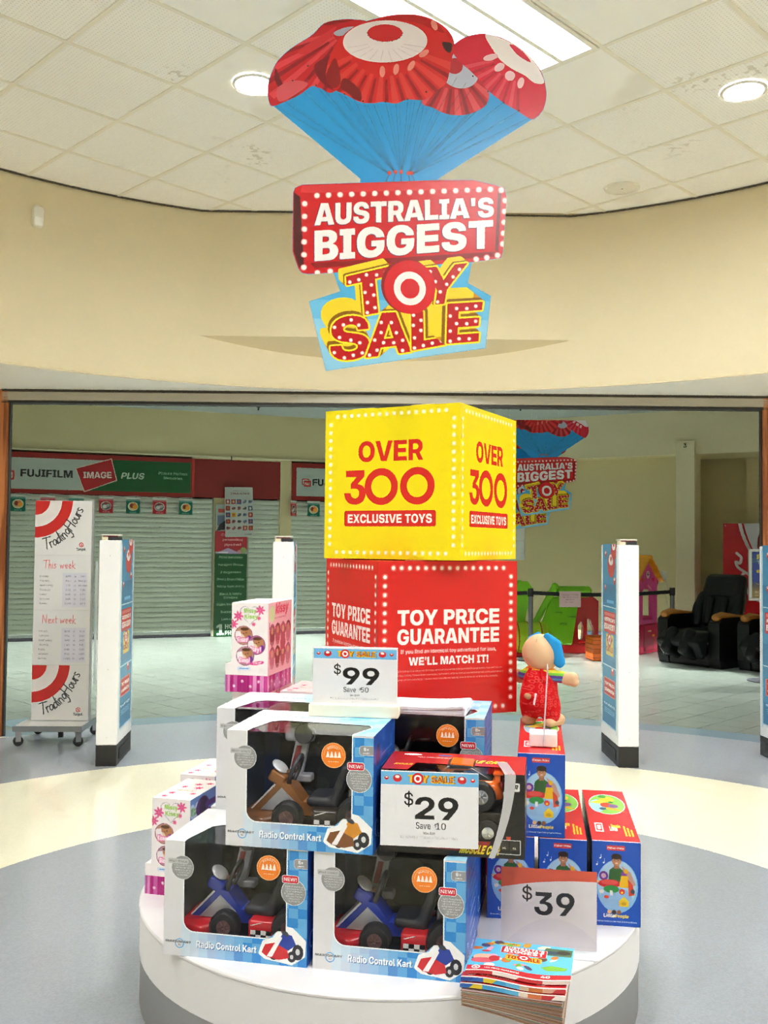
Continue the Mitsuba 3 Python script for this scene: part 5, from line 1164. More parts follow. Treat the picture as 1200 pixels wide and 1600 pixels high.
    def word(s, TL, TR, BR, BL, cols, wt=900, px=140, sh=(5, -4)):
        g = quad(glyphs(s, wt, px), z2(*TL), z2(*TR), z2(*BR), z2(*BL))
        for k, c in enumerate(cols[:-1]): a.add(affinity.translate(g, -sh[0] / 3 * (len(cols) - 1 - k) / 1.4, sh[1] / 3 * (len(cols) - 1 - k) / 1.4), c)
        a.add(g, cols[-1]); return g
    word("AUSTRALIA'S", (178, 170), (1026, 132), (1028, 228), (178, 278), ('#5a3a6a', '#f7f4f4'))
    word('BIGGEST', (178, 298), (1024, 238), (1024, 378), (180, 450), ('#5a3a6a', '#f7f4f4'))
    # TOY SALE, built like lit letters: gold depth, yellow edge, red face, bulbs
    def lit(s, TL, TR, BR, BL, ex):
        g = quad(glyphs(s, 780, 140), z2(*TL), z2(*TR), z2(*BR), z2(*BL)).buffer(.6)
        rim = g.buffer(2.9, join_style=2).simplify(.3)
        n = 36; ext = unary_union([affinity.translate(rim, ex[0] * k / n, ex[1] * k / n) for k in range(n + 1)]).simplify(.25)
        a.add(ext, '#c98a12'); a.add(unary_union([affinity.translate(rim, ex[0] * k / n, ex[1] * k / n) for k in range(24, n + 1)]).simplify(.25), '#f0d42a'); a.add(unary_union([affinity.translate(rim, ex[0] * k / n, ex[1] * k / n) for k in range(0, 8)]).simplify(.25), '#8a5a0c')
        a.add(rim, '#f4de2c'); a.add(g, '#b9151c')
        pts = []; inner = g.buffer(-3.2)
        x0, y0, x1, y1 = g.bounds
        for iy in range(int((y1 - y0) / 4) + 1):
            for ix in range(int((x1 - x0) / 4) + 1):
                p = Point(x0 + ix * 4 + (iy % 2) * 2, y0 + iy * 4)
                if inner.contains(p) and all(math.hypot(p.x - q[0], p.y - q[1]) > 13.5 for q in pts): pts.append((p.x, p.y))
        a.dots(pts, 3.6, '#d8646a'); a.dots(pts, 2.6, '#fdf3f0', 3)
    lit('S', (262, 715), (442, 700), (440, 905), (262, 922), (-14, 26)); lit('A', (432, 695), (636, 684), (640, 872), (428, 902), (16, 14)); lit('L', (640, 690), (800, 668), (802, 836), (645, 866), (20, 16)); lit('E', (812, 645), (976, 634), (956, 820), (808, 832), (-26, 20))
    lit('T', (332, 520), (532, 470), (560, 672), (344, 716), (-10, 10)); lit('Y', (700, 476), (900, 450), (858, 636), (690, 652), (-10, 8))
    a.add(E(*z2(620, 560), 41, 44, 20, 16), '#8a1018'); a.add(E(*z2(632, 566), 40, 43, 20, 16), '#d31c24'); a.add(E(*z2(632, 572), 25, 27, 20, 14), '#f6f0f0'); a.add(E(*z2(633, 573), 15, 16, 20, 12), '#cf1d26')
    return a
SALE = sale_art(); UNIT = 3.3 / 1485.0
def sale_board(label, origin, sc, clip=None, yaw=0, strings=()):
    """origin: world place of board unit (620, -435)"""
    g = SALE.base if clip is None else SALE.base.intersection(clip)
    body = extr(affinity.scale(affinity.translate(g, -620, 435), sc, sc, origin=(0, 0)), .004)
    v = np.array(body.vertices); body = trimesh.Trimesh(np.stack([v[:, 0], v[:, 2] + .0006, v[:, 1]], 1), body.faces[:, ::-1], process=False)
    fv, ff, fc = SALE.place([-620 * sc, 0, 435 * sc], [1, 0, 0], [0, 0, 1], clip=clip, sc=sc)
    bv, bf, bc = fv * [1, 1, 1] + [0, .0052, 0], ff[:, ::-1], fc
    parts = [('board', P(body, mat('#e9e9ec', .6))), ('printed_face', PC([(fv, ff, fc)], 'print_gloss')), ('printed_back', PC([(bv, bf, bc)], 'print_gloss'))]
    for x, y, top in strings:
        parts.append(('string', P(cyl([(x - 620) * sc, .002, (y + 435) * sc], [(x - 620) * sc * .92, .002, top - origin[2]], .0008, 6), mat('#d9d9dc', .4))))
    thing('hanging_sign', label, 'hanging sign', parts, TW(*origin, yaw))
def bw(px, py, Y):     # where the line of sight through a pixel meets the plane y = Y
    d = FWD + CRIGHT * (px - 600) / FOCAL - CUP * (py - 800) / FOCAL
    return np.array([0, 0, EYE]) + d * Y / d[1]
_o = bw(620, 435, 3.3)
sale_board('large parachute shaped sale sign hanging from the ceiling above the yellow cube', _o, UNIT, strings=((590, -14, CEIL), (672, -20, CEIL)))
_k = .306 * UNIT * 10.8 / 3.3
_o2 = bw(848, 762, 10.8); _cut = sbox(0, -700, 1200, -88)
sale_board('smaller flat topped sale sign hanging beyond the shop front, right of the yellow cube', _o2, _k, _cut, strings=((560, -90, MALL_CEIL), (700, -90, MALL_CEIL)))
_o3 = bw(814, 786, 11.3)
sale_board('second flat topped sale sign in the mall, mostly hidden behind the other one', _o3, _k * 1.04, _cut, strings=((560, -90, MALL_CEIL), (700, -90, MALL_CEIL)))

# ---------------------------------------------------------------- security gates
def gate_poster(k, w, h):
    a = Art(sbox(0, 0, w, h), '#4488b4'); a.add(sbox(0, 0, w, .35 * h), '#3a7aa8')
    def mini(x, y, r):
        a.add(E(x, y, r, r * .8), '#c23a3e'); a.add(E(x - r * .1, y + r * .35, r * .62, r * .36), '#f0e6e8'); a.add(E(x - r * .1, y + r * .42, r * .25, r * .14), '#c23a3e')
        for q in (-.8, -.3, .3, .8): a.add(LN([(x + r * q, y - r * .5), (x, y - r * 1.9)], .003, 2), '#6f5a5c')
    if k == 0:
        mini(.62 * w, .66 * h, .26 * w); mini(.80 * w, .90 * h, .2 * w); mini(.22 * w, .84 * h, .07 * w); mini(.2 * w, .3 * h, .06 * w); mini(.85 * w, .42 * h, .08 * w)
        a.add(R(.3 * w, .05 * h, .8 * w, .1 * h), '#6fb3de')
    elif k == 1:
        a.add(R(.08 * w, .52 * h, .92 * w, .86 * h, .01), '#c23338'); a.add(R(.12 * w, .79 * h, .88 * w, .84 * h), '#d4686a')
        a.add(text("AUSTRALIA'S", .5 * w, .70 * h, .06 * h, weight=900, width=.74 * w, px=48), '#f6eeec'); a.add(text('BIGGEST', .5 * w, .57 * h, .09 * h, weight=900, width=.74 * w, px=48), '#f6eeec')
        a.add(R(.25 * w, .16 * h, .78 * w, .50 * h, .01), '#d2b24a'); a.add(text('TOY', .5 * w, .37 * h, .08 * h, weight=900, width=.45 * w, px=48), '#a8402a'); a.add(text('SALE', .5 * w, .22 * h, .08 * h, weight=900, width=.48 * w, px=48), '#a8402a')
        a.add(C(.5 * w, .41 * h, .13 * w), '#c23338'); a.add(C(.5 * w, .41 * h, .085 * w), '#f6eeec'); a.add(C(.5 * w, .41 * h, .045 * w), '#c23338')
    else:
        mini(.72 * w, .88 * h, .1 * w); a.add(R(.1 * w, .46 * h, .9 * w, .74 * h, .01), '#c23338'); a.add(R(.1 * w, .46 * h, .9 * w, .74 * h, .01).difference(R(.13 * w, .475 * h, .87 * w, .725 * h, .008)), '#d98280')
        a.add(text('TOY PRICE', .5 * w, .62 * h, .05 * h, weight=900, width=.66 * w, px=48), '#f3e4e2'); a.add(text('GUARANTEE', .5 * w, .52 * h, .05 * h, weight=900, width=.66 * w, px=48), '#f3e4e2')
        a.add(text("WE'LL MATCH IT!", .5 * w, .30 * h, .035 * h, weight=900, width=.8 * w, px=48), '#cfe6f6')
        for q in range(3): a.add(R(.14 * w, (.24 - .03 * q) * h, .86 * w, (.25 - .03 * q) * h), '#86bfe2')
    return a
_gp = [gate_poster(k, .37, .395) for k in range(3)]
def gate(label, x, y, side, yaw=0):
    w, d, h, b = .134, .50, 1.455, .135
    x0 = -w / 2
    pts = [('column', P(bx(x0, -x0, 0, d, b, h, .004), mat('#f1f2f4', .3))), ('base', P(bx(x0 + .001, -x0 - .001, .001, d, 0, b, .003), mat('#1c1c1e', .45)))]
    fx = x0 - .0008 if side < 0 else -x0 + .0008
    o = lambda z: ([fx, d - .05, z] if side < 0 else [fx, .05, z]); U = [0, -1, 0] if side < 0 else [0, 1, 0]
    e = .004 * side
    fr = cat(bx(min(fx, fx + e), max(fx, fx + e), .035, .05, .20, h - .02), bx(min(fx, fx + e), max(fx, fx + e), d - .05, d - .035, .20, h - .02))
    pts.append(('frame', P(fr, mat('#c6dbe4', .3))))
    for k, z in enumerate((1.035, .632, .228)):
        pts.append(('poster', PC([_gp[k].place(o(z), U, [0, 0, 1], sc=1.08)])))
        pts.append(('divider', P(bx(min(fx, fx + e), max(fx, fx + e), .05, d - .05, z - .007 , z), mat('#b8d4e4', .3))))
    pts.append(('base_vent', P(bx(min(fx, fx + e * .5), max(fx, fx + e * .5), .07, d - .08, .03, .10), mat('#0c0c0d', .6))))
    pts.append(('cap', P(rbox(x0 + .012, x0 + .052, .02, .10, h, h + .028, .003), mat('#efe6c8', .4), 40))); pts.append(('cap', P(rbox(x0 + .052, -x0 - .01, .015, .11, h, h + .022, .003), mat('#2b2d33', .4), 40)))
    pts.append(('cap_lid', P(bx(x0 + .010, -x0 - .008, .01, .12, h + .030, h + .038, .002), mat('#e6e2d6', .4)))); pts.append(('cap_lens', P(bx(x0 + .02, -x0 - .02, .014, .02, h + .0225, h + .0295), mat('#5a1a1e', .3))))
    for zz in (b + .05, .62, h - .1): pts.append(('screw', P(mv(rot(cyl([0, 0, 0], [0, 0, .003], .004, 10), [1, 0, 0], 90), x0 + .07, 0, zz), mat('#c9cbd0', .3))))
    thing('security_gate', label, 'security gate', pts, TW(x, y, 0, yaw), 'anti theft gates across the shop front')
gate('white anti theft gate with blue side posters, right beside the trading hours stand', -1.775, 6.165, 1, 4.5)
gate('white anti theft gate half hidden behind the topmost doll box', -.655, 6.20, 1, 3.0)
gate('white anti theft gate with black base, between the pink playhouse and the shop display', 1.615, 6.262, -1, 0)
gate('white anti theft gate cut off by the picture edge, before the second black armchair', 2.742, 6.20, -1, 3.5)

# ---------------------------------------------------------------- trading hours stand
HAND = {  # handwriting strokes on a unit em: cap height 1, x-height .55
 'T': [[(0, .96), (.35, 1.0), (.72, 1.02)], [(.34, 1.0), (.30, .5), (.24, 0)]], 'r': [[(.02, .5), (.04, .25), (.04, 0)], [(.04, .34), (.14, .5), (.26, .5)]],
 'a': [[(.36, .44), (.22, .54), (.06, .40), (.04, .14), (.16, .02), (.30, .16), (.36, .46), (.36, .14), (.44, .02)]], 'd': [[(.36, .40), (.22, .50), (.06, .36), (.04, .12), (.16, .02), (.32, .16), (.42, 1.0), (.38, .2), (.44, .02)]],
 'i': [[(.06, .5), (.05, .2), (.10, .02)], [(.08, .70), (.09, .72)]], 'n': [[(.03, .5), (.04, 0)], [(.04, .3), (.18, .52), (.30, .40), (.32, .02)]],
 'g': [[(.36, .44), (.20, .54), (.05, .38), (.06, .16), (.18, .06), (.32, .22), (.38, .48), (.36, -.20), (.22, -.42), (.04, -.32)]], 'H': [[(.06, 1.0), (.02, 0)], [(.56, 1.02), (.50, 0)], [(.03, .50), (.54, .54)]],
 'o': [[(.22, .52), (.06, .40), (.04, .14), (.18, .02), (.34, .16), (.36, .40), (.22, .52)]], 'u': [[(.04, .5), (.05, .14), (.16, .02), (.32, .18), (.36, .5), (.36, .12), (.44, .02)]],
 's': [[(.30, .48), (.16, .54), (.06, .42), (.16, .28), (.28, .18), (.20, .03), (.03, .06)]], 'h': [[(.10, 1.0), (.04, 0)], [(.06, .3), (.20, .52), (.30, .40), (.30, .02)]],
 'w': [[(.02, .5), (.10, .04), (.24, .40), (.34, .04), (.50, .52)]], 'e': [[(.05, .26), (.32, .30), (.28, .50), (.12, .50), (.04, .22), (.16, .02), (.34, .10)]], 'k': [[(.08, 1.0), (.04, 0)], [(.34, .54), (.08, .26), (.36, .0)]],
 'N': [[(.02, 0), (.08, 1.0), (.46, .02), (.54, 1.02)]], 'x': [[(.03, .5), (.32, .02)], [(.32, .5), (.02, .02)]], 't': [[(.14, .86), (.10, .14), (.22, .02)], [(0, .56), (.28, .58)]], ' ': []}
ADV = {'T': .62, 'H': .68, 'N': .66, 'w': .60, 'i': .20, 'r': .30, ' ': .30, 'd': .50, 'g': .48, 't': .34}
def hand(s, f, h, w):
    """f: distance along the writing -> (x, y, angle)"""
    out, t = [], 0
    for ch in s:
        x, y, ang = f(t); ca, sa = math.cos(ang), math.sin(ang)
        for st in HAND[ch]:
            p = np.array(st) * h; out.append(LN([(x + ca * u - sa * v, y + sa * u + ca * v) for u, v in p], w))
        t += ADV.get(ch, .44) * h
    return unary_union(out) if out else Polygon()
line = lambda x, y: (lambda t: (x + t, y, 0.0))
def bullseye(a, x, y, r, red='#c9252b', bg='#f6f0f0'): a.add(C(x, y, r), red); a.add(C(x, y, r * .66), bg); a.add(C(x, y, r * .33), red)
def hours_head(w, h):
    a = Art(sbox(0, 0, w, h), '#ececee')
    for r, c in ((.62, '#cf2a2a'), (.44, '#efe9ea'), (.24, '#cf2a2a')): a.add(E(0, h, r * w * 1.06, r * w * 1.06, 0, 24), c)
    P0, P1, P2 = np.array([.17 * w, .10 * h]), np.array([.66 * w, .20 * h]), np.array([.90 * w, .98 * h])
    us = np.linspace(0, 1, 60); pts = np.array([(1 - u) ** 2 * P0 + 2 * u * (1 - u) * P1 + u * u * P2 for u in us]); L = np.concatenate([[0], np.cumsum(np.linalg.norm(np.diff(pts, axis=0), axis=1))])
    def f(t):
        i = min(58, np.searchsorted(L, t)); d = pts[i + 1] - pts[i]; q = pts[0] if t <= 0 else np.array([np.interp(t, L, pts[:, 0]), np.interp(t, L, pts[:, 1])]); return q[0], q[1], math.atan2(d[1], d[0])
    a.add(hand('TradingHours', f, .20 * w, .0078), '#35353a')
    bullseye(a, .82 * w, .19 * h, .042 * w); a.add(text('Target.', .82 * w, .085 * h, .020, weight=900, width=.17 * w, px=48), '#2b2b30')
    return a
def hours_week(title, rows, w, h):
    a = Art(sbox(0, 0, w, h), '#ebebee'); a.add(R(.50 * w, .05 * h, .93 * w, .68 * h), '#e0dfef')
    a.add(hand(title, line(.16 * w, .76 * h), .15 * h, .0042), '#cf3a44')
    for k, (d, o, c) in enumerate(rows):
        y = (.60 - .083 * k) * h
        a.add(text(d, .10 * w, y, .0125, align='l', weight=500, px=40), '#6a6a72'); a.add(text(o, .60 * w, y, .0125, weight=500, px=40), '#5a5a70'); a.add(text('to', .72 * w, y, .0125, weight=500, px=40), '#5a5a70'); a.add(text(c, .86 * w, y, .0125, weight=500, width=None if len(c) < 6 else .16 * w, px=40), '#5a5a70')
    return a
W_, H_ = .41, .395
this_w = [('Monday', '8:00', '9:00'), ('Tuesday', '8:00', 'Midnight'), ('Wednesday', '7:00', 'Midnight'), ('Thursday', '7:00', '9:50'), ('Friday', '8:00', '9:50'), ('Saturday', '8:00', '5:00'), ('Sunday', '11:00', '6:00')]
next_w = [('Monday', '8:00', '9:00'), ('Tuesday', '8:00', '9:00'), ('Wednesday', '8:00', '8:00'), ('Thursday', '8:00', '9:00'), ('Friday', '8:00', '9:00'), ('Saturday', '8:00', '6:00'), ('Sunday', '11:00', '6:00')]
hh = hours_head(W_, H_); sheets_ = [hh, hours_week('Next week', next_w, W_, H_), hours_week('This week', this_w, W_, H_), hh]
pt = [('backboard', P(bx(-W_ / 2, W_ / 2, .003, .014, .145, .150 + 4 * (H_ + .003), .002), mat('#d7dade', .3)))]
for k, a in enumerate(sheets_):
    pt.append(('printed_panel', PC([a.place([-W_ / 2, 0.0, .150 + k * (H_ + .003)], [1, 0, 0], [0, 0, 1])])))
pt.append(('edge_strip', P(bx(W_ / 2, W_ / 2 + .012, .0, .03, .145, 1.745, .002), mat('#b9bec4', .25, .6))))
pt.append(('tray', P(bx(-.262, .215, -.20, .28, .115, .142, .003), mat('#e9ebee', .3))))
pt.append(('tray_rim', P(cat(bx(-.265, .218, -.205, -.20, .105, .144), bx(.215, .22, -.205, .28, .105, .144)), mat('#9aa0a6', .3, .7))))
for k, (x, y) in enumerate(((-.235, -.17), (.185, -.17), (-.235, .25), (.185, .25))):
    a_, b_, c_ = wheel(0, 0, 0, .034, .024)
    key = 'caster' + ('' if k == 0 else '_%03d' % k)
    fork = cat(bx(x - .018, x + .018, y - .016, y - .0135, .03, .098), bx(x - .018, x + .018, y + .0135, y + .016, .03, .098), bx(x - .022, x + .022, y - .022, y + .022, .094, .113))
    pt += [(key, P(rot(fork, [0, 0, 1], 25, (x, y, 0)), mat('#b7babd', .25, .8))), (key + '__wheel', P(mv(rot(cat(a_, b_), [0, 0, 1], 25), x, y, .034), mat('#26282a', .5), 40))]
pt.append(('foot_post', P(bx(-.015, .015, .02, .05, .02, .118), mat('#2a2c2e', .4))))
pt.append(('price_ticket', P(bx(.222, .2235, .05, .12, .40, 1.30), mat('#d5dade', .2))))
thing('hours_stand', 'white trading hours sign stand on a low wheeled tray, left of the first gate', 'sign stand', pt, TW(-2.335, 6.93, 0, 1.5))

# ---------------------------------------------------------------- the photo shop across the mall
def shop_art_tw(): return SHOP
def sign_left():
    """print of the wide signboard; u = s + .62, v = z - 2.125"""
    w, h = 3.25, .59; q = lambda s, z: (s + .62, z - 2.125); a = Art(sbox(0, 0, w, h), '#85201c')
    a.add(Polygon([q(-.6, 2.185), q(-.6, 2.635), q(1.402, 2.635), q(1.038, 2.185)]), '#b9c4be')
    a.add(Polygon([q(1.03, 2.185), q(1.44, 2.65), q(2.575, 2.65), q(2.575, 2.185)]), '#0b4c26')
    qd = Polygon([q(.915, 2.50), q(1.402, 2.655), q(1.481, 2.35), q(1.036, 2.175)]); a.add(qd.buffer(.012, join_style=2), '#d9cfc6'); a.add(qd, '#a31f26')
    a.add(text('FUJIFILM', *q(.51, 2.362), .108, weight=820, width=.71, px=80), '#17191a')
    a.add(R(*q(-.06, 2.31), *q(.075, 2.45), .02), '#b3282c'); a.add(R(*q(-.02, 2.335), *q(.05, 2.42), .01), '#d9cfc6'); a.add(text('FUJI', *q(.012, 2.358), .035, weight=900, width=.06, px=40), '#b3282c')
    a.add(text('IMAGE', *q(1.215, 2.37), .095, weight=800, width=.40, px=64, angle=2.0), '#efe6df')
    a.add(text('PLUS', *q(1.71, 2.375), .092, weight=800, width=.33, px=64, slant=.22), '#c9d6c8')
    a.add(text('Picture Perfect', *q(2.31, 2.455), .042, weight=600, width=.43, px=48), '#8fb39a'); a.add(text('Memories', *q(2.31, 2.385), .042, weight=600, width=.28, px=48), '#8fb39a')
    return a
def sign_right():
    w, h = 2.55, .59; q = lambda s, z: (s - 4.17, z - 2.125); a = Art(sbox(0, 0, w, h), '#85201c')
    a.add(sbox(*q(4.24, 2.19), *q(6.66, 2.64)), '#b4bfba'); a.add(text('FUJIFILM', *q(4.86, 2.362), .108, weight=820, width=.71, px=80), '#17191a')
    for d in (0, .03): a.add(R(*q(4.33 + d, 2.37 - d), *q(4.45 + d, 2.47 - d), .015), '#b3282c'); a.add(R(*q(4.345 + d, 2.385 - d), *q(4.435 + d, 2.455 - d), .01), '#cfd4ce')
    a.add(R(*q(4.36, 2.34), *q(4.48, 2.44), .015), '#b3282c'); a.add(text('FUJI', *q(4.42, 2.37), .04, weight=900, width=.08, px=40), '#e4dcd4')
    return a
thing('shop_sign', 'long white and green photo shop signboard reading IMAGE PLUS above the left shutter', 'shop sign',
      [('box', P(bx(-.62, 2.63, -.06, .0, 2.125, 2.715, .004), mat('#8d2622', .45))), ('face', PC([sign_left().place([-.62, -.0608, 2.125], [1, 0, 0], [0, 0, 1])])), ('end_strip', P(bx(2.595, 2.633, -.072, -.061, 2.125, 2.715, .003), mat('#a5322c', .4)))], SHOP)
thing('shop_sign', 'red framed white signboard starting just left of the yellow cube', 'shop sign',
      [('box', P(bx(4.17, 6.72, -.06, .0, 2.125, 2.715, .004), mat('#8d2622', .45))), ('face', PC([sign_right().place([4.17, -.0608, 2.125], [1, 0, 0], [0, 0, 1])]))], SHOP)
thing('fascia_panel', 'plain dark red fascia panel between the two white signboards', 'fascia panel', [('panel', P(bx(2.634, 3.985, -.03, -.001, 2.13, 2.720, .003), mat('#781c18', .45))), ('hook', P(cat(bx(3.19, 3.205, -.068, -.056, 2.70, 2.78), bx(3.19, 3.205, -.068, -.028, 2.70, 2.712)), mat('#3a332a', .5)))], SHOP)
# roller shutters, slat by slat
bsdf('shutter_steel', '#c0c8bb', 0.5, 0.0)
def shutter(label, s0, s1):
    prof = Polygon([(-.001, .001), (-.005, .008), (-.0075, .024), (-.0085, .044), (-.006, .064), (-.001, .0735), (.004, .0735), (.004, .001)])
    parts = []
    m = P(extr_x(prof, s0, s1), 'shutter_steel')
    for k in range(27): parts.append(('slat', dict(m, to_world=T().translate([0, .05, .085 + k * .0752]))))
    parts.append(('bottom_bar', P(bx(s0, s1, .03, .06, .035, .085, .004), mat('#565e55', .5)))); parts.append(('seal', P(bx(s0, s1, .028, .055, .0, .045), mat('#15161a', .7))))
    for s in (s0, s1): parts.append(('guide_rail', P(bx(s - .02, s + .02, .02, .09, 0, 2.125, .003), mat('#868e84', .4))))
    thing('roller_shutter', label, 'roller shutter', parts, SHOP)
shutter('closed grey roller shutter under the long signboard, behind the trading hours stand', -.62, 2.95)
shutter('closed grey roller shutter right of the green services banner, behind the doll boxes', 3.48, 6.70)
struct('banner_pillar', P(bx(2.95, 3.48, -.0, .2, 0, 2.13) , 'wall_mall') | {'to_world': SHOP}, 'wall_mall_left')
# green list of services
w, h = .50, 2.03
a = Art(sbox(0, 0, w, h), '#0e4a26'); a.add(sbox(0, 0, w, .12), '#0b3f20')
for t, y in (('Print Services', 1.20), ('Passport Photos', 1.085), ('Enlargements', .97), ('Prints from Slides', .86), ('Prints from Prints', .75), ('Black & White', .635), ('Services', .58), ('Digital Restorations', .475), ('Blockmounts', .36), ('Laminating', .25)):
    a.add(text(t, .25, y, .034, weight=600, width=min(.42, .0245 * len(t) + .02), px=40), '#9db8a2')
a.add(text('1', .10, .02 + .0, .17, weight=900, px=64), '#b9c9bc'); a.add(text('HOUR', .29, .115, .075, weight=900, width=.24, px=48), '#b9c9bc'); a.add(text('PHOTO', .30, .02, .07, weight=900, width=.26, px=48), '#b9c9bc')
a.add(sbox(0, 1.28, w, h), '#a9b4ae'); a.add(sbox(.0, 1.30, w, 1.62), '#a02832')
for k, t in enumerate(('Create your own', 'personalised', 'jigsaw!')): a.add(text(t, .27, 1.545 - .075 * k, .036, weight=700, width=.36 - .05 * k, px=40, slant=.1), '#e2b9bc')
a.add(Polygon([(0, 1.27), (.2, 1.36), (.34, 1.30), (.5, 1.33), (.5, 1.27)]), '#a99cc0'); a.add(E(.44, 1.32, .05, .05), '#7f9a5a'); a.add(E(.38, 1.30, .03, .03), '#c08a9a'); a.add(R(.05, 1.28, .2, 1.30), '#e4e0e6')
a.add(R(.03, 1.70, .14, 1.86), '#5a6a80'); a.add(Polygon([(.02, 1.62), (.15, 1.64), (.15, 1.78), (.06, 1.72)]), '#2f3038'); a.add(R(.04, 1.90, .14, 1.96, .01), '#a8403a')
thing('services_banner', 'tall green banner listing photo services between the two roller shutters', 'banner', [('board', P(bx(0, w, .0, .02, 0, h, .002), mat('#0e4a26', .5))), ('face', PC([a.place([0, -.0006, 0], [1, 0, 0], [0, 0, 1])]))], SHOP @ T().translate([2.965, -.05, .0]))
# poster of small photographs, tilted and curling
w, h = .43, .77
a = Art(sbox(0, 0, w, h), '#c3c9c6'); rnd = random.Random(4)
a.add(text('What will you', .25, .705, .02, weight=400, width=.24, px=36), '#9aa3a2'); a.add(text('IMAGINE', .235, .655, .03, weight=800, width=.30, px=40), '#8a6a6c')
for r in range(5):
    for c in range(5):
        x, y = .045 + c * .086, .545 - r * .102
        if rnd.random() < .5: a.add(R(x - .034, y - .036, x + .034, y + .036), rnd.choice(['#8c2026', '#14506a', '#c79a2a', '#0f5236', '#2d3f7a', '#7a2430'])); a.add(E(x, y, .018, .022), rnd.choice(['#c9a07c', '#d9b83a', '#a85a3a', '#d8cfc4']))
        else: a.add(E(x, y, .032, .022, rnd.random() * 60), rnd.choice(['#3c4450', '#5c6a86', '#8a3f44', '#4a4a4a', '#a98a5a'])); a.add(E(x - .012, y + .012, .012, .012), rnd.choice(['#2a2e36', '#7a8a96', '#b9bcb9']))
a.add(text('FUJIFILM', .35, .03, .022, weight=800, width=.10, px=36), '#33383c'); a.add(R(.04, .06, .2, .068), '#a9b0ae')
vp, fp, cp = a.place([0, 0, 0], [1, 0, 0], [0, 0, 1])
thing('photo_poster', 'hanging poster of many small photographs over the top of the green banner', 'poster', [('sheet', P(bx(0, w, .0, .002, 0, h), mat('#c3c9c6', .5))), ('print', PC([(vp + [0, -.0006, 0], fp, cp)]))], SHOP @ T().translate([3.10, -.16, 1.525]).rotate([0, 1, 0], -1.2).rotate([0, 0, 1], -5).rotate([1, 0, 0], -4))
# bunting
def flag_art(green):
    a = Art(sbox(-.10, -.215, .10, 0), '#0f5c4a' if green else '#a3222e'); a.add(sbox(-.10, -.03, .10, 0), '#5f8a80' if green else '#b86a70')
    a.add(E(0, -.108, .075, .066), '#dfe0d4'); a.add(E(0, -.108, .066, .058), '#cbb68a' if green else '#5d5a5c')
    if green: a.add(E(-.02, -.10, .028, .034), '#7a2f28'); a.add(E(.03, -.115, .036, .034), '#d9942e'); a.add(E(.02, -.075, .02, .018), '#c9703a')
    else: a.add(E(-.02, -.12, .03, .028), '#e0dad6'); a.add(E(.025, -.10, .028, .022), '#a9a4a2'); a.add(R(-.03, -.08, .03, -.06), '#8a2028')
    a.add(text('SALE', 0, -.205, .018, weight=800, width=.10, px=32), '#7fb4a4' if green else '#d8a0a4')
    return a
_fg, _fr = flag_art(True), flag_art(False)
rope = P(tube([[s, -.075, 2.118 - .012 * math.sin((s + .6) * 8.0) ** 2] for s in np.linspace(-.6, 2.6, 60)], .004, 5), mat('#d9dbd4', .6))
thing('bunting_ribbon', 'white ribbon carrying small promotional flags under the long signboard', 'ribbon', [('', rope)], SHOP)
for s, g, hid in ((.13, 1, 'by the timber post'), (.53, 0, 'left one behind the hours stand'), (.925, 1, 'right one behind the hours stand'), (1.341, 0, 'right of the hours stand'), (1.728, 1, 'above the first gate'), (2.113, 0, 'second from its right end'), (2.505, 1, 'at its right end')):
    fl = (_fg if g else _fr).place([0, 0, 0], [1, 0, 0], [0, 0, 1])
    thing('bunting_flag', ('green' if g else 'red') + ' square promotional flag hung under the long signboard, ' + hid, 'flag', [('cloth', P(bx(-.10, .10, .0006, .002, -.215, 0), mat('#0f5c4a' if g else '#a3222e', .6))), ('print', PC([fl], 'print_matte')), ('hem', P(bx(-.105, .105, -.001, .003, -.004, .028), mat('#cfd4cc', .6)))], SHOP @ T().translate([s, -.080, 2.075]))
for s, g, yaw in ((4.186, 0, 48), (4.514, 1, 0)):
    fl = (_fg if g else _fr).place([0, 0, 0], [1, 0, 0], [0, 0, 1])
    thing('bunting_flag', ('green square flag close to the left edge of the yellow cube' if g else 'red square flag turned edgewise under the right signboard'), 'flag', [('cloth', P(bx(-.10, .10, .0006, .002, -.215, 0), mat('#0f5c4a' if g else '#a3222e', .6))), ('print', PC([fl], 'print_matte')), ('hem', P(bx(-.105, .105, -.001, .003, -.004, .028), mat('#cfd4cc', .6)))], SHOP @ T().translate([s, -.11, 2.085]).rotate([0, 0, 1], yaw))
# ceiling fittings
def sprinkler(x, y, label): thing('sprinkler', label, 'sprinkler', [('pipe', P(cyl([0, 0, -.03], [0, 0, 0], .012, 12), mat('#2f3234', .4))), ('rose', P(lathe([(.001, -.085), (.012, -.08), (.014, -.05), (.03, -.034), (.03, -.028), (.001, -.028)], 16), mat('#2b2d2f', .4, .5), 30))], TW(x, y, MALL_CEIL))
sprinkler(-1.84, 13.75, 'small dark ceiling sprinkler left of the yellow cube'); sprinkler(1.94, 13.55, 'small dark ceiling sprinkler above the far hanging signs')
thing('ceiling_speaker', 'round white speaker grille set in a ceiling tile near the bulkhead', 'speaker', [('ring', P(lathe([(.10, 0), (.118, 0), (.116, -.006), (.10, -.004)], 40), mat('#e4e1d4', .5), 40)), ('grille', P(lathe([(.001, -.006), (.06, -.005), (.10, -.003), (.10, 0)], 40), mat('#dcd8ca', .7), True)), ('screw', P(lathe([(.001, -.0075), (.006, -.007), (.006, -.004)], 10), mat('#5a564c', .5)))], TW(1.561, 6.238, CEIL + .005))
pw = np.array([-2.30, 6.174]); dn = (RC - pw) / np.linalg.norm(RC - pw); yaw = math.degrees(math.atan2(-dn[0], dn[1])) + 180
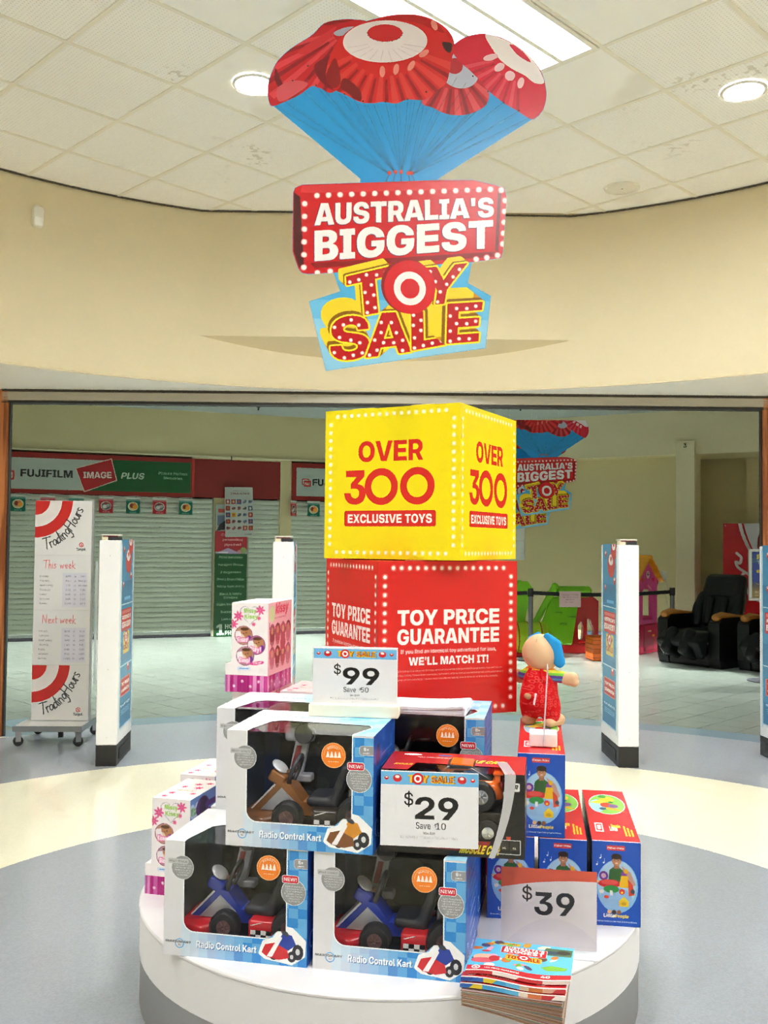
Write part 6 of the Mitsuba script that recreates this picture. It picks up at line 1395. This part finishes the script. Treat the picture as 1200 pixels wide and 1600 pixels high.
thing('motion_sensor', 'small white motion sensor on the cream bulkhead, upper left', 'sensor', [('housing', P(rbox(-.034, .034, -.05, .004, -.07, .06, .012), mat('#e6e4da', .4), True)), ('lens', P(rot(rbox(-.028, .028, -.058, -.04, -.062, -.005, .008), [1, 0, 0], 8, (0, 0, 0)), mat('#f2f1ec', .3), True)), ('bracket', P(cat(bx(-.015, .015, -.02, .012, .055, .078, .003)), mat('#dcdacf', .5)))], TW(-2.30, 6.174, 3.57, yaw))

# ---------------------------------------------------------------- play corner
GRN, RED2 = mat('#7cc21e', .32), mat('#b0141a', .3)
grn_d = mat('#5fa312', .35)
def slide_set():
    p = []
    # red arch block, right part
    arch = Polygon([(.0, 0), (.62, 0), (.62, .70), (.44, .84), (.16, .46), (.0, .30)]).difference(Polygon([(.36, .14), (.54, .14), (.55, .30), (.50, .44), (.42, .46), (.35, .36)]).buffer(.015))
    p.append(('arch_block', P(extr_y(arch, -.02, .10), RED2))); p.append(('arch_block_back', P(extr_y(arch, .52, .62), RED2)))
    p.append(('floor_pan', P(bx(.0, .62, .10, .52, 0, .06, .01), RED2)))
    # leaning climbing wall with toe holds
    wall = hull([(-.06, -.20, .74), (.30, -.20, .74), (.14, -.46, .18), (.03, -.46, .18), (-.24, -.36, .42), (-.06, -.16, .76), (.30, -.16, .76), (.14, -.40, .15), (.03, -.40, .15), (-.24, -.30, .40)])
    p.append(('climbing_wall', P(wall, GRN)))
    for x, z in ((.12, .64), (.0, .56), (.17, .50), (.05, .42)):
        p.append(('climbing_wall__toe_hold', P(ellip(x, -.222 - (.74 - z) * .47, z, .055, .016, .014, 2), grn_d, True)))
    rail = lambda x0, z0, x1, z1, y, r: tube([(x0, y, z0), (x1, y, z1)], r, 10)
    p.append(('slide_rail', P(cat(rail(-.02, .90, -.30, .38, -.18, .045), ellip(-.02, -.18, .90, .05, .05, .05, 2)), GRN, 40)))
    roll = rot(lathe([(.001, .0), (.055, .0), (.075, .02), (.075, .44), (.055, .46), (.001, .46)], 28), [0, 1, 0], 90)
    p.append(('roof_roll', P(mv(roll, .02, -.10, .83), GRN, 35)))
    p.append(('roof_roll__end_cap', P(mv(rot(lathe([(.001, .47), (.05, .468), (.055, .455)], 24), [0, 1, 0], 90), .02, -.10, .83), grn_d, 35)))
    p.append(('roof_panel', P(bx(.02, .48, -.12, .45, .76, .82, .02), GRN)))
    # stair tower on the left
    for s, y in ((0, -.05), (1, .38)):
        pan = Polygon([(-.62, .12), (-.48, .12), (-.34, .74), (-.30, .86), (-.36, .945), (-.46, .945), (-.52, .86), (-.66, .44)]).buffer(.015)
        p.append(('stair_panel', P(extr_y(pan, y, y + .05), GRN)))
    for x, z in ((-.62, .20), (-.56, .40), (-.50, .60)): p.append(('tread', P(rbox(x - .06, x + .20, -.02, .40, z - .02, z + .03, .015), GRN, 40)))
    # tunnel mouth in front
    tun = rot(lathe([(.19, -.02), (.21, .0), (.21, .46), (.19, .48), (.17, .46), (.17, .0)], 36), [0, 1, 0], 90)
    yl = mat('#a8c81e', .35)
    p.append(('tunnel', P(mv(tun, -.66, -.34, .235), yl, 40)))
    p.append(('tunnel__mouth_disc', P(mv(rot(lathe([(.001, .44), (.17, .44), (.17, .43)], 30), [0, 1, 0], 90), -.66, -.34, .235), mat('#8cb81a', .4), 40)))
    for x in (-.58, -.44, -.28):
        p.append(('tunnel__stripe', P(mv(rot(lathe([(.2105, 0), (.2135, .004), (.2135, .010), (.2105, .014)], 36), [0, 1, 0], 90), x, -.34, .235), mat('#9c2a1c', .4))))
    p.append(('tunnel_cradle', P(bx(-.62, -.24, -.46, -.22, 0, .05, .01), RED2)))
    return p
thing('play_slide', 'green and red plastic slide set with a yellow tunnel, behind the belt barrier', 'play slide', slide_set(), TW(2.29, 12.85, 0, 4))
stp = [('block', P(rbox(-.16, .16, -.16, .16, 0, .30, .02), mat('#e0661c', .35), 40))]
for k in range(5): stp.append(('groove_band', P(bx(-.163, .163, -.163, .163, .035 + k * .055, .045 + k * .055, .002), mat('#b94e12', .4))))
thing('play_step', 'orange ribbed plastic step just left of the tall white gate', 'play step', stp, TW(2.78, 12.15, 0, 5))
def playhouse():
    pink, mag, org = mat('#e0559a', .35), mat('#b3123f', .35), mat('#eea41e', .35)
    w, d, p = .56, .40, []
    side_w = lambda: Polygon([(0, .37), (d, .37), (d, .95), (0, .95)]).difference(Polygon([(.10, .44), (d - .10, .44), (d - .10, .80), (.10, .80)]))
    front = Polygon([(-w / 2, .37), (w / 2, .37), (w / 2, .92), (0, 1.17), (-w / 2, .92)]).difference(Polygon([(-.15, .42), (.15, .42), (.15, .80), (.0, .88), (-.15, .80)]))
    lo_f = Polygon([(-w / 2, 0), (w / 2, 0), (w / 2, .37), (-w / 2, .37)]).difference(Polygon([(-.15, .03), (.15, .03), (.15, .38), (-.15, .38)]))
    for y in (0, d - .04): p.append(('gable_wall', P(extr_y(front, y, y + .04), pink)))
    for x in (-w / 2, w / 2 - .04): p.append(('side_wall', P(extr_x(side_w(), x, x + .04), pink)))
    p.append(('base_wall', P(extr_y(lo_f, -.012, .04), mag))); p.append(('base_wall', P(bx(-w / 2, w / 2, d - .04, d + .012, 0, .38, .006), mag)))
    for x in (-w / 2 - .012, w / 2 - .04): p.append(('base_wall', P(bx(x, x + .052, 0, d, 0, .38, .006), mag)))
    for k in range(6):
        p.append(('log_band', P(bx(-w / 2 - .018, -w / 2 - .008, -.01, d + .01, .02 + k * .06, .065 + k * .06, .004), mag))); p.append(('log_band', P(bx(w / 2 + .008, w / 2 + .018, -.01, d + .01, .02 + k * .06, .065 + k * .06, .004), mag)))
    p.append(('door', P(bx(-.145, .145, -.02, .0, .03, .36, .008), mat('#a01038', .35)))); p.append(('door__knob', P(ellip(.10, -.032, .22, .016, .016, .016, 2), mat('#e8a020', .3), True))); p.append(('door__letter_slot', P(bx(-.05, .05, -.026, -.018, .27, .29, .003), mat('#d8b890', .4))))
    for s in (-1, 1):      # shingled roof, row by row
        for k in range(5):
            x0, z0, x1, z1 = s * (.02 + .072 * k), 1.235 - .062 * k, s * (.02 + .072 * (k + 1) + .012), 1.235 - .062 * (k + 1) - .006
            p.append(('roof_row', P(hull([(x0, -.045, z0), (x1, -.045, z1), (x0, d + .045, z0), (x1, d + .045, z1), (x0, -.045, z0 - .03), (x1, -.045, z1 - .022), (x0, d + .045, z0 - .03), (x1, d + .045, z1 - .022)]), org)))
    p.append(('ridge', P(rbox(-.035, .035, -.05, d + .05, 1.21, 1.25, .012), org, 40)))
    a = Art(C(0, 0, .05), '#f0d9e2'); a.add(R(-.03, -.008, .03, .008), '#7a4a5a'); a.add(R(-.02, .015, .02, .025), '#7a4a5a')
    p.append(('gable_badge', PC([a.place([0, -.003, 1.0], [1, 0, 0], [0, 0, 1])])))
    p.append(('gable_heart', P(extr_y(heart(-.16, .935, .035), -.006, 0), mat('#d8441e', .4)))); p.append(('gable_heart', P(extr_y(heart(.16, .935, .035), -.006, 0), mat('#c8143c', .4))))
    p.append(('window_box', P(rbox(w / 2 + .005, w / 2 + .09, .10, d - .10, .38, .45, .012), mag, 40))); p.append(('eave_box', P(rbox(w / 2 + .0, w / 2 + .10, .02, .16, .86, .93, .02), mag, 40)))
    return p
thing('playhouse', 'pink and magenta playhouse with an orange shingled roof, beside the tall white gate', 'playhouse', playhouse(), TW(3.60, 12.96, 0, 50) @ T().scale(1.06))
def stanchion(x, y, label):
    blk = mat('#1b1c1f', .4)
    thing('barrier_post', label, 'barrier post', [('base', P(lathe([(.001, 0), (.17, 0), (.17, .012), (.15, .02), (.04, .032), (.001, .034)], 32), blk, 30)), ('pole', P(cyl([0, 0, .02], [0, 0, .80], .030, 20), mat('#73777c', .25, .8), 40)), ('head', P(cat(cyl([0, 0, .80], [0, 0, .90], .036, 20)), blk, 40))], TW(x, y))
stanchion(1.86, 12.02, 'black topped steel barrier post directly above the plush puppy head'); stanchion(3.83, 12.62, 'black topped steel barrier post behind the left arm of the black massage chair')
def belt(p0, p1, z, sag):
    n = 14; V = []
    d = np.array([p1[1] - p0[1], -(p1[0] - p0[0])]); d = d / np.linalg.norm(d) * .002
    for k in range(n):
        t = k / (n - 1); x, y = p0[0] + (p1[0] - p0[0]) * t, p0[1] + (p1[1] - p0[1]) * t; zz = z - sag * 4 * t * (1 - t)
        V += [[x - d[0], y - d[1], zz - .024], [x - d[0], y - d[1], zz + .024], [x + d[0], y + d[1], zz + .024], [x + d[0], y + d[1], zz - .024]]
    F = []
    for k in range(n - 1):
        for r in range(4): a, b, c, e = k * 4 + r, k * 4 + (r + 1) % 4, (k + 1) * 4 + (r + 1) % 4, (k + 1) * 4 + r; F += [[a, b, c], [a, c, e]]
    return trimesh.Trimesh(np.array(V), np.array(F), process=False)
thing('barrier_belt', 'black retractable belt stretched between the two posts before the play slide', 'belt', [('', P(belt((1.898, 12.03), (3.792, 12.62), .845, .03), mat('#1a1b1e', .7)))])
thing('barrier_belt', 'short black belt running left from the first post behind the red cube', 'belt', [('', P(belt((-.2, 12.3), (1.822, 12.025), .845, .03), mat('#1a1b1e', .7)))])
w, h = .29, .20
a = Art(sbox(0, 0, w, h), '#d3b3b5')
for k, (t, q) in enumerate((('TO ENSURE YOUR CHILD', .8), ("SAFETY PLEASE DO NOT", .72), ('PLAY ON THE', .42), ('TOY DISPLAY', .45))): a.add(text(t, w / 2, h * (.74 - .155 * k), .013, weight=600, width=w * q, px=36), '#6a5558')
thing('belt_notice', 'pink paper notice hanging on the black belt before the green slide', 'notice', [('sheet', P(bx(0, w, .0, .001, 0, h), mat('#d3b3b5', .6))), ('print', PC([a.place([0, -.0006, 0], [1, 0, 0], [0, 0, 1])], 'print_matte'))], TW(2.235, 12.088, .665, 11.5))

# ---------------------------------------------------------------- massage chairs, drinks machine, sign
bsdf('black_leather', mikit.proc(lambda p, n, uv: mi.Color3f(*lin('#101115')) * (0.8 + 0.5 * fbm(p.x * 30, p.y * 30, p.z * 30))), 0.4, spec=0.35)
def armchair():
    L, hard, wd = 'black_leather', mat('#0b0b0d', .4, 0, .3), mat('#b9772e', .25)
    p = [('base', P(rbox(-.30, .30, -.36, .36, .0, .20, .04), hard, 40))]
    p.append(('seat', P(blob([(-.22, -.30, .36, .07), (.22, -.30, .36, .07), (-.22, .25, .36, .07), (.22, .25, .36, .07)], [(0, 1, 2, 3)], .05), L, True)))
    for s in (-1, 1): p.append(('calf_rest', P(blob([(s * .12, -.50, .40, .075), (s * .12, -.62, .22, .07), (s * .12, -.44, .14, .06)], [(0, 1), (1, 2), (0, 1, 2)], .04), L, True)))
    p.append(('calf_rest', P(blob([(-.24, -.56, .30, .06), (-.24, -.46, .16, .06), (.24, -.56, .30, .06), (.24, -.46, .16, .06), (-.25, -.44, .36, .07), (.25, -.44, .36, .07)], [(0, 1, 4), (2, 3, 5), (0, 2, 4, 5)], .05), L, True)))
    p.append(('backrest', P(blob([(-.18, .22, .42, .09), (.18, .22, .42, .09), (-.22, .36, .80, .09), (.22, .36, .80, .09), (-.20, .42, 1.02, .08), (.20, .42, 1.02, .08)], [(0, 1, 2, 3), (2, 3, 4, 5)], .05), L, True)))
    p.append(('headrest', P(blob([(-.17, .34, .86, .075), (.17, .34, .86, .075), (-.17, .36, 1.02, .075), (.17, .36, 1.02, .075)], [(0, 1, 2, 3)], .04), L, True)))
    for s in (-1, 1):
        p.append(('side_bolster', P(blob([(s * .25, .16, .48, .075), (s * .28, .24, .66, .08), (s * .27, .32, .82, .06)], [(0, 1), (1, 2)], .04), L, True)))
        p.append(('lumbar_pad', P(blob([(s * .10, .15, .50, .05), (s * .10, .25, .78, .05)], [(0, 1)], .04), L, True)))
        arm = extr_x(Polygon([(-.34, .0), (.40, .0), (.40, .50), (.22, .60), (-.30, .60), (-.38, .54), (-.38, .12)]).buffer(-.02).buffer(.02), s * .37 - .075, s * .37 + .075)
        p.append(('arm', P(arm, hard)))
        top = blob([(s * .37, -.33, .605, .045), (s * .37, -.22, .620, .05), (s * .37, .05, .600, .03), (s * .37, .34, .585, .022)], [(0, 1), (1, 2), (2, 3)], .03)
        v = np.array(top.vertices); v[:, 0] = s * .37 + (v[:, 0] - s * .37) * 1.35; top.vertices = v
        k = 'arm' if s < 0 else 'arm_001'
        p.append((k + '__wooden_top', P(top, wd, True)))
    wa, wb, wc = wheel(0, 0, 0, .12, .04)
    p.append(('transport_wheel', P(mv(rot(wa, [0, 0, 1], 90), .47, .22, .125), hard, 40))); p.append(('transport_wheel__rim', P(mv(rot(cat(wb, wc), [0, 0, 1], 90), .47, .22, .125), mat('#3a3c40', .3, .5), 30)))
    p.append(('power_light', P(bx(.446, .449, .10, .15, .42, .44), mat('#d6203c', .3))))
    return p
ac = armchair()
thing('massage_chair', 'black leather massage chair with wooden arm tops, fully visible in front of the drinks machine', 'massage chair', ac, TW(4.02, 11.85, 0, -54))
thing('massage_chair', 'second black massage chair, cut off by the gate at the picture edge', 'massage chair', ac, TW(4.76, 11.15, 0, -52))
w, h = .95, 1.72
a = Art(sbox(0, 0, w, h), '#a8141c')
t = np.linspace(0, 1, 24)
def ribbon(f, g): return Polygon([f(q) for q in t] + [g(q) for q in t[::-1]])
a.add(ribbon(lambda q: (.20 + .14 * q + .30 * q * q, 1.72 - .80 * q), lambda q: (.50 - .03 * q + .22 * q * q * q, 1.72 - .80 * q)), '#dcdce2')
a.add(ribbon(lambda q: (.245 + .15 * q + .28 * q * q, 1.72 - .80 * q), lambda q: (.275 + .15 * q + .25 * q * q, 1.72 - .80 * q)), '#a8141c')
a.add(ribbon(lambda q: (.53 - .08 * math.sin(q * 3.1), 1.72 - .6 * q), lambda q: (.56 - .08 * math.sin(q * 3.1), 1.72 - .6 * q)), '#7c0e16')
# upright flowing script, drawn as strokes
def script(pts, wd): return LineString(Polygon(pts).exterior.coords[:-1]).buffer(wd, quad_segs=4) if False else LN(pts, wd * 2)
def curve(pts, n=10):
    p = [np.array(q, float) for q in pts]; p = [p[0]] + p + [p[-1]]; out = []
    for i in range(1, len(p) - 2):
        for u in np.arange(n) / n: out.append(.5 * ((2 * p[i]) + (-p[i - 1] + p[i + 1]) * u + (2 * p[i - 1] - 5 * p[i] + 4 * p[i + 1] - p[i + 2]) * u * u + (-p[i - 1] + 3 * p[i] - 3 * p[i + 1] + p[i + 2]) * u ** 3))
    return out + [p[-1]]
for st, wd in (([(.18, 1.30), (.24, 1.24), (.22, 1.16), (.17, 1.18), (.20, 1.10), (.33, 1.01), (.45, .93), (.50, .96)], .018), ([(.36, 1.22), (.36, 1.12), (.44, 1.06), (.50, 1.12), (.46, 1.20), (.54, 1.08), (.62, .98)], .022), ([(.50, 1.26), (.56, 1.18), (.66, 1.06), (.72, 1.04)], .016), ([(.20, .92), (.27, 1.02)], .018), ([(.60, .92), (.64, .82), (.74, .78), (.80, .86), (.72, .94)], .022), ([(.30, .80), (.38, .70), (.50, .64), (.56, .70), (.48, .78)], .022)):
    a.add(LN(curve(st), wd * 2), '#e2e0e4')
thing('drinks_machine', 'red drinks vending machine with a white ribbon, behind the black massage chair', 'vending machine',
      [('cabinet', P(bx(0, w, .01, .62, .06, h + .06, .012), mat('#8f1218', .35))), ('front', PC([a.place([0, .0085, .06], [1, 0, 0], [0, 0, 1])])), ('plinth', P(bx(.02, w - .02, .04, .60, 0, .06), mat('#17181a', .5)))] +
      [('hinge_bolt', P(mv(rot(cyl([0, 0, 0], [0, 0, .006], .010, 10), [1, 0, 0], 90), x, .009, z), mat('#c9ccd2', .3, .6))) for x, z in ((.03, 1.75), (w / 2, 1.75), (w - .03, 1.75))], TW(4.80, 13.45, 0, -21))
w, h = .50, .50
a = Art(sbox(0, 0, w, .58), '#2a46a8'); a.add(sbox(0, .44, w, h), '#3f6a9c'); a.add(sbox(0, 0, w, .20), '#5a5a6a'); a.add(sbox(0, 0, w, .10), '#a08a5a')
for k in range(5): a.add(sbox(0, .10 + .02 * k, w, .12 + .02 * k), ('#8f7f66', '#7a7068', '#6a6468', '#5c5c6c', '#46527c')[k])
a.add(text('Relax', .20, .485, .062, weight=900, width=.30, px=56), '#d9cf4a'); a.add(text('Take a', .16, .425, .04, weight=500, width=.22, px=48), '#e4e8f0'); a.add(text('seat', .14, .315, .05, weight=900, width=.19, px=48), '#e6d93a'); a.add(E(.22, .215, .12, .055), '#d9cf2a'); a.add(text('$2', .24, .185, .075, weight=900, px=56), '#2a46a8')
a.add(text('for 3 minutes', .16, .17, .012, weight=500, width=.24, px=36), '#dfe4f2'); a.add(text('as seen', .13, .06, .035, weight=900, width=.20, px=40), '#e4d8c4'); a.add(R(.03, .03, .3, .036), '#e4d8c4')
thing('pole_sign', 'blue massage chair advertising sign in a silver frame, left of the cut off gate', 'sign', [('board', P(bx(0, w, .003, .02, 0, .58, .002), mat('#2a46a8', .4))), ('print', PC([a.place([0, .002, 0], [1, 0, 0], [0, 0, 1])]))] +
      [('frame_bar', P(b_, mat('#c2ccd2', .25, .6))) for b_ in (bx(-.035, w + .035, -.004, .028, .58, .615, .004), bx(-.035, w + .035, -.004, .028, -.035, 0, .004), bx(-.035, 0, -.004, .028, 0, .58, .004), bx(w, w + .035, -.004, .028, 0, .58, .004))] +
      [('pole', P(cyl([.16, .04, -1.03], [.16, .04, .3], .022, 16), mat('#8a9096', .25, .7), 40)), ('foot', P(mv(lathe([(.001, 0), (.2, 0), (.2, .012), (.03, .03), (.001, .03)], 30), .16, .04, -1.046), mat('#3a3c40', .4), 30))], TW(3.99, 10.3, .90, -4) @ T().scale([1, 1, .86]))
thing('wall_board', 'blank white board on the recess wall just right of the yellow cube', 'board', [('panel', P(bx(0, .62, 0, .03, 0, .64, .004), mat('#e6e6e2', .4))), ('joint', P(bx(.0, .62, -.0015, .001, .30, .305), mat('#b9b9b4', .5)))], TW(1.68, 15.25, 1.21, -31))
thing('wall_socket', 'small white power socket on the wall above the playhouse', 'socket', [('plate', P(rbox(-.05, .05, -.012, 0, -.06, .06, .006), mat('#e6e4da', .4), 40)), ('switch', P(bx(-.02, .02, -.018, -.010, .01, .03, .002), mat('#f2f0e8', .3))), ('lead', P(tube([(.03, -.012, -.03), (.05, -.02, -.10), (.05, -.015, -.5)], .008, 8), mat('#d9d6cc', .5)))], TW(4.06, 13.80, 1.03, -31))
